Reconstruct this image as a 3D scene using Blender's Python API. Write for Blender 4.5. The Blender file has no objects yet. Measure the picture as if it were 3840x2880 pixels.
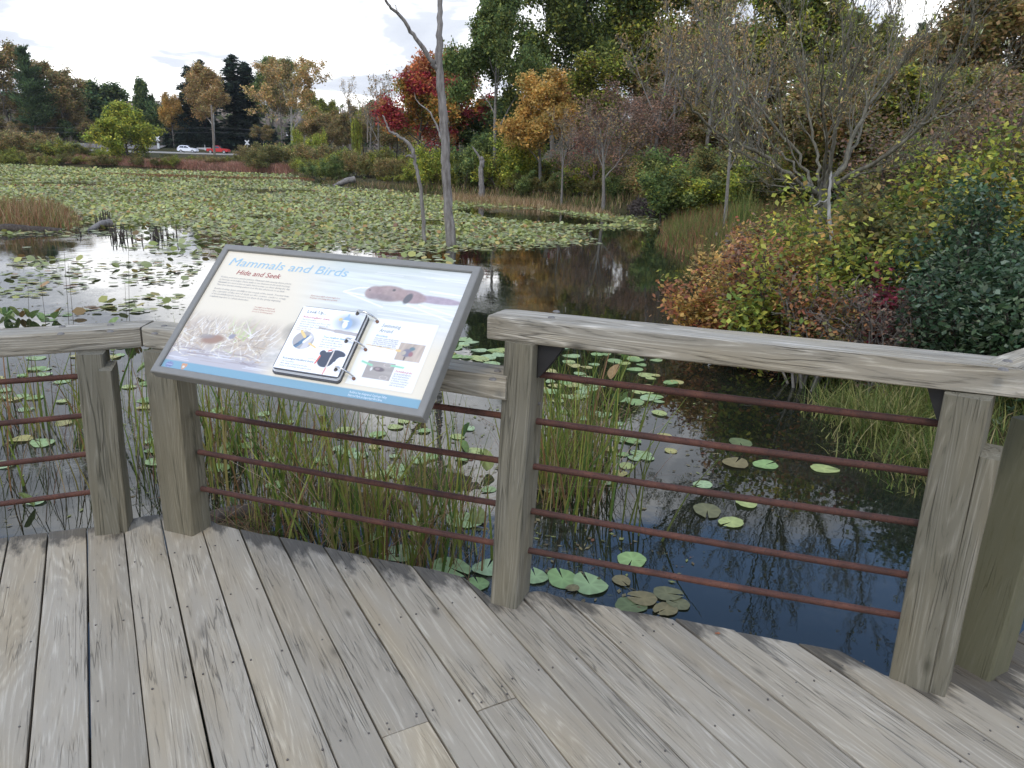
import bpy, math, random
import numpy as np
from mathutils import Vector, Matrix

# ------------------------------------------------------------------ scene, camera, world, sun, exposure
SC = bpy.context.scene
COL = SC.collection
EYE = np.array([0.0, 0.0, 1.58])          # deck boards are at z = 0
WATER = -0.70
FPX, ROLL, HOR = 2773.0, math.atan(0.03), 617.0
PITCH = math.atan((1440 - HOR) * math.cos(ROLL) / FPX)
_fw = np.array([0, math.cos(PITCH), -math.sin(PITCH)])
_u0 = np.array([0, math.sin(PITCH), math.cos(PITCH)])
_r0 = np.array([1.0, 0, 0])
_rt = _r0 * math.cos(ROLL) + _u0 * math.sin(ROLL)
_up = -_r0 * math.sin(ROLL) + _u0 * math.cos(ROLL)

cd = bpy.data.cameras.new('camera')
cam = bpy.data.objects.new('camera', cd)
COL.objects.link(cam)
m = Matrix(((_rt[0], _up[0], -_fw[0]), (_rt[1], _up[1], -_fw[1]), (_rt[2], _up[2], -_fw[2])))
cam.matrix_world = Matrix.Translation(Vector(EYE)) @ m.to_4x4()
cd.sensor_fit = 'HORIZONTAL'
cd.sensor_width = 36.0
cd.lens = 36.0 * FPX / 3840
cd.clip_start = 0.05
cd.clip_end = 6000
SC.camera = cam

SUN_EL, SUN_AZ = math.radians(52), math.radians(205)      # azimuth clockwise from +Y: behind the viewer, a little left
w = bpy.data.worlds.new('World')
SC.world = w
w.use_nodes = True
nt = w.node_tree
nt.nodes.clear()
def N(tree, typ, **kw):
    n = tree.nodes.new(typ)
    for k, v in kw.items():
        setattr(n, k, v)
    return n
def L(tree, a, b):
    tree.links.new(a, b)
def math_node(tree, op, a, b=None, c=None, clamp=False):
    n = N(tree, 'ShaderNodeMath', operation=op)
    n.use_clamp = clamp
    for i, v in enumerate((a, b, c)):
        if v is None:
            continue
        if isinstance(v, (int, float)):
            n.inputs[i].default_value = v
        else:
            L(tree, v, n.inputs[i])
    return n.outputs[0]
def ramp(tree, fac, stops, mode='LINEAR'):
    n = N(tree, 'ShaderNodeValToRGB')
    n.color_ramp.interpolation = mode
    e = n.color_ramp.elements
    while len(e) < len(stops):
        e.new(0.5)
    for el, (p, c) in zip(e, stops):
        el.position = p
        el.color = (c, c, c, 1) if isinstance(c, (int, float)) else (*c, 1)
    L(tree, fac, n.inputs[0])
    return n.outputs[0]
def noise(tree, vec, scale, detail=4, rough=0.5, dist=0.0, out=0):
    n = N(tree, 'ShaderNodeTexNoise')
    n.inputs['Scale'].default_value = scale
    n.inputs['Detail'].default_value = detail
    n.inputs['Roughness'].default_value = rough
    n.inputs['Distortion'].default_value = dist
    if vec is not None:
        L(tree, vec, n.inputs['Vector'])
    return n.outputs[out]
def vmath(tree, op, a, b):
    n = N(tree, 'ShaderNodeVectorMath', operation=op)
    for i, v in enumerate((a, b)):
        if isinstance(v, (tuple, list)):
            n.inputs[i].default_value = v
        else:
            L(tree, v, n.inputs[i])
    return n.outputs[0]
def mixc(tree, fac, a, b, blend='MIX'):
    n = N(tree, 'ShaderNodeMix', data_type='RGBA', blend_type=blend)
    for s, v in ((n.inputs[0], fac), (n.inputs[6], a), (n.inputs[7], b)):
        if isinstance(v, (int, float)):
            s.default_value = v
        elif isinstance(v, (tuple, list)):
            s.default_value = (*v, 1) if len(v) == 3 else v
        else:
            L(tree, v, s)
    return n.outputs[2]

out = N(nt, 'ShaderNodeOutputWorld')
sky = N(nt, 'ShaderNodeTexSky', sky_type='NISHITA')
sky.sun_disc = False
sky.sun_elevation = SUN_EL
sky.sun_rotation = SUN_AZ
sky.air_density = 1.0
sky.dust_density = 0.3
sky.ozone_density = 4.0
bg_sky = N(nt, 'ShaderNodeBackground')
bg_sky.inputs[1].default_value = 0.15
L(nt, sky.outputs[0], bg_sky.inputs[0])
tc = N(nt, 'ShaderNodeTexCoord')
sep = N(nt, 'ShaderNodeSeparateXYZ')
L(nt, tc.outputs['Generated'], sep.inputs[0])
zc = math_node(nt, 'MAXIMUM', sep.outputs[2], 0.0)
den = math_node(nt, 'ADD', zc, 0.16)
cx = math_node(nt, 'DIVIDE', sep.outputs[0], den)
cy = math_node(nt, 'DIVIDE', sep.outputs[1], den)
comb = N(nt, 'ShaderNodeCombineXYZ')
L(nt, cx, comb.inputs[0]); L(nt, cy, comb.inputs[1])
cn = noise(nt, comb.outputs[0], 1.15, 7, 0.55, 0.3)
# cover: banks of cloud towards the horizon all round, broken overhead
elev = ramp(nt, zc, [(0.0, 0.42), (0.39, 0.38), (0.48, 0.0), (0.66, 0.02), (0.85, 0.11), (1.0, 0.13)])
# ramps clamp to 0..1, so the cover is added as a value between 0 and 0.34
cov = math_node(nt, 'SUBTRACT', math_node(nt, 'ADD', cn, elev), 0.08)
mask = ramp(nt, cov, [(0.50, 0.0), (0.64, 1.0)], 'EASE')
cn2 = noise(nt, comb.outputs[0], 0.9, 5, 0.55, 0.4)
ccol = ramp(nt, cn2, [(0.36, (0.29, 0.312, 0.36)), (0.48, (0.35, 0.372, 0.415)), (0.575, (1.0, 1.0, 1.0))])
bg_cl = N(nt, 'ShaderNodeBackground')
bg_cl.inputs[1].default_value = 1.15
L(nt, ccol, bg_cl.inputs[0])
mx = N(nt, 'ShaderNodeMixShader')
L(nt, mask, mx.inputs[0]); L(nt, bg_sky.outputs[0], mx.inputs[1]); L(nt, bg_cl.outputs[0], mx.inputs[2])
L(nt, mx.outputs[0], out.inputs[0])

sd = bpy.data.lights.new('sun', 'SUN')
sd.energy = 0.55
sd.angle = math.radians(14)
sd.color = (1.0, 0.95, 0.87)
sun = bpy.data.objects.new('sun', sd)
COL.objects.link(sun)
_s = Vector((math.sin(SUN_AZ) * math.cos(SUN_EL), math.cos(SUN_AZ) * math.cos(SUN_EL), math.sin(SUN_EL)))
sun.rotation_euler = _s.to_track_quat('Z', 'Y').to_euler()
sun.location = (-5, -8, 12)

vs = SC.view_settings
vs.view_transform = 'Standard'
vs.look = 'None'
vs.exposure = 1.12
vs.gamma = 1.0
vs.use_curve_mapping = False
SC.render.engine = 'CYCLES'
SC.cycles.max_bounces = 8
SC.cycles.diffuse_bounces = 5
SC.cycles.transparent_max_bounces = 4
SC.cycles.use_adaptive_sampling = True
SC.cycles.use_denoising = True

# ------------------------------------------------------------------ helpers
def ray(px, py):
    return _fw + _rt * ((px - 1920) / FPX) - _up * ((py - 1440) / FPX)
def G(px, py, z=WATER):                    # where the sight line of a photo pixel meets the height z
    v = ray(px, py)
    return EYE + v * ((z - EYE[2]) / v[2])
def at(px, py, Y):                         # the point of that sight line at distance Y in front
    v = ray(px, py)
    return EYE + v * (Y / v[1])
def mpp(Y):                                # metres per photo pixel at distance Y
    return Y / FPX

def tag(o, label=None, cat=None, group=None, kind=None):
    for k, v in (('label', label), ('category', cat), ('group', group), ('kind', kind)):
        if v:
            o[k] = v
    return o
def empty(name, loc=(0, 0, 0), rz=0.0):
    o = bpy.data.objects.new(name, None)
    o.empty_display_size = 0.1
    COL.objects.link(o)
    o.location = loc
    o.rotation_euler = (0, 0, rz)
    return o
def link(name, me, parent=None, loc=(0, 0, 0), rot=(0, 0, 0), scale=(1, 1, 1)):
    o = bpy.data.objects.new(name, me)
    COL.objects.link(o)
    o.location = loc
    o.rotation_euler = rot
    o.scale = scale
    if parent is not None:
        o.parent = parent
    return o
def copy_tree(o, parent=None):
    c = o.copy()
    COL.objects.link(c)
    if parent is not None:
        c.parent = parent
    for ch in list(o.children):
        copy_tree(ch, c)
    return c

class MB:
    """collects vertices, faces and colours; mesh() makes one mesh of them"""
    def __init__(s):
        s.V, s.F, s.C, s.M, s.n = [], [], [], [], 0
    def add(s, V, F, C=(0.5, 0.5, 0.5), mat=0):
        V = np.asarray(V, float).reshape(-1, 3)
        F = np.asarray(F, int)
        C = np.asarray(C, float)
        if C.ndim == 1:
            C = np.tile(C, (len(V), 1))
        s.V.append(V); s.F.append(F + s.n); s.C.append(C); s.M.append(mat)
        s.n += len(V)
        return s
    def poly(s, V, C=(0.5, 0.5, 0.5), mat=0):
        return s.add(V, [list(range(len(V)))], C, mat)
    def box(s, lo, hi, C=(0.5, 0.5, 0.5), mat=0):
        x0, y0, z0 = lo; x1, y1, z1 = hi
        V = [(x0, y0, z0), (x1, y0, z0), (x1, y1, z0), (x0, y1, z0), (x0, y0, z1), (x1, y0, z1), (x1, y1, z1), (x0, y1, z1)]
        F = [(0, 3, 2, 1), (4, 5, 6, 7), (0, 1, 5, 4), (1, 2, 6, 5), (2, 3, 7, 6), (3, 0, 4, 7)]
        return s.add(V, F, C, mat)
    def mesh(s, name, mats, smooth=False):
        me = bpy.data.meshes.new(name)
        V = np.concatenate(s.V)
        C = np.concatenate(s.C)
        me.vertices.add(len(V))
        me.vertices.foreach_set('co', V.ravel())
        tot = np.concatenate([np.full(len(f), f.shape[1]) for f in s.F])
        idx = np.concatenate([f.ravel() for f in s.F])
        me.loops.add(len(idx))
        me.loops.foreach_set('vertex_index', idx.astype(np.int32))
        me.polygons.add(len(tot))
        st = np.zeros(len(tot), np.int32)
        st[1:] = np.cumsum(tot)[:-1]
        me.polygons.foreach_set('loop_start', st)
        me.polygons.foreach_set('loop_total', tot.astype(np.int32))
        mi = np.concatenate([np.full(len(f), k) for f, k in zip(s.F, s.M)]).astype(np.int32)
        for mt in (mats if isinstance(mats, (list, tuple)) else [mats]):
            me.materials.append(mt)
        me.polygons.foreach_set('material_index', mi)
        me.polygons.foreach_set('use_smooth', np.full(len(tot), bool(smooth)))
        a = me.color_attributes.new('Col', 'FLOAT_COLOR', 'POINT')
        a.data.foreach_set('color', np.hstack([C, np.ones((len(C), 1))]).ravel())
        me.update(calc_edges=True)
        return me
    def obj(s, name, mats, parent=None, smooth=False, **kw):
        return link(name, s.mesh(name, mats, smooth), parent, **kw)

def unit(v):
    v = np.asarray(v, float)
    return v / np.maximum(np.linalg.norm(v, axis=-1, keepdims=True), 1e-9)
def sweep(P, Rr, sides, closed_end=False):
    """P (M,K,3), Rr (M,K): M tubes of K rings"""
    P = np.asarray(P, float); Rr = np.asarray(Rr, float)
    if P.ndim == 2:
        P, Rr = P[None], Rr[None]
    M, K, _ = P.shape
    T = np.empty_like(P)
    T[:, 1:-1] = P[:, 2:] - P[:, :-2]
    T[:, 0] = P[:, 1] - P[:, 0]
    T[:, -1] = P[:, -1] - P[:, -2]
    T = unit(T)
    ref = np.where(np.abs(unit(P[:, -1] - P[:, 0])[:, 2:3]) > 0.85, np.array([[1.0, 0.13, 0]]), np.array([[0.05, 0.03, 1.0]]))
    A = unit(np.cross(T, ref[:, None, :]))
    B = np.cross(T, A)
    a = np.arange(sides) * 2 * math.pi / sides
    V = P[:, :, None, :] + Rr[:, :, None, None] * (A[:, :, None, :] * np.cos(a)[None, None, :, None] + B[:, :, None, :] * np.sin(a)[None, None, :, None])
    i = np.arange(M * K * sides).reshape(M, K, sides)
    nx = np.roll(i, -1, axis=2)
    F = np.stack([i[:, :-1], i[:, 1:], nx[:, 1:], nx[:, :-1]], -1).reshape(-1, 4)
    return V.reshape(-1, 3), F
def caps(V, F, K, sides):
    return [list(range(sides - 1, -1, -1)), list(range((K - 1) * sides, K * sides))]
def tube(mb, pts, rad, sides=8, C=(0.5, 0.5, 0.5), mat=0):
    pts = np.asarray(pts, float)
    rad = np.full(len(pts), rad) if np.isscalar(rad) else np.asarray(rad, float)
    V, F = sweep(pts, rad, sides)
    mb.add(V, F, C, mat)
    n0 = mb.n - len(V)
    mb.F.append(np.array(caps(V, F, len(pts), sides)) + n0); mb.M.append(mat)
    return mb
def smooth_path(pts, n, rng=None, jit=0.0):
    """Catmull-Rom through pts"""
    pts = np.asarray(pts, float)
    q = np.vstack([2 * pts[0] - pts[1], pts, 2 * pts[-1] - pts[-2]])
    t = np.linspace(0, len(pts) - 1 - 1e-6, n)
    k = t.astype(int); f = (t - k)[:, None]
    p0, p1, p2, p3 = q[k], q[k + 1], q[k + 2], q[k + 3]
    r = 0.5 * ((2 * p1) + (-p0 + p2) * f + (2 * p0 - 5 * p1 + 4 * p2 - p3) * f ** 2 + (-p0 + 3 * p1 - 3 * p2 + p3) * f ** 3)
    if rng is not None:
        r[1:-1] += rng.normal(0, jit, r[1:-1].shape)
    return r
def in_poly(X, Y, poly):
    poly = np.asarray(poly)[:, :2]
    c = np.zeros(X.shape, bool)
    for (x0, y0), (x1, y1) in zip(poly, np.roll(poly, -1, axis=0)):
        t = (y0 > Y) != (y1 > Y)
        with np.errstate(divide='ignore', invalid='ignore'):
            xi = (x1 - x0) * (Y - y0) / (y1 - y0 + 1e-12) + x0
        c ^= t & (X < xi)
    return c
def sdf(X, Y, poly):
    """distance to the outline, negative inside"""
    poly = np.asarray(poly)[:, :2]
    d = np.full(X.shape, 1e9)
    for a, b in zip(poly, np.roll(poly, -1, axis=0)):
        ab = b - a
        t = np.clip(((X - a[0]) * ab[0] + (Y - a[1]) * ab[1]) / (ab @ ab + 1e-12), 0, 1)
        d = np.minimum(d, np.hypot(X - a[0] - t * ab[0], Y - a[1] - t * ab[1]))
    return np.where(in_poly(X, Y, poly), -d, d)
def sstep(a, b, x):
    t = np.clip((x - a) / (b - a), 0, 1)
    return t * t * (3 - 2 * t)
def vnoise(X, Y, seed=0):
    """cheap smooth value noise in 0..1"""
    xi, yi = np.floor(X).astype(int), np.floor(Y).astype(int)
    fx, fy = X - xi, Y - yi
    fx, fy = fx * fx * (3 - 2 * fx), fy * fy * (3 - 2 * fy)
    def h(a, b):
        n = (a * 374761393 + b * 668265263 + seed * 974711) & 0x7fffffff
        n = ((n ^ (n >> 13)) * 1274126177) & 0x7fffffff
        return ((n ^ (n >> 16)) & 0xffff) / 65535.0
    return (h(xi, yi) * (1 - fx) + h(xi + 1, yi) * fx) * (1 - fy) + (h(xi, yi + 1) * (1 - fx) + h(xi + 1, yi + 1) * fx) * fy
def fbm(X, Y, seed=0, o=3):
    s, a, tot = 0, 1.0, 0
    for k in range(o):
        s = s + a * vnoise(X * 2 ** k, Y * 2 ** k, seed + k); tot += a; a *= 0.5
    return s / tot

# ------------------------------------------------------------------ materials
def new_mat(name):
    mt = bpy.data.materials.new(name)
    mt.use_nodes = True
    t = mt.node_tree
    p = t.nodes['Principled BSDF']
    return mt, t, p
def simple(name, col, rough=0.6, metal=0.0, spec=0.5, var=0.0, scale=20):
    mt, t, p = new_mat(name)
    p.inputs['Roughness'].default_value = rough
    p.inputs['Metallic'].default_value = metal
    p.inputs['Specular IOR Level'].default_value = spec
    if var:
        tcn = N(t, 'ShaderNodeTexCoord')
        n = noise(t, tcn.outputs['Object'], scale, 5, 0.6)
        L(t, ramp(t, n, [(0.3, tuple(c * (1 - var) for c in col)), (0.7, tuple(min(1, c * (1 + var)) for c in col))]), p.inputs['Base Color'])
    else:
        p.inputs['Base Color'].default_value = (*col, 1)
    return mt
def leaf_mat(name, rough=0.55, trans=0.42, spec=0.35, gain=1.6):
    mt, t, p = new_mat(name)
    a = N(t, 'ShaderNodeVertexColor', layer_name='Col')
    a = mixc(t, 1.0, a.outputs[0], (gain, gain, gain), 'MULTIPLY')
    L(t, a, p.inputs['Base Color'])
    p.inputs['Roughness'].default_value = rough
    p.inputs['Specular IOR Level'].default_value = spec
    if trans:
        tr = N(t, 'ShaderNodeBsdfTranslucent')
        L(t, a, tr.inputs[0])
        mxs = N(t, 'ShaderNodeMixShader')
        mxs.inputs[0].default_value = trans
        L(t, p.outputs[0], mxs.inputs[1]); L(t, tr.outputs[0], mxs.inputs[2])
        L(t, mxs.outputs[0], t.nodes['Material Output'].inputs[0])
    return mt
LEAF = leaf_mat('leaf', 0.6, 0.5, 0.2, 3.1)
LEAFN = leaf_mat('bush_leaf', 0.5, 0.45, 0.3, 2.6)
PADM = leaf_mat('pad_leaf', 0.5, 0.2, 0.3, 1.55)
GRASS = leaf_mat('grass_blade', 0.6, 0.35, 0.25, 1.6)

def bark(name, c0, c1, scale=6):
    mt, t, p = new_mat(name)
    tcn = N(t, 'ShaderNodeTexCoord')
    v = vmath(t, 'MULTIPLY', tcn.outputs['Object'], (1.0, 1.0, 0.22))
    n = noise(t, v, scale * 4, 5, 0.65)
    n2 = noise(t, tcn.outputs['Object'], scale * 0.4, 3, 0.5)
    c = ramp(t, n, [(0.32, c0), (0.66, c1)])
    c = mixc(t, math_node(t, 'MULTIPLY', n2, 0.5), c, tuple(0.5 * x for x in c0))
    L(t, c, p.inputs['Base Color'])
    p.inputs['Roughness'].default_value = 0.9
    p.inputs['Specular IOR Level'].default_value = 0.1
    b = N(t, 'ShaderNodeBump')
    b.inputs['Strength'].default_value = 0.6
    b.inputs['Distance'].default_value = 0.02
    L(t, n, b.inputs['Height']); L(t, b.outputs[0], p.inputs['Normal'])
    return mt
BARK_BROWN = bark('bark_brown', (0.05, 0.04, 0.033), (0.15, 0.125, 0.105))
BARK_GREY = bark('bark_grey', (0.13, 0.117, 0.098), (0.34, 0.31, 0.265))
BARK_PALE = bark('bark_pale', (0.26, 0.25, 0.22), (0.62, 0.60, 0.55), 3)
BARK_DEAD = bark('bark_dead', (0.14, 0.122, 0.105), (0.37, 0.34, 0.305), 3)
BARK_WILLOW = bark('bark_willow', (0.095, 0.085, 0.06), (0.28, 0.258, 0.195), 5)
TWIG_RED = bark('twig_red', (0.11, 0.085, 0.07), (0.25, 0.20, 0.17), 8)

def wood(name, dark, mid, lite, grime=0.0, moss=0.0, rough=0.8, tone=0.16, ring=0.17, check=1.0):
    """weathered timber whose grain runs along the local X axis"""
    mt, t, p = new_mat(name)
    tcn = N(t, 'ShaderNodeTexCoord')
    oi = N(t, 'ShaderNodeObjectInfo')
    off = N(t, 'ShaderNodeCombineXYZ')
    L(t, math_node(t, 'MULTIPLY', oi.outputs['Random'], 37.0), off.inputs[0])
    L(t, math_node(t, 'MULTIPLY', oi.outputs['Random'], 91.0), off.inputs[1])
    L(t, math_node(t, 'MULTIPLY', oi.outputs['Random'], 13.0), off.inputs[2])
    P = vmath(t, 'ADD', tcn.outputs['Object'], off.outputs[0])
    # cathedral figure: contour lines of a stretched noise
    nb = noise(t, vmath(t, 'MULTIPLY', P, (0.55, 7.5, 7.5)), 1.0, 2, 0.4, 0.25)
    rings = math_node(t, 'FRACT', math_node(t, 'MULTIPLY', nb, 26.0))
    rings = math_node(t, 'ABSOLUTE', math_node(t, 'SUBTRACT', rings, 0.5))
    rings = math_node(t, 'MULTIPLY', rings, 2.0)
    fine = noise(t, vmath(t, 'MULTIPLY', P, (3.2, 100.0, 100.0)), 1.0, 6, 0.8)
    mott = noise(t, vmath(t, 'MULTIPLY', P, (3.0, 9.0, 9.0)), 1.0, 4, 0.6)
    g = math_node(t, 'ADD', math_node(t, 'MULTIPLY', rings, ring), math_node(t, 'MULTIPLY', fine, 1.0 - ring))
    g = math_node(t, 'ADD', g, math_node(t, 'MULTIPLY', math_node(t, 'SUBTRACT', mott, 0.5), 0.3))
    c = ramp(t, g, [(0.27, dark), (0.41, mid), (0.54, mid), (0.70, lite)])
    # yellower and greyer drifts along each piece
    dr = noise(t, vmath(t, 'MULTIPLY', P, (1.3, 7.0, 7.0)), 1.0, 3, 0.5)
    c = mixc(t, ramp(t, dr, [(0.45, 0.0), (0.68, 0.55)]), c, mixc(t, 1.0, c, (1.0, 0.90, 0.72), 'MULTIPLY'))
    dr2 = noise(t, vmath(t, 'MULTIPLY', P, (1.7, 11.0, 11.0)), 0.8, 3, 0.5)
    c = mixc(t, ramp(t, dr2, [(0.50, 0.0), (0.7, 0.35)]), c, mixc(t, 1.0, c, (0.70, 0.70, 0.70), 'MULTIPLY'))
    # each piece its own tone and hue
    hu = math_node(t, 'FRACT', math_node(t, 'MULTIPLY', oi.outputs['Random'], 29.7))
    c = mixc(t, math_node(t, 'MULTIPLY', hu, 0.4), c, mixc(t, 1.0, c, (1.02, 0.97, 0.86), 'MULTIPLY'))
    tv = math_node(t, 'ADD', math_node(t, 'MULTIPLY', math_node(t, 'FRACT', math_node(t, 'MULTIPLY', oi.outputs['Random'], 17.3)), 2 * tone), 1.0 - tone)
    cv = N(t, 'ShaderNodeCombineColor')
    for k in range(3):
        L(t, tv, cv.inputs[k])
    c = mixc(t, 1.0, c, cv.outputs[0], 'MULTIPLY')
    # drying checks: thin contour lines of stretched noises, broken along their length
    ck = []
    for sc_, wd, thr in (((0.8, 30.0, 30.0), 0.0065 * check, 0.50), ((0.45, 11.0, 11.0), 0.005 * check, 0.48 - 0.06 * (check - 1)), ((1.6, 52.0, 52.0), 0.007, 0.52)):
        a = noise(t, vmath(t, 'MULTIPLY', P, sc_), 1.0, 3, 0.5, 0.1)
        a = math_node(t, 'ABSOLUTE', math_node(t, 'SUBTRACT', a, 0.5))
        a = ramp(t, a, [(0.0, 1.0), (wd, 0.0)])
        gate = noise(t, vmath(t, 'MULTIPLY', P, (2.6, 8.0, 8.0)), 1.0, 2)
        a = math_node(t, 'MULTIPLY', a, ramp(t, gate, [(thr, 0.0), (thr + 0.1, 1.0)]))
        ck.append(a)
    crack = math_node(t, 'MAXIMUM', math_node(t, 'MAXIMUM', ck[0], ck[1]), math_node(t, 'MULTIPLY', ck[2], 0.5))
    c = mixc(t, math_node(t, 'MULTIPLY', crack, 0.6), c, tuple(0.30 * x for x in dark))
    # knots
    vo = N(t, 'ShaderNodeTexVoronoi')
    L(t, vmath(t, 'MULTIPLY', P, (2.0, 5.2, 5.2)), vo.inputs['Vector'])
    vo.inputs['Scale'].default_value = 1.0
    kn = ramp(t, vo.outputs['Distance'], [(0.022, 1.0), (0.05, 0.5), (0.095, 0.0)])
    c = mixc(t, math_node(t, 'MULTIPLY', kn, 0.75), c, tuple(0.62 * x for x in dark))
    sx = N(t, 'ShaderNodeSeparateXYZ')
    L(t, tcn.outputs['Object'], sx.inputs[0])
    if grime:      # black weathering of the board ends over the water
        gn = noise(t, vmath(t, 'MULTIPLY', P, (5.0, 16.0, 16.0)), 1.0, 4, 0.65)
        e = math_node(t, 'ADD', math_node(t, 'MULTIPLY', sx.outputs[0], -1.75), math_node(t, 'ADD', gn, math_node(t, 'MULTIPLY', oi.outputs['Random'], 0.3)))
        c = mixc(t, math_node(t, 'MULTIPLY', ramp(t, e, [(0.82, 1.0), (1.36, 0.0)]), grime), c, mixc(t, 1.0, c, (0.27, 0.275, 0.29), 'MULTIPLY'))
    if moss:       # green algae on the lower part of a post (local X = height)
        gn = noise(t, vmath(t, 'MULTIPLY', P, (3.0, 10.0, 10.0)), 1.0, 4, 0.6)
        e = math_node(t, 'ADD', math_node(t, 'MULTIPLY', sx.outputs[0], 0.9), math_node(t, 'MULTIPLY', gn, 1.0))
        c = mixc(t, math_node(t, 'MULTIPLY', ramp(t, e, [(1.10, 1.0), (1.62, 0.0)]), moss), c, (0.15, 0.14, 0.045))
        c = mixc(t, math_node(t, 'MULTIPLY', ramp(t, e, [(1.05, 1.0), (1.3, 0.0)]), 0.5), c, (0.05, 0.05, 0.035))
    L(t, c, p.inputs['Base Color'])
    p.inputs['Roughness'].default_value = rough
    p.inputs['Specular IOR Level'].default_value = 0.2
    h = math_node(t, 'SUBTRACT', math_node(t, 'MULTIPLY', g, 0.5), crack)
    b = N(t, 'ShaderNodeBump')
    b.inputs['Strength'].default_value = 0.75
    b.inputs['Distance'].default_value = 0.004
    L(t, h, b.inputs['Height']); L(t, b.outputs[0], p.inputs['Normal'])
    return mt
WOOD_DECK = wood('deck_board', (0.175, 0.152, 0.115), (0.335, 0.296, 0.230), (0.470, 0.423, 0.340), grime=0.95, tone=0.11)
WOOD_DECK2 = wood('inner_deck_board', (0.175, 0.152, 0.115), (0.335, 0.296, 0.230), (0.470, 0.423, 0.340))
WOOD_RAIL = wood('rail_timber', (0.105, 0.094, 0.072), (0.315, 0.287, 0.230), (0.540, 0.500, 0.420), tone=0.08, ring=0.26, check=1.9)
WOOD_POST = wood('post_timber', (0.110, 0.102, 0.078), (0.325, 0.296, 0.232), (0.510, 0.470, 0.385), moss=0.11, tone=0.08, ring=0.22, check=1.9)
WOOD_MOSS = wood('mossy_post_timber', (0.13, 0.122, 0.108), (0.33, 0.31, 0.275), (0.50, 0.475, 0.43), moss=0.7, tone=0.05)
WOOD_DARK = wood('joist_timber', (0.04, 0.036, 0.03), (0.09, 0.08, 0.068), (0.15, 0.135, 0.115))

def rust_mat():
    mt, t, p = new_mat('rusty_steel')
    tcn = N(t, 'ShaderNodeTexCoord')
    n = noise(t, tcn.outputs['Object'], 9, 5, 0.65)
    sp = noise(t, tcn.outputs['Object'], 160, 3, 0.6)
    c = ramp(t, n, [(0.35, (0.06, 0.028, 0.020)), (0.53, (0.092, 0.038, 0.026)), (0.72, (0.15, 0.06, 0.036))])
    c = mixc(t, ramp(t, sp, [(0.56, 0.0), (0.64, 0.8)]), c, (0.035, 0.02, 0.018))
    L(t, c, p.inputs['Base Color'])
    p.inputs['Roughness'].default_value = 0.7
    p.inputs['Specular IOR Level'].default_value = 0.3
    b = N(t, 'ShaderNodeBump'); b.inputs['Strength'].default_value = 0.5; b.inputs['Distance'].default_value = 0.002
    L(t, sp, b.inputs['Height']); L(t, b.outputs[0], p.inputs['Normal'])
    return mt
RUST = rust_mat()
FRAME = simple('sign_frame_paint', (0.215, 0.208, 0.185), 0.5, 0, 0.4, 0.06, 30)
STEEL = simple('ring_steel', (0.62, 0.60, 0.57), 0.25, 1.0)
BOLT = simple('bolt_zinc', (0.19, 0.175, 0.155), 0.7, 0.3, 0.3, 0.25, 60)
NAIL = simple('nail_head', (0.115, 0.10, 0.085), 0.65, 0.3)
BRACKET = simple('bracket_steel', (0.03, 0.028, 0.026), 0.6, 0.4)
BLACKPL = simple('binder_edge', (0.075, 0.075, 0.08), 0.5)

def print_mat():
    mt, t, p = new_mat('panel_print')
    a = N(t, 'ShaderNodeVertexColor', layer_name='Col')
    L(t, a.outputs[0], p.inputs['Base Color'])
    p.inputs['Roughness'].default_value = 0.32
    p.inputs['Specular IOR Level'].default_value = 0.45
    return mt
PRINT = print_mat()
_ink = {}
def ink(col):
    k = tuple(round(c, 3) for c in col)
    if k not in _ink:
        _ink[k] = simple('print_ink', col, 0.4, 0, 0.4)
    return _ink[k]

def water_mat():
    mt, t, p = new_mat('pond_water')
    g = N(t, 'ShaderNodeNewGeometry')
    pos = g.outputs['Position']
    # film of algae and silt on the surface, in drifts
    f1 = noise(t, pos, 0.55, 3, 0.5, 0.4)
    f2 = noise(t, pos, 7.0, 6, 0.75, 0.8)
    f3 = noise(t, pos, 38.0, 4, 0.7)
    drift = math_node(t, 'ADD', math_node(t, 'MULTIPLY', f1, 0.75), math_node(t, 'MULTIPLY', f2, 0.5))
    film = math_node(t, 'MULTIPLY', ramp(t, drift, [(0.615, 0.0), (0.76, 1.0)]), ramp(t, f3, [(0.36, 0.0), (0.60, 1.0)]))
    sxp = N(t, 'ShaderNodeSeparateXYZ')
    L(t, pos, sxp.inputs[0])
    # the scum has drifted to the left, sheltered side
    lee = ramp(t, math_node(t, 'MULTIPLY_ADD', sxp.outputs[0], -0.5, 0.4), [(0.0, 0.12), (0.6, 1.0)])
    film = math_node(t, 'MULTIPLY', math_node(t, 'MULTIPLY', film, lee), 0.6)
    c = mixc(t, film, (0.010, 0.012, 0.007), mixc(t, f2, (0.09, 0.08, 0.045), (0.30, 0.29, 0.245)))
    L(t, c, p.inputs['Base Color'])
    L(t, math_node(t, 'ADD', math_node(t, 'MULTIPLY', film, 0.4), 0.015), p.inputs['Roughness'])
    p.inputs['IOR'].default_value = 1.52
    wv = noise(t, pos, 5.0, 3, 0.5)
    wv2 = noise(t, pos, 0.9, 2, 0.5)
    h = math_node(t, 'ADD', math_node(t, 'MULTIPLY', wv, 0.35), wv2)
    b = N(t, 'ShaderNodeBump'); b.inputs['Strength'].default_value = 0.10; b.inputs['Distance'].default_value = 0.02
    L(t, h, b.inputs['Height']); L(t, b.outputs[0], p.inputs['Normal'])
    return mt
WATERM = water_mat()
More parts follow.
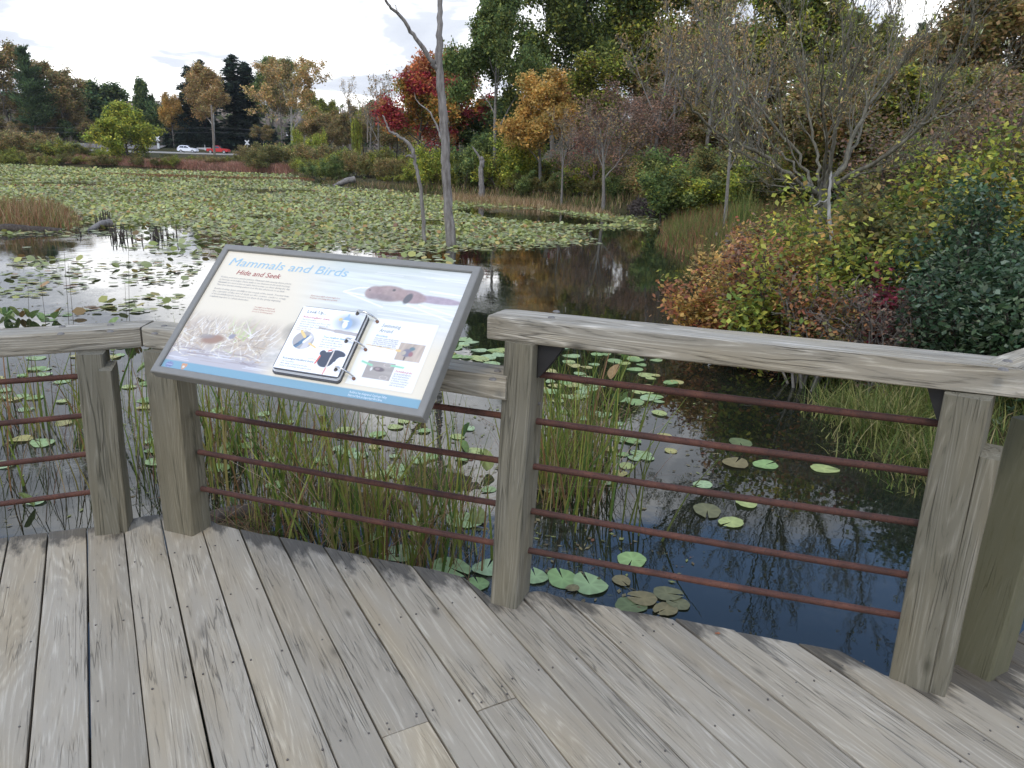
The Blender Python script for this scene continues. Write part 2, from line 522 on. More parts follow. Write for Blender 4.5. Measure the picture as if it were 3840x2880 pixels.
def ground_mat():
    mt, t, p = new_mat('marsh_soil')
    g = N(t, 'ShaderNodeNewGeometry')
    n1 = noise(t, g.outputs['Position'], 0.12, 5, 0.6)
    n2 = noise(t, g.outputs['Position'], 2.5, 5, 0.7)
    c = ramp(t, n1, [(0.35, (0.055, 0.058, 0.022)), (0.55, (0.085, 0.075, 0.033)), (0.7, (0.12, 0.085, 0.045))])
    c = mixc(t, n2, c, mixc(t, 1.0, c, (0.45, 0.42, 0.38), 'MULTIPLY'))
    L(t, c, p.inputs['Base Color'])
    p.inputs['Roughness'].default_value = 0.95
    p.inputs['Specular IOR Level'].default_value = 0.1
    b = N(t, 'ShaderNodeBump'); b.inputs['Strength'].default_value = 0.8; b.inputs['Distance'].default_value = 0.06
    L(t, n2, b.inputs['Height']); L(t, b.outputs[0], p.inputs['Normal'])
    return mt
GROUNDM = ground_mat()
# ------------------------------------------------------------------ ground, pond, road
POND = np.array([(-170, 112), (-103, 117), (-88, 128), (-65, 121), (-48, 120.5), (-35, 117), (-26, 100), (-18.4, 73), (-12.4, 66), (-6, 58.5), (-0.7, 52.8), (3.5, 44), (5.3, 40),
                 (8.0, 42.5), (8.2, 38), (6.8, 34.5), (5.2, 26), (4.6, 23.5), (4.9, 20.6), (5.2, 17.5), (4.7, 14.4), (4.4, 12.0), (5.2, 10.2), (4.6, 8.9), (3.55, 7.9),
                 (2.95, 6.9), (2.72, 5.8), (2.9, 5.2), (3.7, 4.7), (6.5, 4.2), (11, 1), (14, -20), (-60, -30), (-170, -20)])
def gz(X, Y):
    X = np.asarray(X, float); Y = np.asarray(Y, float)
    d = sdf(X, Y, POND)
    r = np.hypot(X, Y)
    z = np.where(d < 0, WATER - 0.02 - np.minimum(0.9, -d * 0.3), WATER - 0.02 + 0.42 * sstep(0, 2.6, d) + 0.35 * sstep(2, 14, d))
    land = sstep(0, 3, d)
    z = z + land * (1.75 * sstep(140, 184, Y) + 1.3 * sstep(190, 199, Y) - 1.0 * sstep(203, 215, Y) + 9.5 * sstep(225, 370, Y) * (0.75 + 0.5 * fbm(X / 60, Y / 60, 3)))
    z = z + land * 2.4 * sstep(60, 130, Y) * sstep(-25, 5, X) + land * 3.0 * sstep(8, 40, X) * sstep(5, 40, Y)
    z = z + land * 0.22 * (fbm(X / 3.5, Y / 3.5, 11) - 0.5) * sstep(0, 6, d) * np.where((Y > 184) & (Y < 204), 0.1, 1)
    return z
def gz1(x, y):
    return float(gz(np.array([x]), np.array([y]))[0])
def build_ground():
    na, nr = 300, 190
    a = np.linspace(0, 2 * math.pi, na, endpoint=False)
    # finer in front of the viewer
    a = math.pi / 2 + (a - math.pi) - 0.72 * np.sin(a - math.pi)
    r = 2.0 * (1500.0 / 2.0) ** (np.linspace(0, 1, nr))
    A, Rr = np.meshgrid(a, r)
    X, Y = (Rr * np.cos(A)).ravel(), (Rr * np.sin(A)).ravel()
    Z = gz(X, Y)
    i = np.arange(na * nr).reshape(nr, na)
    n = np.roll(i, -1, axis=1)
    F = np.stack([i[:-1], n[:-1], n[1:], i[1:]], -1).reshape(-1, 4)
    mb = MB().add(np.stack([X, Y, Z], 1), F)
    c = len(X)
    mb.add([(0, 0, -1.6)], np.zeros((0, 3), int))
    mb.F[-1] = np.array([(c, k, (k + 1) % na) for k in range(na)])
    o = mb.obj('ground', GROUNDM, smooth=True)
    return tag(o, kind='structure')
build_ground()
wm = MB()
wm.poly([(-400, -60, WATER), (60, -60, WATER), (60, 150, WATER), (-400, 150, WATER)])
tag(wm.obj('pond_water', WATERM), kind='structure')

# road, crossing ramp and railway bank beyond the marsh
ASPH = simple('pale_concrete_road', (0.42, 0.40, 0.37), 0.85, 0, 0.2, 0.12, 0.8)
BALLAST = simple('track_ballast', (0.20, 0.185, 0.17), 0.95, 0, 0.1, 0.3, 6)
WHITEP = simple('white_paint', (0.72, 0.72, 0.70), 0.5)
def strip(name, x0, x1, y0, y1, z0, z1, mat, n=40):
    mb = MB()
    for k in range(n):
        a, b = x0 + (x1 - x0) * k / n, x0 + (x1 - x0) * (k + 1) / n
        mb.poly([(a, y0, z0), (b, y0, z0), (b, y1, z1), (a, y1, z1)])
        mb.poly([(a, y0, z0 - 0.5), (b, y0, z0 - 0.5), (b, y0, z0), (a, y0, z0)])
    return tag(mb.obj(name, mat), kind='structure')
ROADZ = float(at(706, 572, 188)[2])
strip('road', -140, -34, 184.5, 192.5, ROADZ - 0.05, ROADZ + 0.05, ASPH)
_a, _b, _c, _d = at(730, 573, 192.6), at(800, 573, 192.6), at(790, 553.5, 206), at(738, 553.5, 206)
rm = MB()
rm.poly([_a, _b, _c, _d]); rm.poly([_a - (0, 0, 2), _b - (0, 0, 2), _b, _a]); rm.poly([_d - (0, 0, 2), _a - (0, 0, 2), _a, _d]); rm.poly([_b - (0, 0, 2), _c - (0, 0, 2), _c, _b])
tag(rm.obj('road_ramp', ASPH), kind='structure')
bz = float(at(300, 536, 197)[2])
strip('railway_bank', -200, at(600, 540, 197)[0], 195.5, 200.5, bz - 0.9, bz, BALLAST)

# ------------------------------------------------------------------ cars
def car_body(outline, half_w, tumble, mat, glass, mbname, parent, zwaist):
    """lofted shell: side outline (x,z) swept across the width, the upper part drawn in"""
    prof = np.array(outline)
    ys = np.array([-1, -0.86, 0.86, 1.0])
    V, F = [], []
    K = len(prof)
    for y in ys:
        for x, z in prof:
            k = max(0, (z - zwaist)) * tumble
            inset = 1.0 if abs(y) < 0.9 else 0.93
            cxm = prof[:, 0].mean(); czm = 0.75
            V.append((cxm + (x - cxm) * (1 if abs(y) < 0.9 else 0.985), y * (half_w - k), czm + (z - czm) * (1 if abs(y) < 0.9 else 0.95)))
    for j in range(len(ys) - 1):
        for i in range(K):
            F.append((j * K + i, j * K + (i + 1) % K, (j + 1) * K + (i + 1) % K, (j + 1) * K + i))
    mb = MB().add(V, F)
    mb.F.append(np.array([list(range(K - 1, -1, -1))])); mb.M.append(0)
    mb.F.append(np.array([list(range(3 * K, 4 * K))])); mb.M.append(0)
    return mb.obj('body', mat, parent)
def wheel(parent, x, y, r, tyre, rim):
    mb = MB()
    s = 1 if y > 0 else -1
    a = np.linspace(0, 2 * math.pi, 19)[:-1]
    ring = [(0.72 * r, s * 0.0), (r * 0.96, s * 0.0), (r, -s * 0.05), (r, -s * 0.18), (r * 0.9, -s * 0.22), (0.0, -s * 0.22)]
    V = [(rr * math.cos(t), yy, rr * math.sin(t)) for rr, yy in ring for t in a]
    n = len(a)
    F = [(j * n + i, j * n + (i + 1) % n, (j + 1) * n + (i + 1) % n, (j + 1) * n + i) for j in range(len(ring) - 1) for i in range(n)]
    o = MB().add(V, F).obj('wheel', tyre, parent, loc=(x, y, r))
    rmb = MB()
    V = [(0.7 * r * math.cos(t), s * 0.008, 0.7 * r * math.sin(t)) for t in a] + [(0, s * -0.03, 0)]
    rmb.add(V, [(i, (i + 1) % n, n) for i in range(n)])
    rmb.obj('rim', rim, o)
def side_glass(parent, poly, half_w, tumble, zw, glass):
    for s in (-1, 1):
        mb = MB()
        mb.poly([(x, s * (half_w - max(0, z - zw) * tumble + 0.012), 0.75 + (z - 0.75) * 0.95) for x, z in poly])
        mb.obj('side_window', glass, parent)
def lamp(parent, name, x, z, hw, mat):
    for s in (-1, 1):
        MB().box((x - 0.04, s * hw - 0.16, z - 0.07), (x + 0.04, s * hw + 0.16, z + 0.07)).obj(name, mat, parent)
TYRE = simple('tyre_rubber', (0.02, 0.02, 0.02), 0.8)
RIM = simple('wheel_rim', (0.45, 0.45, 0.46), 0.35, 0.8)
GLASSD = simple('car_glass', (0.02, 0.025, 0.03), 0.08, 0, 0.8)
LAMPW = simple('lamp_lens', (0.6, 0.6, 0.6), 0.2)
LAMPR = simple('tail_lamp', (0.35, 0.02, 0.02), 0.3)
WHITECAR = simple('white_car_paint', (0.80, 0.81, 0.83), 0.25)
REDCAR = simple('red_car_paint', (0.50, 0.022, 0.02), 0.3)
DARKTRIM = simple('dark_trim', (0.03, 0.03, 0.03), 0.7)
def suv():
    p = at(706, 572, 187.2)
    r = tag(empty('parked_car', (p[0], 187.2, ROADZ)), 'small white sports utility car on the road left of the red truck', 'car')
    body = [(-2.3, 0.35), (-2.33, 0.7), (-2.25, 1.0), (-2.05, 1.32), (-1.75, 1.55), (-1.1, 1.64), (-0.3, 1.64), (0.15, 1.56), (0.95, 1.08), (1.9, 0.96), (2.22, 0.80), (2.3, 0.5), (2.25, 0.3), (1.85, 0.28), (1.7, 0.5), (1.4, 0.62), (1.1, 0.5), (0.95, 0.27), (-0.95, 0.27), (-1.1, 0.5), (-1.4, 0.62), (-1.7, 0.5), (-1.85, 0.3)]
    car_body(body, 0.9, 0.33, WHITECAR, GLASSD, 'suv', r, 1.0)
    side_glass(r, [(-1.75, 1.12), (-1.6, 1.46), (-0.75, 1.54), (-0.72, 1.08)], 0.9, 0.33, 1.0, GLASSD)
    side_glass(r, [(-0.62, 1.08), (-0.65, 1.54), (-0.1, 1.52), (0.55, 1.13), (0.5, 1.08)], 0.9, 0.33, 1.0, GLASSD)
    MB().poly([(0.30, -0.68, 1.53), (0.30, 0.68, 1.53), (1.0, 0.78, 1.11), (1.0, -0.78, 1.11)]).obj('windscreen', GLASSD, r)
    for x in (-1.4, 1.4):
        for y in (-0.9, 0.9):
            wheel(r, x, y, 0.34, TYRE, RIM)
    lamp(r, 'headlight', 2.2, 0.75, 0.68, LAMPW); lamp(r, 'tail_light', -2.28, 0.95, 0.7, LAMPR)
    return r
def pickup():
    p = at(820, 571, 187.6)
    r = tag(empty('pickup_truck', (p[0], 187.6, ROADZ)), 'red pickup truck on the road behind the utility pole', 'truck')
    body = [(-2.6, 0.45), (-2.62, 0.95), (-2.55, 1.08), (-0.75, 1.10), (-0.72, 1.70), (-0.55, 1.80), (0.35, 1.80), (0.95, 1.18), (2.3, 1.10), (2.55, 0.98), (2.6, 0.55), (2.5, 0.42), (2.1, 0.40), (1.95, 0.62), (1.62, 0.75), (1.3, 0.62), (1.15, 0.38), (-1.2, 0.38), (-1.35, 0.62), (-1.65, 0.75), (-1.98, 0.62), (-2.12, 0.40)]
    car_body(body, 0.95, 0.25, REDCAR, GLASSD, 'truck', r, 1.1)
    side_glass(r, [(-0.55, 1.2), (-0.5, 1.7), (0.28, 1.7), (0.72, 1.22)], 0.95, 0.25, 1.1, GLASSD)
    MB().poly([(0.42, -0.72, 1.78), (0.42, 0.72, 1.78), (0.99, 0.82, 1.2), (0.99, -0.82, 1.2)]).obj('windscreen', GLASSD, r)
    MB().box((-2.5, -0.8, 1.085), (-0.8, 0.8, 1.095)).obj('cargo_bed', DARKTRIM, r)
    MB().box((-2.74, -0.9, 0.48), (-2.6, 0.9, 0.62)).obj('bumper', DARKTRIM, r)
    for x in (-1.65, 1.62):
        for y in (-0.95, 0.95):
            wheel(r, x, y, 0.38, TYRE, RIM)
    lamp(r, 'headlight', 2.52, 0.85, 0.7, LAMPW); lamp(r, 'tail_light', -2.58, 0.9, 0.78, LAMPR)
    return r
suv(); pickup()

# ------------------------------------------------------------------ poles, wires and crossing signs
POLEM = bark('pole_timber', (0.16, 0.13, 0.10), (0.34, 0.29, 0.235), 3)
def pole(px, py0, py1, Y, dx, label, r=0.16):
    b, t = at(px, py1, Y), at(px + dx, py0, Y)
    rt = tag(empty('utility_pole', (b[0], Y, b[2] - 0.8)), label, 'utility pole')
    v = t - b + np.array([0, 0, 0.8])
    mb = tube(MB(), [(0, 0, 0), v * 0.5, v], [r, r * 0.85, r * 0.68], 9)
    mb.obj('post', POLEM, rt)
    return rt, t, b
rt, t, b = pole(804, 393, 577, 181.0, -12, 'tall bare wooden utility pole standing in front of the red truck', 0.30)
tube(MB(), [(-0.5, -0.25, 6.2), (0.5, -0.25, 6.2)], 0.06, 6).obj('insulator_arm', POLEM, rt)
for k, (y0, y1, y2) in enumerate(((474, 479, 486), (491, 496, 503))):
    P = [at(-250, y0 - 4, 200), at(470, y1 + 3, 190), at(797, y1, 181.2), at(900, y1 + 5, 183), at(1010, y2 + 3, 186)]
    o = tube(MB(), smooth_path(P, 30), 0.014, 4).obj('power_wire', simple('wire_grey', (0.16, 0.16, 0.165), 0.6))
    tag(o, ('upper' if k == 0 else 'lower') + ' overhead wire strung past the tall utility pole', 'wire')
pole(1378, 450, 515, 120.0, 0, 'thin grey pole among bare trees left of the red maple', 0.10)
def crossbuck(px, py_top, py_bot, Y, label):
    b, t = at(px, py_bot, Y), at(px, py_top, Y)
    h = t[2] - b[2]
    r = tag(empty('crossing_sign', (b[0], Y, b[2])), label, 'railway sign')
    tube(MB(), [(0, 0, -0.6), (0, 0, h * 0.93)], 0.055, 8).obj('post', WHITEP, r)
    for s, dy in ((-1, -0.075), (1, -0.10)):
        mb = MB()
        mb.box((-0.72, -0.012, -0.14), (0.72, 0.012, 0.14))
        o = mb.obj('blade', WHITEP, r, loc=(0, dy, h * 0.80), rot=(0, s * math.radians(48), 0))
    MB().box((-0.26, -0.2, -0.5), (0.26, 0.2, 0.75)).obj('signal_box', simple('pale_metal_cabinet', (0.55, 0.57, 0.55), 0.5), r, loc=(0, 0.12, 0))
    for x in (-0.33, 0.33):
        tube(MB(), [(x, -0.08, h * 0.52), (x, -0.2, h * 0.52)], 0.13, 10).obj('signal_lamp', DARKTRIM, r)
    return r
crossbuck(594, 512, 549, 196, 'white railway crossbuck left of the white car')
crossbuck(929, 527, 565, 187, 'white railway crossbuck right of the red truck')
b = at(769, 558, 196)
r = tag(empty('marker_post', (b[0], 196, b[2])), 'short white marker post beside the crossing ramp', 'post')
tube(MB(), [(0, 0, -1), (0, 0, 0.95)], 0.06, 6).obj('post', WHITEP, r)
# ------------------------------------------------------------------ trees and shrubs
def frame_of(d):
    a = np.cross(d, [0.31, 0.17, 0.93]) if abs(d[2]) < 0.9 else np.cross(d, [1.0, 0.2, 0])
    a = a / np.linalg.norm(a)
    return a, np.cross(d, a)
KP = 6
def grow(rng, p, d, length, r, lev, cfg, out):
    pts = [np.array(p, float)]
    d = np.array(d, float)
    st = length / (KP - 1)
    dirs = [d]
    for k in range(KP - 1):
        d = d + rng.normal(0, cfg['gnarl'][lev], 3) + np.array([0, 0, cfg['trop'][lev]])
        d = d / np.linalg.norm(d)
        dirs.append(d)
        pts.append(pts[-1] + d * st)
    tip = cfg.get('tip', 0.3)
    rad = r * (1 - (1 - tip) * np.linspace(0, 1, KP))
    out.append((lev, np.array(pts), rad))
    if lev + 1 >= cfg['levels']:
        return
    n = cfg['n'][lev]
    n = int(n + rng.integers(-1, 2)) if n > 3 else n
    az = rng.uniform(0, 6.28)
    for j in range(n):
        t = cfg['start'][lev] + (1 - cfg['start'][lev]) * (j + rng.uniform(0.1, 0.9)) / n
        f = t * (KP - 1); k = min(int(f), KP - 2); f -= k
        q = pts[k] * (1 - f) + pts[k + 1] * f
        dd = dirs[k + 1]
        a, b = frame_of(dd)
        az += 2.4 + rng.normal(0, 0.3)
        an = math.radians(cfg['ang'][lev] * rng.uniform(0.75, 1.25) * (1 - cfg.get('angtop', 0.35) * t))
        nd = dd * math.cos(an) + (a * math.cos(az) + b * math.sin(az)) * math.sin(an)
        shape = cfg['shape'](t) if lev == 0 and 'shape' in cfg else 1 - 0.45 * t
        grow(rng, q, nd, length * cfg['ratio'][lev] * shape * rng.uniform(0.75, 1.2), max(np.interp(t, np.linspace(0, 1, KP), rad) * cfg.get('rr', 0.55), 0.004), lev + 1, cfg, out)
def wood_mesh(name, segs, mat, cfg_sides=(8, 5, 3, 3, 3), minr=0.0):
    mb = MB()
    for lev in sorted({s[0] for s in segs}):
        P = np.array([s[1] for s in segs if s[0] == lev])
        Rr = np.maximum(np.array([s[2] for s in segs if s[0] == lev]), minr)
        V, F = sweep(P, Rr, cfg_sides[min(lev, len(cfg_sides) - 1)])
        mb.add(V, F)
    return mb.mesh(name, mat, True)
def pal_pick(rng, pal, n):
    cols = np.array([p[0] for p in pal]); wt = np.array([p[1] for p in pal], float)
    return cols[rng.choice(len(pal), n, p=wt / wt.sum())]
def cards(mb, rng, c, size, col, asp=0.55, up=0.0, mat=0, bend=0.0, direction=None):
    """N leaves: pointed quads in random attitudes, faces on average turned up by `up`"""
    n = len(c)
    nrm = rng.normal(0, 1, (n, 3)); nrm[:, 2] = np.abs(nrm[:, 2]) * (1 + up) + up
    nrm = unit(nrm)
    a = unit(np.cross(nrm, rng.normal(0, 1, (n, 3)))) if direction is None else unit(direction)
    b = unit(np.cross(nrm, a))
    s = np.asarray(size)[:, None] if np.ndim(size) else size
    V = np.stack([c - a * s, c + b * s * asp - a * s * 0.1, c + a * s, c - b * s * asp - a * s * 0.1], 1)
    F = np.arange(4 * n).reshape(n, 4)
    mb.add(V, F, np.repeat(col, 4, axis=0), mat)
def crown_points(rng, segs, levs, n, jit, bias=0.0):
    P = np.array([s[1] for s in segs if s[0] in levs])
    i = rng.integers(0, len(P), n)
    t = rng.uniform(0.15, 1, n) ** (1 - bias) * (KP - 1)
    k = np.minimum(t.astype(int), KP - 2); f = (t - k)[:, None]
    return P[i, k] * (1 - f) + P[i, k + 1] * f + rng.normal(0, jit, (n, 3)), i
def clump_tint(rng, idx, col, amt=0.25, hue=0.1):
    """leaves of one twig share a tint"""
    m = idx.max() + 1
    k = 1 + rng.normal(0, amt, m)
    h = rng.normal(0, hue, m)
    c = col * np.clip(k, 0.45, 1.7)[idx][:, None]
    c = c * np.stack([1 + h[idx], np.ones(len(idx)), 1 - h[idx] * 0.5], 1)
    return np.clip(c * (1 + rng.normal(0, 0.14, (len(c), 1))), 0.004, 0.9)

GREEN = [((0.040, 0.055, 0.020), 4), ((0.062, 0.080, 0.026), 4), ((0.095, 0.110, 0.032), 2.5), ((0.10, 0.10, 0.025), 0.6)]
YGREEN = [((0.10, 0.115, 0.022), 4), ((0.150, 0.155, 0.026), 4), ((0.22, 0.20, 0.035), 2), ((0.05, 0.075, 0.016), 2)]
OLIVE = [((0.065, 0.066, 0.022), 4), ((0.090, 0.080, 0.026), 3), ((0.12, 0.088, 0.03), 2), ((0.045, 0.055, 0.02), 2)]
BROWN = [((0.135, 0.088, 0.042), 4), ((0.17, 0.11, 0.05), 3), ((0.10, 0.072, 0.035), 3), ((0.13, 0.115, 0.04), 2)]
TAN = [((0.20, 0.135, 0.06), 4), ((0.15, 0.115, 0.045), 4), ((0.24, 0.16, 0.08), 2), ((0.12, 0.11, 0.035), 2)]
GOLD = [((0.20, 0.130, 0.040), 4), ((0.16, 0.11, 0.034), 3), ((0.24, 0.155, 0.052), 2), ((0.14, 0.11, 0.025), 1)]
RED = [((0.165, 0.026, 0.032), 4), ((0.12, 0.022, 0.028), 3), ((0.19, 0.05, 0.035), 2), ((0.19, 0.085, 0.025), 1)]
ORANGE = [((0.17, 0.072, 0.034), 4), ((0.20, 0.10, 0.042), 3), ((0.14, 0.052, 0.03), 2), ((0.18, 0.12, 0.03), 2)]
DARKG = [((0.020, 0.034, 0.015), 4), ((0.030, 0.048, 0.019), 4), ((0.038, 0.068, 0.028), 2), ((0.055, 0.085, 0.032), 0.6)]
PINE = [((0.022, 0.034, 0.016), 4), ((0.034, 0.050, 0.020), 4), ((0.045, 0.070, 0.026), 2)]
SPRUCE = [((0.013, 0.020, 0.014), 4), ((0.019, 0.028, 0.018), 4), ((0.028, 0.038, 0.022), 2)]
RUSSET = [((0.10, 0.065, 0.045), 4), ((0.135, 0.075, 0.048), 2.5), ((0.085, 0.06, 0.042), 3)]

CFG_BROAD = dict(levels=4, n=[9, 5, 4], start=[0.30, 0.25, 0.25], ang=[58, 46, 48], ratio=[0.52, 0.55, 0.55], gnarl=[0.05, 0.12, 0.16, 0.2], trop=[0.03, 0.05, 0.03, 0.02], shape=lambda t: 1.15 - 0.75 * t, tip=0.22)
CFG_OPEN = dict(levels=5, n=[7, 5, 4, 3], start=[0.36, 0.25, 0.25, 0.2], ang=[46, 42, 45, 45], ratio=[0.62, 0.58, 0.55, 0.6], gnarl=[0.06, 0.11, 0.15, 0.2, 0.22], trop=[0.04, 0.06, 0.04, 0.03, 0.02], shape=lambda t: 1.1 - 0.6 * t, tip=0.2)
CFG_SHRUB = dict(levels=3, n=[5, 5], start=[0.2, 0.2], ang=[42, 50], ratio=[0.55, 0.55], gnarl=[0.12, 0.18, 0.22], trop=[0.05, 0.03, 0.02], tip=0.3)

def broad_proto(name, seed, H, pal, nleaf, lsize, cfg=CFG_BROAD, wide=1.0, bark_=BARK_BROWN, jit=0.35, levs=(2, 3), amt=0.28, twig_min=0.012, lean=(0, 0), pal_fn=None, trunk_r=None, asp=0.6):
    rng = np.random.default_rng(seed)
    segs = []
    grow(rng, (0, 0, -0.3), unit(np.array([lean[0], lean[1], 1.0])), H * 0.86, trunk_r or H * 0.018, 0, cfg, segs)
    for s in segs:
        s[1][:, :2] *= wide
    top = max(s[1][:, 2].max() for s in segs)
    k = H / top
    segs = [(l, p * k, r) for l, p, r in segs]
    tm = wood_mesh(name + '_trunk', segs, bark_, minr=twig_min)
    if not nleaf:
        return tm, None
    c, i = crown_points(rng, segs, [l for l in levs if l < cfg['levels']], nleaf, jit)
    base = pal_pick(rng, pal, nleaf) if pal_fn is None else pal_fn(rng, c)
    col = clump_tint(rng, i, base, amt, 0.08)
    mb = MB()
    cards(mb, rng, c, lsize * rng.uniform(0.6, 1.35, nleaf), col, asp, 0.35)
    return tm, mb.mesh(name + '_crown', LEAF)
def conifer_proto(name, seed, H, W, pal, kind, ncard=9000):
    rng = np.random.default_rng(seed)
    mb, cb = MB(), MB()
    tube(mb, [(0, 0, -0.3), (0.05, 0, H * 0.5), (0, 0.05, H)], [H * 0.016, H * 0.01, 0.02], 7)
    segs = []
    nb = 150 if kind == 'spruce' else 95
    for j in range(nb):
        t = (0.10 if kind == 'spruce' else 0.2) + (0.9 if kind == 'spruce' else 0.79) * (j + rng.uniform()) / nb
        az = rng.uniform(0, 6.28)
        if kind == 'spruce':
            ln = W * 0.5 * (1.02 - t) ** 0.75 * rng.uniform(0.65, 1.15) + 0.2
            el0, el1 = -0.1 + 0.6 * t, -0.25
        else:
            ln = W * 0.5 * (min(1, (1.06 - t) * 1.6) ** 0.7) * rng.uniform(0.55, 1.15)
            el0, el1 = 0.15 + 0.5 * t, 0.25
        p = np.array([0, 0, H * t]); pts = [p]
        for k in range(KP - 1):
            e = el0 + (el1 - el0) * k / (KP - 2) if kind == 'spruce' else el0 + 0.25 * k / (KP - 2)
            p = p + np.array([math.cos(az) * math.cos(e), math.sin(az) * math.cos(e), math.sin(e)]) * ln / (KP - 1) + rng.normal(0, 0.03, 3)
            pts.append(p)
        segs.append((0, np.array(pts), np.linspace(0.05, 0.012, KP)))
    P = np.array([s[1] for s in segs]); Rr = np.array([s[2] for s in segs])
    mb.add(*sweep(P, Rr, 3))
    lens = np.linalg.norm(P[:, -1] - P[:, 0], axis=1)
    i = rng.choice(len(P), ncard, p=lens / lens.sum())
    t = rng.uniform(0.1, 1, ncard) * (KP - 1)
    k = np.minimum(t.astype(int), KP - 2); f = (t - k)[:, None]
    c = P[i, k] * (1 - f) + P[i, k + 1] * f
    side = rng.normal(0, 1, (ncard, 3)) * (lens[i] * 0.13 + 0.08)[:, None]
    side[:, 2] *= 0.45
    c = c + side
    if kind == 'spruce':
        c[:, 2] -= np.abs(rng.normal(0, 0.28, ncard))
    out_d = unit(P[i, -1] - P[i, 0] + rng.normal(0, 0.7, (ncard, 3)))
    col = clump_tint(rng, i, pal_pick(rng, pal, ncard), 0.25, 0.05)
    cards(cb, rng, c, rng.uniform(0.22, 0.5, ncard), col, 0.33, 0.4, direction=out_d)
    return mb.mesh(name + '_trunk', BARK_BROWN, True), cb.mesh(name + '_crown', LEAF)
def shrub_proto(name, seed, H, W, pal, nleaf, lsize, stems=7, bark_=BARK_BROWN, jit=0.12, amt=0.28, spread=0.5, pal_fn=None, asp=0.6, minr=0.004, up=0.3, leafm=LEAF):
    rng = np.random.default_rng(seed)
    segs = []
    for k in range(stems):
        a = rng.uniform(0, 6.28); q = rng.uniform(0.05, 1) * spread
        d = unit(np.array([math.cos(a) * q, math.sin(a) * q, 1]))
        grow(rng, (math.cos(a) * 0.12 * W * rng.uniform(), math.sin(a) * 0.12 * W * rng.uniform(), -0.15), d, H * rng.uniform(0.65, 1.0), 0.011 * H + 0.006, 0, CFG_SHRUB, segs)
    A = np.concatenate([s[1] for s in segs])
    kx = W / max(1e-3, np.percentile(np.abs(A[:, :2]).max(1), 97) * 2)
    kz = H / A[:, 2].max()
    for s in segs:
        s[1][:, :2] *= kx; s[1][:, 2] *= kz
    tm = wood_mesh(name + '_stems', segs, bark_, (5, 4, 3), minr)
    c, i = crown_points(rng, segs, (1, 2), nleaf, jit)
    base = pal_pick(rng, pal, nleaf) if pal_fn is None else pal_fn(rng, c)
    col = clump_tint(rng, i, base, amt, 0.09)
    mb = MB()
    cards(mb, rng, c, lsize * rng.uniform(0.6, 1.3, nleaf), col, asp, up)
    return tm, mb.mesh(name + '_crown', leafm)

HREF = {}
def put(name, proto, H, px, py_top, Y, label, cat='tree', group=None, rot=None, wide=1.0, crown_name='crown', trunk_name='trunk', x=None, ztop=None):
    """stand a copy of a prototype on the ground at distance Y so that its top reaches photo row py_top"""
    t = at(px, py_top, Y)
    X = t[0] if x is None else x
    z0 = gz1(X, Y)
    h = max(0.4, t[2] - z0)
    s = h / H
    r = tag(empty(name, (X, Y, z0), rot if rot is not None else (px * 0.37 + Y) % 6.28), label, cat, group)
    r.scale = (s * wide, s * wide, s)
    link(trunk_name, proto[0], r)
    if proto[1]:
        link(crown_name, proto[1], r)
    return r

def maple_cols(rng, c):
    n = len(c)
    base = pal_pick(rng, RED, n)
    g = pal_pick(rng, [((0.09, 0.085, 0.02), 3), ((0.20, 0.10, 0.025), 3)], n)
    o = pal_pick(rng, [((0.17, 0.085, 0.035), 3), ((0.15, 0.055, 0.03), 2)], n)
    v = fbm(c[:, 0] / 2.1 + 7, c[:, 2] / 1.7, 5)
    k = (v > 0.56)[:, None]
    k2 = ((v < 0.36) | (c[:, 2] > 9.6))[:, None]
    return np.where(k2, o, np.where(k, g, base))
def orange_cols(rng, c):
    n = len(c)
    v = fbm(c[:, 0] * 1.7 + 3, c[:, 2] * 1.9 + c[:, 1], 9)
    a, b, d = pal_pick(rng, ORANGE, n), pal_pick(rng, YGREEN, n), pal_pick(rng, GOLD, n)
    return np.where((v > 0.62)[:, None], b, np.where((v < 0.38)[:, None], d, a))
def mixed_cols(rng, c):
    n = len(c)
    v = fbm(c[:, 0] / 1.5 + 3, c[:, 2] / 1.5 + c[:, 1], 21)
    return np.where((v > 0.6)[:, None], pal_pick(rng, GOLD, n) * 0.8, np.where((v < 0.42)[:, None], pal_pick(rng, OLIVE, n), pal_pick(rng, YGREEN, n)))

PR = {}
PR['oak'] = broad_proto('oak', 21, 19, GREEN, 46000, 0.165, CFG_OPEN, 1.1, BARK_GREY, 0.42, (3, 4), 0.30, 0.015, trunk_r=0.30)
PR['oak2'] = broad_proto('oak2', 22, 18, GREEN[:3] + [((0.12, 0.125, 0.025), 2)], 38000, 0.175, CFG_OPEN, 1.0, BARK_GREY, 0.5, (3, 4), 0.32, 0.015)
PR['ygreen'] = broad_proto('ygreen', 23, 16, YGREEN + OLIVE, 30000, 0.18, CFG_OPEN, 1.0, BARK_GREY, 0.5, (3, 4), 0.3, 0.015)
PR['maple'] = broad_proto('maple', 24, 11, RED, 26000, 0.15, CFG_BROAD, 1.25, BARK_BROWN, 0.42, (1, 2, 3), 0.25, 0.012, pal_fn=maple_cols)
PR['gold'] = broad_proto('gold', 25, 8, GOLD, 15000, 0.11, CFG_BROAD, 1.15, BARK_GREY, 0.28, (2, 3), 0.25, 0.01)
PR['sycamore'] = broad_proto('sycamore', 26, 17, TAN, 9000, 0.19, CFG_OPEN, 1.35, BARK_PALE, 0.3, (3, 4), 0.25, 0.022, trunk_r=0.32)
PR['tansyc'] = broad_proto('tansyc', 27, 17, TAN + BROWN, 24000, 0.20, CFG_OPEN, 1.25, BARK_PALE, 0.5, (2, 3, 4), 0.25, 0.022)
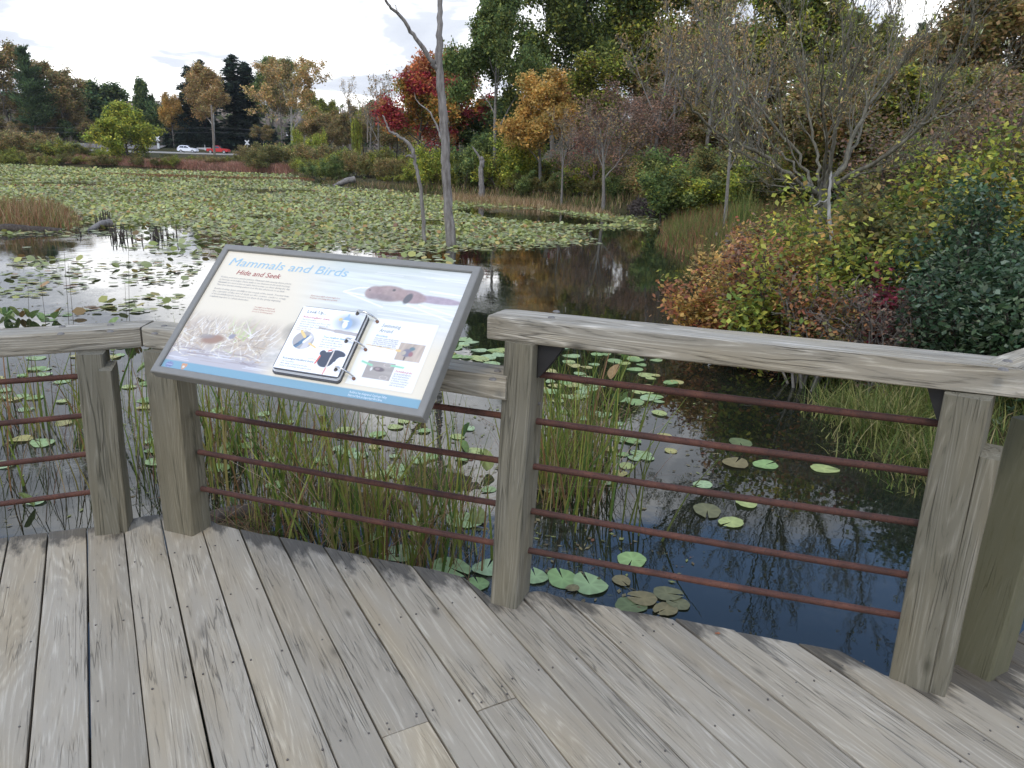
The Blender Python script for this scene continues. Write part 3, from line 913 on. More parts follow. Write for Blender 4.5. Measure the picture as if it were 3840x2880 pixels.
PR['olive'] = broad_proto('olive', 28, 13, OLIVE + BROWN, 24000, 0.19, CFG_BROAD, 1.3, BARK_BROWN, 0.5, (1, 2, 3), 0.25)
PR['brown'] = broad_proto('brown', 29, 13, BROWN + OLIVE, 14000, 0.16, CFG_OPEN, 1.2, BARK_GREY, 0.35, (3, 4), 0.25, 0.02)
PR['bare'] = broad_proto('bare', 30, 13, TAN + BROWN, 1100, 0.11, CFG_OPEN, 1.0, BARK_GREY, 0.25, (4,), 0.2, 0.016)
PR['bare2'] = broad_proto('bare2', 31, 12, BROWN, 500, 0.12, CFG_OPEN, 0.75, BARK_GREY, 0.2, (4,), 0.2, 0.014)
PR['round'] = broad_proto('round', 32, 9.5, YGREEN, 20000, 0.20, dict(CFG_BROAD, n=[18, 5, 4], start=[0.05, 0.2, 0.2], ang=[72, 46, 48], ratio=[0.50, 0.55, 0.55], shape=lambda t: 1.25 - 1.0 * t), 1.15, BARK_BROWN, 0.35, (1, 2, 3), 0.30)
PR['darkround'] = broad_proto('darkround', 33, 12, DARKG + GREEN, 16000, 0.22, CFG_BROAD, 1.15, BARK_BROWN, 0.45, (2, 3), 0.28)
PR['thicket'] = broad_proto('thicket', 34, 8, RUSSET, 4200, 0.085, dict(CFG_OPEN, start=[0.06, 0.1, 0.15, 0.2], n=[12, 6, 5, 3], gnarl=[0.1, 0.16, 0.2, 0.24, 0.28]), 1.35, TWIG_RED, 0.25, (3, 4), 0.25, 0.009)
PR['pine'] = conifer_proto('pine', 41, 22, 11, PINE, 'pine', 15000)
PR['spruce'] = conifer_proto('spruce', 42, 22, 8.5, SPRUCE, 'spruce', 14000)
PR['sh1'] = shrub_proto('sh1', 51, 2.6, 4.2, OLIVE, 10000, 0.062)
PR['sh2'] = shrub_proto('sh2', 52, 2.4, 4.0, YGREEN + OLIVE, 10000, 0.062)
PR['sh3'] = shrub_proto('sh3', 53, 2.5, 3.8, GREEN, 10000, 0.062)
PR['sh4'] = shrub_proto('sh4', 54, 2.2, 4.0, BROWN + OLIVE, 9000, 0.056)
PR['sh5'] = shrub_proto('sh5', 55, 2.3, 3.4, YGREEN, 10000, 0.062)

# --- beyond the road, left part of the picture
R_ = random.Random(4)
put('pine_tree', PR['pine'], 22, 88, 179, 205, 'tall dark green pine rising highest at the far left', wide=0.95)
put('bare_tree', PR['brown'], 13, 205, 240, 212, 'thin reddish half bare tree right of the tall pine')
put('bare_tree', PR['brown'], 13, -15, 165, 215, 'thin reddish half bare tree left of the tall pine')
put('oak_tree', PR['darkround'], 12, 318, 308, 236, 'dark green rounded tree standing above the far grey ridge', wide=1.5)
put('oak_tree', PR['darkround'], 12, 366, 345, 238, 'smaller dark green tree close beside the rounded one on the ridge', wide=1.1)
put('tree', PR['olive'], 13, 215, 345, 218, 'broad olive brown tree in front of the pine and half bare tree', wide=1.05)
put('tree', PR['olive'], 13, 135, 400, 214, 'olive brown tree below the tall pine beyond the railway bank')
put('tree', PR['olive'], 13, 285, 420, 216, 'olive brown tree right of the broad one above the railway bank')
put('tree', PR['brown'], 13, 20, 350, 216, 'purple grey leafless tree at the far left edge under the pine', wide=1.2)
put('tree', PR['darkround'], 12, 80, 430, 222, 'dark evergreen shade tree low under the tall pine', wide=1.4)
for k, (px, py, Y) in enumerate(((190, 470, 209), (245, 455, 208), (330, 470, 209), (130, 480, 208), (385, 480, 209), (420, 468, 211), (60, 470, 207), (455, 480, 209), (10, 465, 208))):
    put('tree', PR['darkround'] if k % 2 else PR['olive'], 12, px, py, Y, ('low dark green' if k % 2 else 'low olive') + ' tree behind the railway bank ' + ('at left edge' if px < 90 else 'under the pine' if px < 230 else 'left of the cone tree' if px < 360 else 'right of the cone tree'), group='low trees behind the railway bank', wide=1.5)
put('oak_tree', PR['darkround'], 12, 536, 303, 226, 'slender open crowned green tree alone above the ridge', wide=0.62)
put('tree', PR['darkround'], 12, 578, 395, 215, 'dark green tree under the slender open crowned one', wide=1.0)
put('tree', PR['darkround'], 12, 545, 430, 212, 'dark green bushy tree behind the left crossbuck', wide=1.2)
put('maple_tree', PR['gold'], 8, 634, 352, 210, 'orange yellow tree left of the tan sycamore', wide=0.72)
put('spruce_tree', PR['spruce'], 22, 702, 246, 217, 'blue grey spruce behind the tan sycamore crown', wide=1.5)
put('spruce_tree', PR['spruce'], 22, 748, 222, 224, 'thin spruce tip just left of the tan sycamore top', wide=1.2)
put('sycamore_tree', PR['tansyc'], 17, 775, 243, 203, 'tan leaved sycamore with pale limbs behind the utility pole', wide=0.95)
put('spruce_tree', PR['spruce'], 22, 868, 203, 216, 'tallest nearly black spruce right of the utility pole', wide=1.75)
put('spruce_tree', PR['spruce'], 22, 918, 232, 219, 'second black spruce tip right of the tallest one', wide=1.6)
put('spruce_tree', PR['spruce'], 22, 688, 330, 212, 'dark broad spruce low behind the tan sycamore left side', wide=1.5)
put('oak_tree', PR['oak2'], 18, 1000, 222, 218, 'dark green and brown oak behind the white limbed sycamore', wide=0.85)
put('tree', PR['brown'], 13, 1040, 228, 214, 'russet brown leaved tree behind the white limbed sycamore', wide=0.6)
put('sycamore_tree', PR['sycamore'], 17, 1082, 222, 160, 'white limbed sycamore with few tan leaves spreading above the shrubs', wide=1.0, rot=0.6)
put('tree', PR['ygreen'], 16, 1180, 345, 200, 'light green tree right of the white limbed sycamore', wide=0.95)
put('tree', PR['ygreen'], 16, 1240, 375, 202, 'pale yellow green tree behind the vine covered stump', wide=0.9)
put('tree', PR['brown'], 13, 985, 470, 196, 'low orange brown tree beside the right crossbuck', wide=1.3)
put('tree', PR['olive'], 13, 1170, 450, 175, 'olive brown tree right of the white sycamore trunk')
for k, (px, py, Y) in enumerate(((640, 470, 212), (730, 430, 214), (800, 445, 213), (870, 470, 215), (960, 440, 216), (1020, 470, 207), (1090, 455, 205), (620, 500, 210), (700, 500, 209), (770, 510, 210), (850, 515, 211))):
    put('spruce_tree', PR['spruce'], 22, px, py, Y, 'dark spruce mass low behind ' + ('the left crossbuck' if px < 680 else 'the white car' if px < 750 else 'the utility pole' if px < 830 else 'the red truck' if px < 900 else 'the right crossbuck'), group='dark spruces behind the cars', wide=2.0)
put('tree', PR['round'], 9.5, 458, 392, 128, 'bright yellow green cone shaped tree before the road', wide=1.05, rot=2.0)
put('tree', PR['sh5'], 2.3, 1178, 488, 136, 'golden green vine draped stump right of the white sycamore', wide=0.42, crown_name='crown')
put('tree', PR['sh5'], 2.3, 1112, 470, 138, 'slim yellow green vine column right beside the white sycamore', wide=0.20)
put('bare_tree', PR['bare'], 13, 1318, 285, 150, 'bare reddish topped tree with a green vine column below', wide=0.75)
put('tree', PR['sh5'], 2.3, 1332, 400, 148, 'yellow green vine column climbing the reddish topped bare tree', wide=0.13)
put('bare_tree', PR['bare2'], 12, 1412, 275, 140, 'thin dark bare tree left of the red maple', wide=0.8)
put('bare_tree', PR['bare2'], 12, 1458, 258, 138, 'taller dark bare tree close beside the red maple', wide=0.8)
put('bare_tree', PR['bare'], 13, 1385, 330, 145, 'grey bare tree between the vine column and thin dark tree')
put('pine_tree', PR['darkround'], 12, 1420, 385, 165, 'dark evergreen behind the bare trees left of the red maple', wide=0.9)
for k, (px, py, Y) in enumerate(((1210, 430, 185), (1260, 415, 178), (1300, 430, 172), (1360, 410, 170), (1400, 430, 160), (1440, 420, 150), (1480, 430, 140), (1240, 470, 160))):
    put('tree', PR['brown'] if k % 3 else PR['olive'], 13, px, py, Y, 'grey brown half bare tree left of the red maple', group='grey brown trees left of the red maple', wide=1.1)
for k, (px, py, Y) in enumerate(((40, 455, 150), (65, 480, 146), (355, 500, 140), (330, 520, 142))):
    put('bare_tree', PR['bare'], 13, px, py, Y, ('pale stemmed bare tree at the far left edge of the marsh' if px < 100 else 'pale thin bare tree leaning left of the yellow green cone tree'), group='pale bare trees on the far left shore', wide=1.0)
# far ridge wood, one mass
def far_wood():
    rng = np.random.default_rng(77)
    mb = MB()
    n = 900
    X = rng.uniform(-230, 60, n); Y = rng.uniform(250, 370, n)
    Z = gz(X, Y)
    for k in range(n):
        h = rng.uniform(9, 14); q = 16
        c = np.stack([X[k] + rng.normal(0, 2.1, q), Y[k] + rng.normal(0, 2.1, q), Z[k] + h * rng.uniform(0.25, 1.0, q)], 1)
        base = (0.13, 0.105, 0.085) if rng.uniform() < 0.7 else (0.085, 0.09, 0.045)
        cards(mb, rng, c, rng.uniform(0.9, 2.0, q), np.array(base) * rng.uniform(0.7, 1.35, (q, 1)), 0.5, 0.1)
    P = np.stack([np.stack([X, Y, Z], 1), np.stack([X, Y, Z + 6], 1), np.stack([X + rng.normal(0, .8, n), Y, Z + 14.5], 1)], 1)
    mb.add(*sweep(P, np.tile([0.25, 0.18, 0.05], (n, 1)), 3), (0.12, 0.105, 0.09))
    return tag(mb.obj('far_woodland', LEAF), kind='stuff')
far_wood()

# --- middle: trees behind the right shore
put('maple_tree', PR['maple'], 11, 1560, 215, 78, 'crimson and orange maple behind the dead trunk', wide=0.98, rot=0.4)
put('maple_tree', PR['maple'], 11, 1725, 195, 80, 'rusty orange maple half hidden right of the tall dead trunk', wide=0.9, rot=3.6)
put('oak_tree', PR['oak'], 19, 1880, -130, 60, 'large green oak with a forked grey trunk above the shrubs', wide=0.78, rot=1.2)
put('oak_tree', PR['oak2'], 18, 2110, -160, 72, 'tall green oak right of the large forked one', wide=0.85, rot=0.2)
put('oak_tree', PR['oak2'], 18, 2290, -220, 74, 'tall yellowing oak behind the brown thicket dome', wide=0.9, rot=2.2)
put('tree', PR['ygreen'], 16, 2410, -150, 70, 'yellow green tree above the brown thicket dome', wide=0.9, rot=4.0)
put('oak_tree', PR['darkround'], 12, 1960, 350, 76, 'dark green understorey tree behind the golden maple', wide=1.3)
put('oak_tree', PR['darkround'], 12, 1790, 380, 80, 'dark green understorey tree between the orange maple and oak trunk', wide=1.2)
put('oak_tree', PR['ygreen'], 16, 2210, 210, 66, 'dull green tree right above the golden maple', wide=1.2)
put('maple_tree', PR['maple'], 11, 2140, 290, 82, 'pinkish red maple seen through the gap right of the oak trunk', wide=0.8, rot=1.0)
put('maple_tree', PR['gold'], 8, 2040, 272, 55, 'golden orange young maple standing above the shrubs', wide=1.0, rot=0.9)
put('tree', PR['thicket'], 8, 2330, 300, 50, 'brown twiggy dome shaped thicket right of the golden maple', wide=1.15, rot=0.0)
put('tree', PR['thicket'], 8, 2235, 400, 48, 'lower brown twiggy thicket beside the golden maple', wide=1.1, rot=2.0)
put('tree', PR['thicket'], 8, 2470, 330, 46, 'brown twiggy thicket left of the leaning grey trunks', wide=1.1, rot=4.0)
put('bare_tree', PR['bare2'], 12, 2287, 385, 42, 'small pale grey bare tree before the brown thicket dome', wide=1.2, rot=1.0)
put('bare_tree', PR['bare2'], 12, 2122, 400, 46, 'thin grey bare sapling just right of the golden maple', wide=0.8, rot=1.9)
for k, (px, py, Y) in enumerate(((1905, 500, 57), (1760, 520, 60), (1640, 540, 62), (1830, 470, 64))):
    put('shrub', PR['sh5' if k % 2 == 0 else 'sh3'], 2.3, px, py, Y, 'yellow green bush among the tree trunks behind the dead trunk', 'shrub', group='yellow green bushes under the maple and oak', wide=0.8)
bare_spec = ((2500, -80, 47, 'tall grey bare tree with leaning trunk right of the thicket', 0.7), (2630, -60, 50, 'tall grey bare tree behind the left willow limbs', 0.75), (2720, -90, 46, 'tall grey bare tree behind the middle of the willow', 0.7),
             (2570, 40, 55, 'slim grey bare tree second right of the leaning trunk', 0.7), (2680, 60, 57, 'slim grey bare tree third right of the leaning trunk', 0.7), (2890, 20, 48, 'grey bare tree behind the willow crown centre', 0.7))
for px, py, Y, lb, wd in bare_spec:
    put('bare_tree', PR['bare'], 13, px, py, Y, lb, wide=wd)
put('bare_tree', PR['bare2'], 12, 2806, 20, 25, 'pale straight trunked bare tree just left of the willow trunk', wide=0.55, rot=0.3)
for k, (px, py, Y, pr, H) in enumerate(((2600, 160, 66, 'olive', 13), (2760, 130, 64, 'brown', 13), (2540, 330, 60, 'olive', 13), (2700, 330, 52, 'brown', 13), (2860, 300, 52, 'olive', 13), (2640, 420, 48, 'olive', 13))):
    put('tree', PR[pr], H, px, py, Y, 'dull brown and olive tree in the wood behind the willow', group='dull trees behind the willow', wide=1.1)
put('tree', PR['ygreen'], 16, 2690, -110, 68, 'olive green tree high behind the left willow limbs', wide=0.95, rot=3.0)
put('tree', PR['ygreen'], 16, 3000, -110, 60, 'yellow green tree crown high behind the willow', wide=0.9)
put('tree', PR['ygreen'], 16, 3180, -60, 58, 'ochre green tree crown high behind right willow limbs', wide=0.95, rot=2.0)
put('tree', PR['ygreen'], 16, 3330, 60, 52, 'ochre tree just left of the sky gap', wide=0.9, rot=1.0)
put('tree', PR['tansyc'], 17, 3420, 130, 50, 'rusty brown tree below the sky gap', wide=0.9)
put('pine_tree', PR['pine'], 22, 3462, 95, 75, 'dark pine tip showing in the sky gap', wide=0.7)
put('tree', PR['ygreen'], 16, 3640, 5, 42, 'broad olive green tree right of the sky gap', wide=1.05, rot=5.0)
put('tree', PR['olive'], 13, 3800, -30, 40, 'brown olive tree at the right edge behind the shrubs', wide=1.1, rot=0.5)
put('tree', PR['olive'], 13, 3540, 190, 40, 'dark olive tree under the broad one right of the willow', wide=1.1, rot=1.5)
put('tree', PR['brown'], 13, 3280, 250, 38, 'brown thin leaved tree behind the right willow limbs', wide=1.2)
put('tree', PR['olive'], 13, 3100, 230, 42, 'olive brown tree directly behind the willow crown', wide=1.2, rot=2.5)

# --- shrubs along the far and right shores
SHP = [('sh1', 2.6), ('sh2', 2.4), ('sh3', 2.5), ('sh4', 2.2), ('sh5', 2.3)]
def shrub_row(spec, label, group, seed, wide=(0.9, 1.3), marks=None):
    rr = random.Random(seed)
    for px, py, Y, k in spec:
        pr, H = SHP[k]
        lb = ('olive', 'yellow green', 'dark green', 'brownish', 'bright yellow green')[k] + ' ' + label
        if marks:
            lb += ' ' + min(marks, key=lambda m: abs(m[0] - px))[1]
        put('shrub', PR[pr], H, px, py, Y, lb, 'shrub', group, rot=rr.uniform(0, 6.28), wide=rr.uniform(*wide))
rr = random.Random(9)
spec = []
for k in range(46):
    px = -60 + k * 26 + rr.uniform(-8, 8)
    spec.append((px, 556 + max(0, px) * 0.022 + rr.uniform(-10, 12), rr.uniform(128, 137), rr.choice([0, 1, 3, 0, 4, 2])))
for k in range(26):
    px = 0 + k * 44 + rr.uniform(-10, 10)
    spec.append((px, 575 + px * 0.022 + rr.uniform(-8, 8), rr.uniform(122, 127), rr.choice([3, 0, 1])))
shrub_row([s for s in spec if not (560 < s[0] < 960 and s[1] < 574)], 'low shrub on the far shore', 'shrubs along the far shore', 3, marks=[(-20, 'at the left picture edge'), (120, 'under the tall pine'), (280, 'left of the cone shaped tree'), (460, 'below the cone shaped tree'), (600, 'below the left crossbuck'), (700, 'below the white car'), (810, 'below the utility pole'), (930, 'below the right crossbuck'), (1060, 'below the white sycamore')])
spec = []
for k, (px, py, Y, c) in enumerate(((60, 490, 134, 3), (110, 500, 133, 3), (20, 505, 136, 4), (150, 530, 132, 0), (215, 520, 131, 1), (265, 535, 134, 4), (300, 545, 131, 0))):
    spec.append((px, py, Y, c))
shrub_row(spec, 'taller shrub at the left end of the far shore', 'taller shrubs at the left end of the far shore', 5)
spec = []
for k in range(16):
    px = 950 + k * 20 + rr.uniform(-8, 8)
    spec.append((px, 555 + rr.uniform(-22, 20), rr.uniform(118, 134), rr.choice([1, 4, 0, 3, 2])))
shrub_row(spec, 'shrub', 'shrubs under the white sycamore', 6, (0.8, 1.2), marks=[(970, 'beside the right crossbuck'), (1040, 'left of the white sycamore trunk'), (1110, 'right of the white sycamore trunk'), (1180, 'below the vine draped stump'), (1260, 'right of the vine draped stump')])
spec = []
SH_LINE = [(1130, 112), (1215, 80), (1400, 70), (1650, 62), (1900, 56), (2100, 50), (2300, 45), (2450, 45), (2600, 38)]
lx, ly = zip(*SH_LINE)
for k in range(60):
    px = 1120 + k * 24 + rr.uniform(-12, 12)
    Y = float(np.interp(px, lx, ly)) + rr.uniform(1.0, 13)
    far = Y - float(np.interp(px, lx, ly))
    spec.append((px, 605 - 3.2 * far + (px - 1500) * 0.012 + rr.uniform(-14, 18), Y, rr.choice([0, 1, 1, 0, 3, 2, 4])))
for k in range(34):
    px = 1215 + k * 40 + rr.uniform(-14, 14)
    Y = float(np.interp(px, lx, ly)) + rr.uniform(0.5, 2.0)
    spec.append((px, 652 + (px - 1500) * 0.02 + rr.uniform(-14, 16), Y, rr.choice([0, 0, 1, 3, 2])))
shrub_row(spec, 'shrub on the right shore', 'shrubs along the right shore', 7, (0.75, 1.15), marks=[(1130, 'left of the fallen log'), (1260, 'behind the fallen log'), (1390, 'below the dark bare trees'), (1500, 'below the crimson maple'), (1590, 'behind the slim dead sapling'), (1670, 'behind the tall dead trunk'), (1750, 'left of the broken snag'), (1830, 'right of the broken snag'), (1920, 'below the large forked oak'), (2040, 'below the golden maple'), (2140, 'right of the golden maple'), (2260, 'left of the glossy dark bush'), (2350, 'beside the glossy dark bush'), (2450, 'behind the beaver lodge'), (2570, 'behind the bank tip')])
put('shrub', PR['sh3'], 2.5, 2330, 625, 45.5, 'dark glossy green bush standing out above the beaver lodge', 'shrub', wide=1.0)
put('shrub', PR['sh3'], 2.5, 1965, 640, 53, 'fresh green bush behind the broken snag', 'shrub', wide=0.9)
spec = []
for k in range(30):
    px = 2570 + (k % 15) * 50 + rr.uniform(-20, 20)
    Y = rr.uniform(33, 40)
    spec.append((px, 590 + rr.uniform(-35, 50), Y, rr.choice([2, 1, 2, 0, 4, 3])))
shrub_row(spec, 'shrub on the bank', 'shrubs behind the willow trunk', 8, (0.8, 1.2), marks=[(2480, 'behind the bank tip reeds'), (2600, 'behind the lowest left willow limb'), (2720, 'left of the pale straight trunk'), (2860, 'right of the pale straight trunk'), (3000, 'just left of the willow trunk'), (3150, 'just right of the willow trunk'), (3280, 'under the lowest right willow limb')])

for k in range(14):
    px = 3120 + k * 56 + rr.uniform(-15, 15)
    put('tree', PR[('ygreen', 'olive', 'ygreen', 'brown')[k % 4]], (16, 13, 16, 13)[k % 4], px, 300 + rr.uniform(-50, 60), rr.uniform(27, 35), ('yellow green', 'dull olive', 'yellow green', 'thin brown')[k % 4] + ' tree in the wood behind the right bushes', group='olive trees behind the right bushes', wide=1.25)
# ------------------------------------------------------------------ dead trees standing in the pond
def dead_limb(mb, pix, rads, Y, n=26, seed=1, drift=0.0, sides=10, jit=0.012):
    pts = [at(px, py, Y + drift * k / max(1, len(pix) - 1)) for k, (px, py) in enumerate(pix)]
    rng = np.random.default_rng(seed)
    p = smooth_path(pts, n, rng, jit)
    r = np.interp(np.linspace(0, 1, n), np.linspace(0, 1, len(rads)), rads) * (1 + rng.normal(0, 0.035, n))
    tube(mb, p, r, sides)
    return p
Yt = float(G(1690, 925)[1])
k_ = mpp(Yt)
b = G(1692, 925)
rt = tag(empty('dead_tree', (b[0], b[1], b[2])), 'tall bleached dead trunk with one forked limb standing in the pond', 'dead tree')
mb = MB()
dead_limb(mb, [(1694, 965), (1693, 925), (1688, 860), (1680, 760), (1673, 650), (1672, 588), (1668, 500), (1662, 411), (1652, 320), (1646, 235), (1646, 160), (1648, 88), (1651, 0), (1654, -90), (1650, -200)],
          np.array([22, 20, 19, 17, 17, 16.5, 16, 16, 14.5, 14, 12, 10, 9, 8, 6]) * k_, Yt, 52, 2)
o = mb.obj('trunk', BARK_DEAD, smooth=True); o.parent = rt; o.matrix_parent_inverse = Matrix.Translation(-rt.location)
mb = MB()
dead_limb(mb, [(1640, 262), (1622, 235), (1595, 195), (1560, 145), (1530, 98), (1497, 55), (1462, 22), (1440, -12), (1420, -60)], np.array([9, 8.5, 7.5, 7, 6, 5.5, 4.5, 4, 3]) * k_, Yt, 30, 3, -0.8)
o = mb.obj('limb', BARK_DEAD, smooth=True); o.parent = rt; o.matrix_parent_inverse = Matrix.Translation(-rt.location); mb = MB()
dead_limb(mb, [(1499, 58), (1489, 38), (1478, 18)], np.array([3, 2, 1]) * k_, Yt - 0.7, 8, 4)
o = mb.obj('limb', BARK_DEAD, smooth=True); o.parent = rt; o.matrix_parent_inverse = Matrix.Translation(-rt.location); mb = MB()
dead_limb(mb, [(1655, 520), (1640, 478), (1620, 430), (1600, 408), (1570, 385), (1552, 345)], np.array([4, 3.5, 3, 2.4, 2, 1]) * k_, Yt + 1.2, 18, 5, 0.5)
o = mb.obj('limb', BARK_DEAD, smooth=True); o.parent = rt; o.matrix_parent_inverse = Matrix.Translation(-rt.location)
Yt = float(G(1592, 910)[1]); k_ = mpp(Yt)
b = G(1592, 910)
rt = tag(empty('dead_tree', (b[0], b[1], b[2])), 'slim crooked dead sapling left of the tall dead trunk', 'dead tree')
mb = MB()
dead_limb(mb, [(1592, 945), (1591, 911), (1587, 830), (1582, 735), (1574, 690), (1564, 646), (1557, 615), (1553, 588), (1550, 565), (1545, 555), (1528, 534), (1512, 520), (1494, 508), (1476, 500), (1459, 488), (1450, 470), (1442, 445), (1434, 432)],
          np.array([8.5, 8, 7.5, 7, 6.5, 6.5, 6.5, 6.5, 7, 6.5, 6, 5, 5, 4.5, 4, 3, 2.5, 1.5]) * k_, Yt, 54, 6)
o = mb.obj('trunk', BARK_DEAD, smooth=True); o.parent = rt; o.matrix_parent_inverse = Matrix.Translation(-rt.location)
mb = MB()
dead_limb(mb, [(1551, 590), (1541, 585), (1530, 583), (1522, 588)], np.array([4.5, 4.5, 3.5, 2]) * k_, Yt - 0.1, 10, 7)
o = mb.obj('limb', BARK_DEAD, smooth=True); o.parent = rt; o.matrix_parent_inverse = Matrix.Translation(-rt.location); mb = MB()
dead_limb(mb, [(1549, 570), (1538, 563), (1526, 548)], np.array([3, 2, 1]) * k_, Yt + 0.1, 8, 8)
o = mb.obj('limb', BARK_DEAD, smooth=True); o.parent = rt; o.matrix_parent_inverse = Matrix.Translation(-rt.location)
mb = MB(); k_ = mpp(50)
dead_limb(mb, [(1806, 740), (1806, 690), (1803, 640), (1809, 606), (1806, 590)], np.array([12, 10, 9, 9, 5]) * k_, 50, 18, 9, 0, 8, 0.03)
dead_limb(mb, [(1804, 606), (1795, 585), (1784, 566), (1770, 549)], np.array([3.5, 4, 4, 2]) * k_, 50, 10, 10, 0, 6)
tag(mb.obj('dead_snag', BARK_DEAD, smooth=True), 'broken grey snag with snapped top among the shore shrubs', 'dead tree')
mb = MB(); k_ = mpp(70)
dead_limb(mb, [(1252, 698), (1275, 688), (1300, 678), (1332, 672)], np.array([5, 8, 11, 12]) * k_, 69.5, 14, 11, 1.0, 8, 0.03)
tag(mb.obj('fallen_log', BARK_DEAD, smooth=True), 'dark fallen log lying at the tip of the far bank', 'log')
mb = MB()
p0 = G(-140, 872); p1 = G(232, 868)
rng = np.random.default_rng(12)
tube(mb, smooth_path([p0 + (0, 0, .04), (p0 + p1) / 2 + (0, 0.1, .08), p1 + (0, 0, 0.0)], 16, rng, 0.015), np.linspace(0.17, 0.10, 16), 9)
tag(mb.obj('fallen_log', BARK_BROWN, smooth=True), 'dark half sunken log below the left reed island', 'log')
mb = MB()
p0, p1 = G(325, 868), G(412, 852)
tube(mb, smooth_path([p0 + (0, 0, 0.0), (p0 + p1) / 2 + (0, 0, .12), p1 + (0, 0, 0.14)], 10, rng, 0.01), np.linspace(0.05, 0.13, 10), 8)
tag(mb.obj('fallen_log', BARK_DEAD, smooth=True), 'short slanting grey log right of the reed island', 'log')
# stumps and broken stalk tufts in the bright water
for k, (px, py, n, h) in enumerate(((375, 850, 9, 0.45), (402, 842, 10, 0.5), (448, 895, 14, 0.45), (560, 900, 6, 0.35), (600, 895, 6, 0.4), (643, 893, 5, 0.45), (300, 882, 4, 0.3), (422, 880, 4, 0.4), (500, 910, 4, 0.3))):
    c = G(px, py)
    rng = np.random.default_rng(60 + k)
    mb = MB()
    for j in range(n):
        q = c + np.array([rng.normal(0, 0.10), rng.normal(0, 0.10), -0.1])
        tube(mb, [q, q + np.array([rng.normal(0, .03), rng.normal(0, .03), h * rng.uniform(0.5, 1.1)])], [0.022, 0.012], 4)
    tag(mb.obj('stalk_tuft', BARK_BROWN), ('larger ' if n > 8 else 'sparse ') + 'dark tuft of broken stalks in the bright water ' + ('beside the slanting log' if px < 470 else 'near the sign corner'), 'stalks', 'dark stalk tufts in the bright open water')
# beaver lodge
def lodge():
    rng = np.random.default_rng(14)
    c = G(2412, 800); c[1] += 1.2
    mb = MB()
    for k in range(220):
        a = rng.uniform(0, 6.28); q = rng.uniform(0, 1) ** 0.6
        x, y = 0.62 * q * math.cos(a), 0.7 * q * math.sin(a)
        z = 0.62 * (1 - q ** 1.6) + 0.03
        d = unit(np.array([rng.normal(), rng.normal(), rng.normal(0, 0.35)]))
        ln = rng.uniform(0.25, 0.7)
        p = c + np.array([x, y, z])
        tube(mb, [p - d * ln / 2, p + d * ln / 2], rng.uniform(0.012, 0.035), 5)
    mb.add(*sweep(np.array([c + (0, 0, -0.2), c + (0, 0, 0.25), c + (0, 0, 0.52)]), np.array([0.6, 0.5, 0.12]), 12))
    return tag(mb.obj('beaver_lodge', BARK_BROWN), 'grey heap of sticks on the right shore below the glossy bush', 'beaver lodge')
lodge()

# ------------------------------------------------------------------ grasses
def blades(mb, rng, base, h, wdt, col, lean=0.25, bend=0.35, K=4):
    """N curved tapering blades"""
    n = len(base)
    a = rng.uniform(0, 6.28, n)
    out_ = np.stack([np.cos(a), np.sin(a), np.zeros(n)], 1)
    ln = np.abs(rng.normal(0, lean, n))[:, None]
    bd = (np.abs(rng.normal(0, bend, n)))[:, None]
    side = np.stack([-np.sin(a + rng.normal(0, 1.2, n)), np.cos(a), np.zeros(n)], 1)
    t = np.linspace(0, 1, K)
    h = np.asarray(h)[:, None]
    V = []
    for k, tt in enumerate(t):
        p = base + out_ * h * (ln * tt + bd * tt ** 2) + np.array([0, 0, 1]) * h * (tt - 0.35 * bd * tt ** 2.5)
        ww = np.asarray(wdt)[:, None] * (1 - tt ** 1.6 * 0.92)
        V += [p - side * ww, p + side * ww]
    V = np.stack(V, 1)
    i = np.arange(n)[:, None] * (2 * K)
    F = np.stack([np.concatenate([i + 2 * k, i + 2 * k + 1, i + 2 * k + 3, i + 2 * k + 2], 1) for k in range(K - 1)], 1).reshape(-1, 4)
    mb.add(V.reshape(-1, 3), F, np.repeat(col, 2 * K, axis=0))
REDGRASS = [((0.30, 0.155, 0.105), 4), ((0.24, 0.12, 0.08), 3), ((0.36, 0.22, 0.15), 2), ((0.20, 0.13, 0.07), 2)]
TANGRASS = [((0.25, 0.17, 0.09), 4), ((0.20, 0.115, 0.06), 3), ((0.32, 0.23, 0.13), 2), ((0.13, 0.11, 0.04), 3)]
GREENGR = [((0.07, 0.10, 0.022), 4), ((0.11, 0.13, 0.03), 3), ((0.18, 0.17, 0.05), 2), ((0.05, 0.075, 0.02), 2)]
RUSTGR = [((0.17, 0.075, 0.04), 4), ((0.22, 0.11, 0.055), 3), ((0.10, 0.07, 0.03), 2), ((0.12, 0.12, 0.035), 2)]
def band(name, poly, n, h, wdt, pal, seed, lean=0.2, bend=0.25, kind='stuff'):
    rng = np.random.default_rng(seed)
    poly = np.array(poly)
    lo, hi = poly.min(0), poly.max(0)
    X = rng.uniform(lo[0], hi[0], n * 4); Y = rng.uniform(lo[1], hi[1], n * 4)
    keep = in_poly(X, Y, poly)
    X, Y = X[keep][:n], Y[keep][:n]
    Z = np.maximum(gz(X, Y), WATER) - 0.03
    v = fbm(X / 2.5, Y / 2.5, seed)
    hh = rng.uniform(*h, len(X)) * (0.45 + 1.1 * v) * (0.35 + 0.65 * sstep(0.0, 0.9, -sdf(X, Y, poly)))
    col = pal_pick(rng, pal, len(X)) * (0.75 + 0.5 * v)[:, None] * rng.uniform(0.8, 1.2, (len(X), 1))
    mb = MB()
    blades(mb, rng, np.stack([X, Y, Z], 1), hh, np.full(len(X), wdt), col, lean, bend, 3)
    return tag(mb.obj(name, GRASS), kind=kind)
gp = lambda *P: [G(px, py)[:2] for px, py in P]
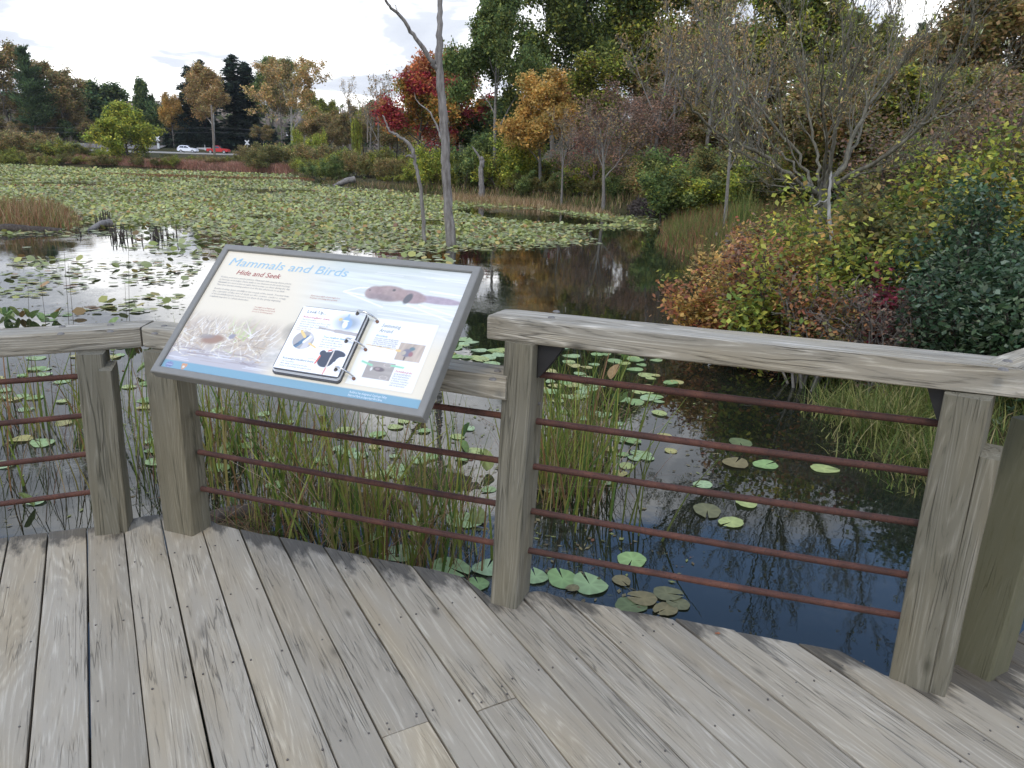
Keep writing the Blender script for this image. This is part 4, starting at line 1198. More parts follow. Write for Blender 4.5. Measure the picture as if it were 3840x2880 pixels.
band('far_red_grass', gp((-300, 606), (0, 611), (400, 627), (800, 640), (1090, 651)) + [(-34, 122), (-46, 126), (-64, 128), (-88, 133), (-120, 128)], 30000, (0.7, 1.3), 0.05, REDGRASS, 1)
band('shore_grass', [(-35, 117), (-26, 100), (-18.6, 73), (-12.6, 66), (-6, 58.7), (-0.7, 53), (3.3, 44.5), (5, 40.2), (7.8, 42.6), (9.5, 45), (5.5, 46), (0.5, 55.5), (-6, 62), (-13, 69), (-19.5, 77), (-27, 102), (-34, 120)], 26000, (0.35, 0.8), 0.02, TANGRASS + OLIVE[:2] + GREENGR[:2], 2)
band('shore_grass', gp((1640, 742), (1900, 750), (2120, 778), (2290, 800), (2300, 812), (2000, 783), (1800, 770), (1640, 752)), 3000, (0.3, 0.6), 0.018, TANGRASS, 22)
band('bank_grass', [(8.2, 42), (8, 38), (6.6, 34.5), (5.0, 26), (4.3, 23.5), (4.6, 20.6), (4.9, 17.5), (4.4, 14.4), (8, 14), (11, 20), (13, 30), (12, 42)], 30000, (0.3, 0.85), 0.012, RUSTGR + GREENGR, 3)
band('bank_grass', [(4.6, 14.6), (4.3, 12.0), (5.0, 10.2), (4.5, 8.9), (3.5, 7.9), (2.95, 6.9), (2.7, 5.8), (2.85, 5.1), (3.7, 4.6), (6.5, 4.1), (9, 6), (9, 14)], 22000, (0.15, 0.42), 0.006, GREENGR + [((0.17, 0.165, 0.055), 3), ((0.22, 0.17, 0.08), 1.5)], 4, 0.3, 0.55)
band('reed_island', gp((-120, 868), (240, 866), (310, 852), (280, 800), (150, 790), (-140, 795)), 5200, (0.35, 0.85), 0.012, RUSTGR + TANGRASS + GREENGR[2:], 5)
band('sedge_streak', gp((380, 652), (800, 664), (1180, 672), (1180, 676), (800, 671), (380, 656)), 6000, (0.15, 0.3), 0.05, RUSTGR, 6)
band('sedge_streak', gp((-100, 694), (450, 698), (700, 702), (450, 701), (-100, 698)), 1500, (0.1, 0.25), 0.04, RUSTGR, 7)

def clump(name, x, y, n, h, wdt, pal, seed, label, cat, group=None, spread=0.18, lean=0.18, bend=0.3, z=None):
    rng = np.random.default_rng(seed)
    zz = (max(gz1(x, y), WATER) if z is None else z) - 0.04
    base = np.stack([rng.normal(0, spread, n), rng.normal(0, spread, n), np.zeros(n)], 1)
    mb = MB()
    col = pal_pick(rng, pal, n) * rng.uniform(0.75, 1.25, (n, 1))
    blades(mb, rng, base, rng.uniform(h * 0.45, h * 1.05, n), rng.uniform(0.6, 1.2, n) * wdt, col, lean, bend, 6)
    o = mb.obj(name, GRASS, loc=(x, y, zz))
    return tag(o, label, cat, group)
# cattails and rushes along the right bank, farther off
for k, (px, py, h, lb) in enumerate(((2770, 930, 1.75, 'tallest bright green cattail clump below the pale straight trunk'), (2560, 905, 0.9, 'short green rush clump at the bank tip by the dark water'), (2620, 930, 0.8, 'olive rush clump second along the bank tip'), (2690, 945, 0.8, 'rust tinged rush clump left of the tallest cattails'))):
    g = G(px, py)
    clump('cattail_clump', g[0], g[1], 130, h, 0.012, GREENGR if k < 2 else GREENGR + RUSTGR, 200 + k, lb, 'cattails', None, 0.22, 0.10, 0.12)
# tussocks under the right part of the railing
tus = ((3330, 1640, 0.55, 260, 'round yellow green grass tussock on the bank under the right rail'), (3480, 1600, 0.6, 240, 'taller green grass tussock behind the round one, close to the right post'), (3180, 1560, 0.42, 240, 'soft pale grass tussock at the left end of the tussock bank'), (3080, 1440, 0.5, 130, 'arching reddish blade tussock beyond the water edge under the rail'),
       (3420, 1480, 0.5, 200, 'grass tussock just below the right rail on the bank'), (3560, 1530, 0.6, 200, 'grass tussock half hidden by the right post'), (3270, 1470, 0.45, 160, 'thin brown green tussock below the middle of the right rail'), (3640, 1600, 0.6, 180, 'yellow tussock seen between the two right posts'), (3450, 1745, 0.4, 120, 'wet tussock with pale dead blades beside the right post'))
for k, (px, py, h, n, lb) in enumerate(tus):
    g = G(px, py)
    clump('grass_tussock', g[0], g[1], n * 2, h, 0.006, GREENGR + [((0.17, 0.165, 0.055), 3), ((0.24, 0.20, 0.09), 1.5)], 230 + k, lb, 'grass', None, 0.17, 0.3, 0.6)
# reeds in the water behind the railing
REED = [((0.10, 0.130, 0.022), 5), ((0.165, 0.175, 0.035), 5), ((0.17, 0.14, 0.045), 1.5), ((0.15, 0.08, 0.035), 1.2), ((0.05, 0.085, 0.018), 3)]
DRYR = [((0.20, 0.135, 0.07), 3), ((0.13, 0.065, 0.04), 3), ((0.28, 0.21, 0.13), 1)]
rr = random.Random(17)
zones = (('reed clump under the sign', 'reed clumps under the sign', [(740 + 36 * k + rr.uniform(-14, 14), 1700 + 12 * k + rr.uniform(-150, 190)) for k in range(28)], 1.08, 20),
         ('reed clump right of the middle post', 'reed clumps right of the middle post', [(2030 + 11 * k + rr.uniform(-10, 10), 1760 + rr.uniform(-130, 150)) for k in range(20)], 1.0, 18),
         ('thin sparse reeds behind the left railing', 'thin reeds behind the left railing', [(-20 + 38 * k + rr.uniform(-14, 14), 1650 + rr.uniform(-130, 200)) for k in range(17)], 0.95, 8))
si = 300
for lb, grp, spots, h, n in zones:
    for px, py in spots:
        g = G(px, py)
        if g[1] < 3.4:
            continue
        si += 1
        rng = np.random.default_rng(si)
        m_ = int(n * rr.uniform(0.6, 1.3))
        where = ''
        if 'under the sign' in lb:
            where = (', close to the left corner post', ', left of the binder rings', ', below the binder rings', ', close to the middle post')[int(np.clip((px - 760) / 240, 0, 3))] + ('' if py > 1900 else ', farther out')
        elif 'middle post' in lb:
            where = ', ' + ('greenest and nearest the deck' if py > 1840 else 'beside the third rod' if py > 1740 else 'farthest from the deck')
        else:
            where = ', ' + ('at the picture edge' if px < 130 else 'left of the left post' if px < 290 else 'between the left posts' if px > 400 else 'hidden partly by the left post')
        r = tag(empty('reed_clump', (g[0], g[1], WATER - 0.05)), lb + where, 'reeds', grp)
        base = np.stack([rng.normal(0, 0.14, m_), rng.normal(0, 0.14, m_), np.zeros(m_)], 1)
        mb = MB()
        blades(mb, rng, base, rng.uniform(0.4, 1.1, m_) * h, rng.uniform(0.0028, 0.0105, m_), pal_pick(rng, REED, m_) * rng.uniform(0.75, 1.2, (m_, 1)), 0.2, 0.16, 5)
        mb.obj('green_blade', GRASS, r)['kind'] = 'stuff'
        m2 = max(6, int(m_ * 1.1))
        base = np.stack([rng.normal(0, 0.15, m2), rng.normal(0, 0.15, m2), np.zeros(m2)], 1)
        mb = MB()
        blades(mb, rng, base, rng.uniform(0.25, 0.95, m2) * h, rng.uniform(0.0015, 0.0032, m2), pal_pick(rng, DRYR, m2) * rng.uniform(0.75, 1.2, (m2, 1)), 0.28, 0.55, 6)
        mb.obj('dry_blade', GRASS, r)['kind'] = 'stuff'
# the few long single blades in the dark water right of the middle post
for k, (x0, y0, x1, y1) in enumerate(((2345, 1985, 2505, 1590), (2460, 2030, 2705, 1710), (2370, 2000, 2470, 1545), (2395, 2010, 2440, 1670), (2280, 1930, 2370, 1560), (2330, 1980, 2395, 1640))):
    g = G(x0, y0)
    tpt = at(x1, y1, g[1] + 0.05)
    mid = (g + tpt) / 2 + np.array([-0.01, 0, 0.02])
    P = smooth_path([g - (0, 0, 0.1), mid, tpt], 9)
    mb = MB()
    tube(mb, P, np.linspace(0.008, 0.0015, 9), 5, (0.085, 0.10, 0.028))
    tag(mb.obj('reed', GRASS), 'long single green reed blade leaning right over the dark water', 'reed', 'single leaning reed blades')

# ------------------------------------------------------------------ lily pads
PADC = [((0.25, 0.275, 0.115), 4), ((0.22, 0.24, 0.08), 3), ((0.31, 0.325, 0.18), 3.5), ((0.33, 0.315, 0.12), 3), ((0.34, 0.27, 0.11), 1), ((0.19, 0.12, 0.06), 0.5)]
def pad_mesh(seed, col, erect=0.0, wav=0.05):
    rng = np.random.default_rng(seed)
    n = 22
    notch = 0.11
    a = np.linspace(notch, 2 * math.pi - notch, n)
    rad = 1.0 + 0.16 * np.cos(a / 2.0) ** 2 * 0 + 0.05 * np.sin(3 * a + seed) + 0.02 * np.sin(7 * a + 2 * seed) + rng.normal(0, 0.018, n)
    rad[0] *= 1.02; rad[-1] *= 1.02
    rings = [(0.5, 0.35), (0.93, 0.8), (1.0, 1.0)]
    V = [(-0.0, 0, 0.0)]
    C = [np.array(col) * 1.25]
    for q, hh in rings:
        for k in range(n):
            z = wav * hh * math.sin(2 * a[k] + seed) + (0.02 * hh)
            V.append((rad[k] * q * (math.cos(a[k]) * 1.12 + (0.12 if abs(math.sin(a[k])) > 0.1 and math.cos(a[k]) > 0.5 else 0)), rad[k] * q * math.sin(a[k]), z))
            vein = 1.0 + (0.16 if k % 3 == 0 else -0.04)
            C.append(np.array(col) * vein * (1.0 if q < 0.95 else 0.82) * rng.uniform(0.9, 1.1))
    V = np.array(V)
    if erect:
        # fold the two halves up along the midrib and tilt the leaf
        V[:, 2] += np.abs(V[:, 1]) * 0.55 * erect
        V[:, 1] *= 1 - 0.2 * erect
        ca, sa = math.cos(-1.0 * erect), math.sin(-1.0 * erect)
        x, z = V[:, 0].copy(), V[:, 2].copy()
        V[:, 0], V[:, 2] = x * ca + z * sa, -x * sa + z * ca
        V[:, 2] -= V[:, 2].min() - 0.05
    F3 = [(0, 1 + k, 2 + k) for k in range(n - 1)]
    F4 = [(1 + j * n + k, 1 + (j + 1) * n + k, 2 + (j + 1) * n + k, 2 + j * n + k) for j in range(2) for k in range(n - 1)]
    mb = MB().add(V, F3, np.clip(C, 0, 0.8))
    mb.F.append(np.array(F4)); mb.M.append(0)
    return mb.mesh('lily_pad', PADM, True)
rng = np.random.default_rng(91)
FLAT = [pad_mesh(s, c, 0, 0.03 + 0.02 * (s % 3)) for s, c in enumerate(((0.19, 0.27, 0.10), (0.22, 0.29, 0.13), (0.24, 0.31, 0.16), (0.27, 0.30, 0.11), (0.17, 0.24, 0.09), (0.30, 0.27, 0.10)))]
SUNK = [pad_mesh(20 + s, c, 0, 0.02) for s, c in enumerate(((0.12, 0.115, 0.055), (0.16, 0.13, 0.06), (0.10, 0.12, 0.05)))]
UP = [pad_mesh(30 + s, c, e, 0.06) for s, (c, e) in enumerate((((0.10, 0.155, 0.05), 0.9), ((0.13, 0.18, 0.06), 0.7), ((0.16, 0.19, 0.06), 1.0), ((0.11, 0.13, 0.045), 0.5), ((0.19, 0.12, 0.05), 0.85), ((0.085, 0.14, 0.05), 1.15)))]
npad = [0]
def pad(x, y, r, me, label, group, rz=None):
    rz = rng.uniform(0, 6.28) if rz is None else rz
    npad[0] += 1
    o = link('lily_pad', me, None, (x, y, WATER + 0.006 + 0.0007 * (npad[0] % 9)), (rng.normal(0, 0.02), rng.normal(0, 0.02), rz), (r, r, r))
    return tag(o, label, 'lily pad', group)
BIG = [(2110, 2174, 135, 0, 'largest round green lily pad beside the foot of the middle post'), (2212, 2196, 150, 1, 'green lily pad with torn edge second right of the middle post'), (2008, 2166, 110, 1, 'green lily pad half hidden by the largest one at the middle post'), (1503, 2075, 150, 2, 'notched green lily pad left of the middle post under the lowest rod'),
       (1686, 2133, 165, 1, 'folded wide lily pad touching the deck edge left of the middle post'), (1826, 2136, 130, 2, 'pale lily pad peeking out left behind the middle post'), (1737, 1953, 150, 1, 'lily pad midway up the gap left of the middle post'), (1404, 2013, 95, 0, 'small bright lily pad under the sign near the deck edge'),
       (1794, 2193, 95, 0, 'lily pad at the notch in the deck edge'), (2370, 2101, 125, 0, 'heart shaped lily pad alone in blue water right of the middle post'), (2869, 1746, 150, 0, 'yellow green lily pad floating left in the dark water'), (3089, 1761, 150, 3, 'bright lily pad with raised edge in the darkest water'), (2743, 1961, 150, 3, 'yellow green lily pad beside the second lowest rod'),
       (2799, 1890, 140, 3, 'flat yellow lily pad just under the third rod'), (2634, 1820, 120, 2, 'pale lily pad right of the leaning reed blade')]
for q_, (px, py, wpx, k, lb) in enumerate(BIG):
    g = G(px, py)
    pad(g[0], g[1], wpx * (0.92 if q_ < 10 else 0.6) * np.linalg.norm(g - EYE) / FPX / 2 / 1.12, FLAT[k], lb, None)
for px, py, wpx, k in ((2500, 2231, 100, 0), (2412, 2250, 100, 1), (2362, 2274, 110, 2), (2496, 2287, 90, 1), (2546, 2268, 80, 0), (2330, 2180, 70, 1), (2652, 1917, 110, 0), (2775, 1663, 90, 2), (2757, 1740, 100, 1), (2148, 2210, 50, 1)):
    g = G(px, py)
    pad(g[0], g[1], wpx * 1.0 * np.linalg.norm(g - EYE) / FPX / 2 / 1.12, SUNK[k], ('dull olive', 'dull brown', 'dull mossy')[k] + ' wet lily pad ' + ('in the darker water' if px > 2600 else 'in the blue water by the deck'), 'dull wet lily pads near the deck')
LOOK = {}
for k, wd in enumerate(('mid green', 'pale green', 'greyish green', 'yellow green', 'deep green', 'yellowing')):
    LOOK[FLAT[k].name] = wd
for k, wd in enumerate(('dark raised', 'green raised', 'folded yellowish', 'half raised', 'brown raised', 'upright green')):
    LOOK[UP[k].name] = wd
def pxy(x, y, z=WATER):
    d = np.array([x, y, z]) - EYE
    return 1920 + FPX * (d @ _rt) / (d @ _fw), 1440 - FPX * (d @ _up) / (d @ _fw)
def scatter(poly, n, flat_share, rmin, rmax, label, group, meshes=FLAT):
    P = np.array(gp(*poly))
    lo, hi = P.min(0), P.max(0)
    c = 0
    while c < n:
        x, y = rng.uniform(lo[0], hi[0]), rng.uniform(lo[1], hi[1])
        if not in_poly(np.array([x]), np.array([y]), P)[0] or (y < 3.4 and x < 1.5):
            continue
        c += 1
        me = meshes[rng.integers(len(meshes))] if rng.uniform() < flat_share else UP[rng.integers(len(UP))]
        qx, qy = pxy(x, y)
        xs, ys = [p[0] for p in poly], [p[1] for p in poly]
        side = ('on its left side', 'at its middle', 'on its right side')[int(np.clip((qx - min(xs)) / (max(xs) - min(xs)) * 3, 0, 2))]
        row = ('far', 'near')[int(qy > (min(ys) + max(ys)) / 2)]
        pad(x, y, rng.uniform(rmin, rmax), me, LOOK[me.name] + ' ' + label + ', ' + row + ' ' + side.replace('on its', '').replace('at its', '').strip(), group)
scatter([(2030, 1290), (2420, 1290), (2560, 1400), (2600, 1470), (2300, 1560), (2030, 1600)], 75, 0.85, 0.05, 0.095, 'lily pad below the top rail', 'lily pads below the top rail')
scatter([(1640, 1260), (1900, 1290), (1900, 1380), (1680, 1350)], 22, 0.75, 0.065, 0.11, 'lily pad between sign and middle post', 'lily pads between sign and middle post')
scatter([(2030, 1600), (2500, 1480), (2620, 1640), (2400, 1800), (2050, 1900)], 26, 0.95, 0.045, 0.08, 'lily pad among the right reeds', 'lily pads among the reeds')
scatter([(780, 1500), (1850, 1560), (1830, 2030), (1250, 2010), (800, 1920)], 58, 0.9, 0.04, 0.08, 'lily pad under the sign', 'lily pads under the sign')
scatter([(-60, 1340), (560, 1330), (620, 1880), (-60, 1990)], 48, 0.85, 0.05, 0.09, 'lily pad behind the left railing', 'lily pads behind the left railing')
# open water left of the sign: mostly raised leaves
P = np.array(gp((-200, 930), (120, 890), (330, 880), (560, 905), (760, 900), (790, 930), (560, 1320), (-200, 1330)))
lo, hi = P.min(0), P.max(0)
X = rng.uniform(lo[0], hi[0], 2600); Y = rng.uniform(lo[1], hi[1], 2600)
k = in_poly(X, Y, P) & (fbm(X * 0.7, Y * 0.7, 4) > 0.40)
XY = sorted(zip(X[k], Y[k]), key=lambda p: p[1])[:420]
REST = []
def LOOK_(w_, x, y):
    qx, qy = pxy(x, y)
    return w_ + ' lily leaf in bright water ' + ('at the picture edge' if qx < 100 else 'above the left rail' if qx < 330 else 'above the rail joint' if qx < 560 else 'beside the sign') + (', front rows' if qy > 1150 else ', middle rows' if qy > 1030 else ', back rows')
for i, (x, y) in enumerate(XY):
    r = rng.uniform(0.055, 0.095)
    u_ = rng.uniform()
    if npad[0] < 300:
        pad(x, y, r, UP[rng.integers(len(UP))] if u_ < 0.7 else FLAT[rng.integers(len(FLAT))], LOOK_('raised' if u_ < 0.7 else 'flat', x, y), 'raised lily leaves left of the sign')
    else:
        REST.append((x, y, r))
def pad_field():
    """the carpet of pads farther out: one object"""
    rng = np.random.default_rng(5)
    mb = MB()
    LENS = np.array(gp((1690, 790), (1790, 774), (2000, 784), (2180, 812), (2330, 838), (2180, 846), (2040, 836), (1880, 826)))
    MAIN = np.array(gp((-500, 607), (0, 615), (400, 631), (800, 643), (1090, 654), (1200, 692), (1400, 708), (1700, 737), (1900, 754), (2100, 777), (2300, 806), (2420, 812), (2500, 830), (2500, 850), (2420, 866), (2300, 862), (2190, 862), (2262, 916), (2000, 937), (1700, 948), (1500, 953), (1150, 945), (830, 905), (700, 868), (600, 852), (330, 842), (250, 882), (0, 892), (-500, 892)))
    Xs, Ys, Rs = [], [], []
    for y0, y1, dens, r0, r1 in ((17, 26, 125, 0.045, 0.085), (26, 40, 100, 0.05, 0.09), (40, 62, 48, 0.06, 0.11), (62, 90, 25, 0.08, 0.14), (90, 130, 15, 0.10, 0.18)):
        xl, xr = -0.72 * y1 - 6, min(8, 0.2 * y1)
        n = int((xr - xl) * (y1 - y0) * dens)
        X, Y = rng.uniform(xl, xr, n), rng.uniform(y0, y1, n)
        clear = fbm(X * 0.30, Y * 0.22, 41, 2)
        streak = vnoise(X * 0.02, Y * 0.16, 8)
        k = in_poly(X, Y, MAIN) & ~in_poly(X, Y, LENS) & (clear > 0.22 + 0.18 * (streak > 0.72))
        e = sdf(X[k], Y[k], MAIN)
        keep = rng.uniform(0, 1, k.sum()) < sstep(-0.1, -2.2 * (y0 / 25), e) * 0.8 + 0.2
        Xs.append(X[k][keep]); Ys.append(Y[k][keep]); Rs.append(rng.uniform(r0, r1, keep.sum()))
    # stragglers
    Q = np.array(gp((-400, 892), (250, 884), (330, 845), (620, 856), (830, 912), (1500, 957), (1700, 952), (1700, 1010), (800, 1000), (330, 905), (-400, 1000)))
    X, Y = rng.uniform(-22, 2, 3600), rng.uniform(12, 25, 3600)
    k = in_poly(X, Y, Q) & (fbm(X * 0.5, Y * 0.5, 13) > 0.46)
    Xs.append(X[k]); Ys.append(Y[k]); Rs.append(rng.uniform(0.07, 0.12, k.sum()))
    if REST:
        a = np.array(REST)
        Xs.append(a[:, 0]); Ys.append(a[:, 1]); Rs.append(a[:, 2])
    X, Y, Rr = np.concatenate(Xs), np.concatenate(Ys), np.concatenate(Rs)
    n = len(X)
    raised = rng.uniform(0, 1, n) < 0.16
    tilt = np.where(raised, rng.uniform(0.2, 0.9, n), np.abs(rng.normal(0, 0.07, n)))
    az = rng.uniform(0, 6.28, n)
    ta = rng.uniform(0, 6.28, n)
    m_ = 7
    a = np.array([0.18, 0.9, 1.8, math.pi, 4.48, 5.38, 6.1])
    q = np.array([1.05, 1.0, 1.0, 0.98, 1.0, 1.0, 1.05])
    lx_ = np.cos(a[None] + az[:, None]) * q * Rr[:, None]; ly_ = np.sin(a[None] + az[:, None]) * q * Rr[:, None]
    # tilt about a random horizontal axis
    u = lx_ * np.cos(ta)[:, None] + ly_ * np.sin(ta)[:, None]
    v = -lx_ * np.sin(ta)[:, None] + ly_ * np.cos(ta)[:, None]
    zz = u * np.sin(tilt)[:, None]
    u = u * np.cos(tilt)[:, None]
    x = u * np.cos(ta)[:, None] - v * np.sin(ta)[:, None]; y = u * np.sin(ta)[:, None] + v * np.cos(ta)[:, None]
    zc_ = WATER + 0.012 + rng.uniform(0, 0.02, n) + np.where(raised, Rr * np.sin(tilt) * rng.uniform(0.7, 1.1, n), 0)
    V = np.stack([X[:, None] + x, Y[:, None] + y, zc_[:, None] + zz], -1).reshape(-1, 3)
    tone = fbm(X * 0.12, Y * 0.09, 31)
    col = pal_pick(rng, PADC, n) * (0.72 + 0.56 * tone)[:, None] * rng.uniform(0.75, 1.2, (n, 1))
    col[raised] *= np.array([0.85, 0.88, 0.7])
    old = rng.uniform(0, 1, n) < 0.10
    col[old] = pal_pick(rng, [((0.26, 0.15, 0.06), 2), ((0.34, 0.27, 0.09), 3), ((0.15, 0.085, 0.05), 1)], old.sum())
    mb.add(V, np.arange(n * m_).reshape(n, m_), np.repeat(col, m_, axis=0))
    return tag(mb.obj('lily_pad_carpet', PADM), kind='stuff')
pad_field()

# ------------------------------------------------------------------ wet mats, drift and debris in the shallow water
MUD = simple('wet_plant_mat', (0.060, 0.048, 0.024), 0.75, 0, 0.3, 0.5, 14)
for k, (px, py, rx, ry, h, lb) in enumerate(((1330, 1872, 0.42, 0.17, 0.035, 'largest brown mat of dead stems in the water under the sign'), (1640, 1800, 0.30, 0.20, 0.05, 'brown mat of dead stems left of the middle post by the third rod'), (2120, 1815, 0.26, 0.18, 0.05, 'brown mat at the foot of the reeds right of the middle post'), (930, 1990, 0.30, 0.10, 0.025, 'thin brown mat touching the deck edge by the corner post'))):
    g = G(px, py)
    rg = np.random.default_rng(700 + k)
    n, m_ = 48, 9
    a = np.linspace(0, 2 * math.pi, n, endpoint=False)
    wob = 1 + 0.22 * np.sin(3 * a + k) + 0.12 * np.sin(7 * a + 2 * k) + rg.normal(0, 0.07, n)
    V = []
    for j in range(m_):
        q = 1 - j / (m_ - 1) * 0.97
        for i in range(n):
            V.append((rx * q * wob[i] * math.cos(a[i]), ry * q * wob[i] * math.sin(a[i]), -0.02 + (h + 0.02) * (1 - q ** 3) + rg.normal(0, 0.008) * (j > 0)))
    F = [(j * n + i, j * n + (i + 1) % n, (j + 1) * n + (i + 1) % n, (j + 1) * n + i) for j in range(m_ - 1) for i in range(n)]
    mt_ = empty('plant_mat', (g[0], g[1], WATER), -0.35)
    tag(mt_, lb, 'plant mat')
    MB().add(V, F).obj('mat_body', MUD, mt_, True)
    mb = MB()
    nb = 260
    th = rg.uniform(0, 6.28, nb); q = np.sqrt(rg.uniform(0, 1, nb)) * 0.95
    base = np.stack([rx * q * np.cos(th), ry * q * np.sin(th), np.full(nb, 0.0)], 1)
    blades(mb, rg, base, rg.uniform(0.06, 0.24, nb), rg.uniform(0.001, 0.0026, nb), pal_pick(rg, DRYR + GREENGR[:1], nb) * rg.uniform(0.5, 1.0, (nb, 1)), 0.8, 0.9, 4)
    mb.obj('dead_blade', GRASS, mt_)['kind'] = 'stuff'
g0, g1 = G(800, 1958), G(1010, 1925)
tube_ = tube(MB(), smooth_path([g0 + (0, 0, .02), (g0 + g1) / 2 + (0, 0, .04), g1 + (0, 0, .01)], 12, np.random.default_rng(3), 0.006), np.linspace(0.065, 0.045, 12), 10)
tag(tube_.obj('sunken_log', BARK_BROWN, smooth=True), 'dark wet log end beside the corner post at the deck edge', 'log')
def debris():
    rg = np.random.default_rng(55)
    mb = MB()
    Z1 = np.array(gp((700, 1480), (1900, 1520), (2700, 1500), (2700, 2000), (2500, 2320), (1980, 2220), (1300, 2080), (780, 1980)))
    Z2 = np.array(gp((-300, 1340), (600, 1330), (620, 1900), (-300, 2020)))
    Z3 = np.array(gp((-300, 950), (800, 950), (600, 1330), (-300, 1330)))
    for Zp, n, s0, s1 in ((Z1, 1500, 0.008, 0.03), (Z2, 600, 0.008, 0.03), (Z3, 1300, 0.012, 0.05)):
        lo, hi = Zp.min(0), Zp.max(0)
        X, Y = rg.uniform(lo[0], hi[0], n * 4), rg.uniform(lo[1], hi[1], n * 4)
        k = in_poly(X, Y, Zp) & (fbm(X * 1.6, Y * 1.6, 61) > 0.47) & ~((Y < 3.3) & (X < 0.2))
        X, Y = X[k][:n], Y[k][:n]
        m_ = len(X)
        c = np.stack([X, Y, WATER + 0.003 + rg.uniform(0, 0.004, m_)], 1)
        th = rg.uniform(0, 6.28, m_)
        d = np.stack([np.cos(th), np.sin(th), rg.normal(0, 0.02, m_)], 1)
        b = np.stack([-np.sin(th), np.cos(th), rg.normal(0, 0.03, m_)], 1)
        s = rg.uniform(s0, s1, m_)[:, None]
        asp = np.where(rg.uniform(0, 1, (m_, 1)) < 0.5, rg.uniform(0.06, 0.15, (m_, 1)), rg.uniform(0.3, 0.6, (m_, 1)))
        V = np.stack([c - d * s, c + b * s * asp, c + d * s, c - b * s * asp], 1)
        col = pal_pick(rg, [((0.11, 0.085, 0.045), 4), ((0.17, 0.14, 0.07), 3), ((0.075, 0.075, 0.03), 3), ((0.19, 0.20, 0.07), 2), ((0.13, 0.06, 0.035), 1)], m_)
        mb.add(V, np.arange(4 * m_).reshape(m_, 4), np.repeat(col, 4, axis=0))
    tag(mb.obj('floating_debris', GRASS), kind='stuff')
debris()
# tall thin bare stalks rising in front of the bright water at left
for k, (x0, y0, x1, y1) in enumerate(((270, 1230, 238, 905), (325, 1205, 255, 985), (200, 1215, 150, 1030), (505, 1195, 482, 930), (480, 1190, 468, 1060), (140, 1220, 105, 1080), (85, 1980, -30, 1500), (235, 1900, 165, 1480), (500, 1900, 525, 1500), (450, 1880, 415, 1420), (160, 1960, 190, 1560))):
    g = G(x0, y0 + (380 if y0 < 1300 else 0))
    tpt = at(x1, y1, g[1] + 0.1)
    P = smooth_path([g - (0, 0, 0.1), (g + tpt) / 2 + np.array([0.015 * (-1) ** k, 0, 0.0]), tpt], 9)
    mb = tube(MB(), P, np.linspace(0.0035, 0.0012, 9), 5, (0.07, 0.055, 0.035))
    tag(mb.obj('bare_stalk', GRASS), 'thin dark bare stalk rising ' + ('against the bright water above the left rail' if y0 < 1300 else 'behind the rods of the left railing'), 'stalk', 'thin bare stalks at left')
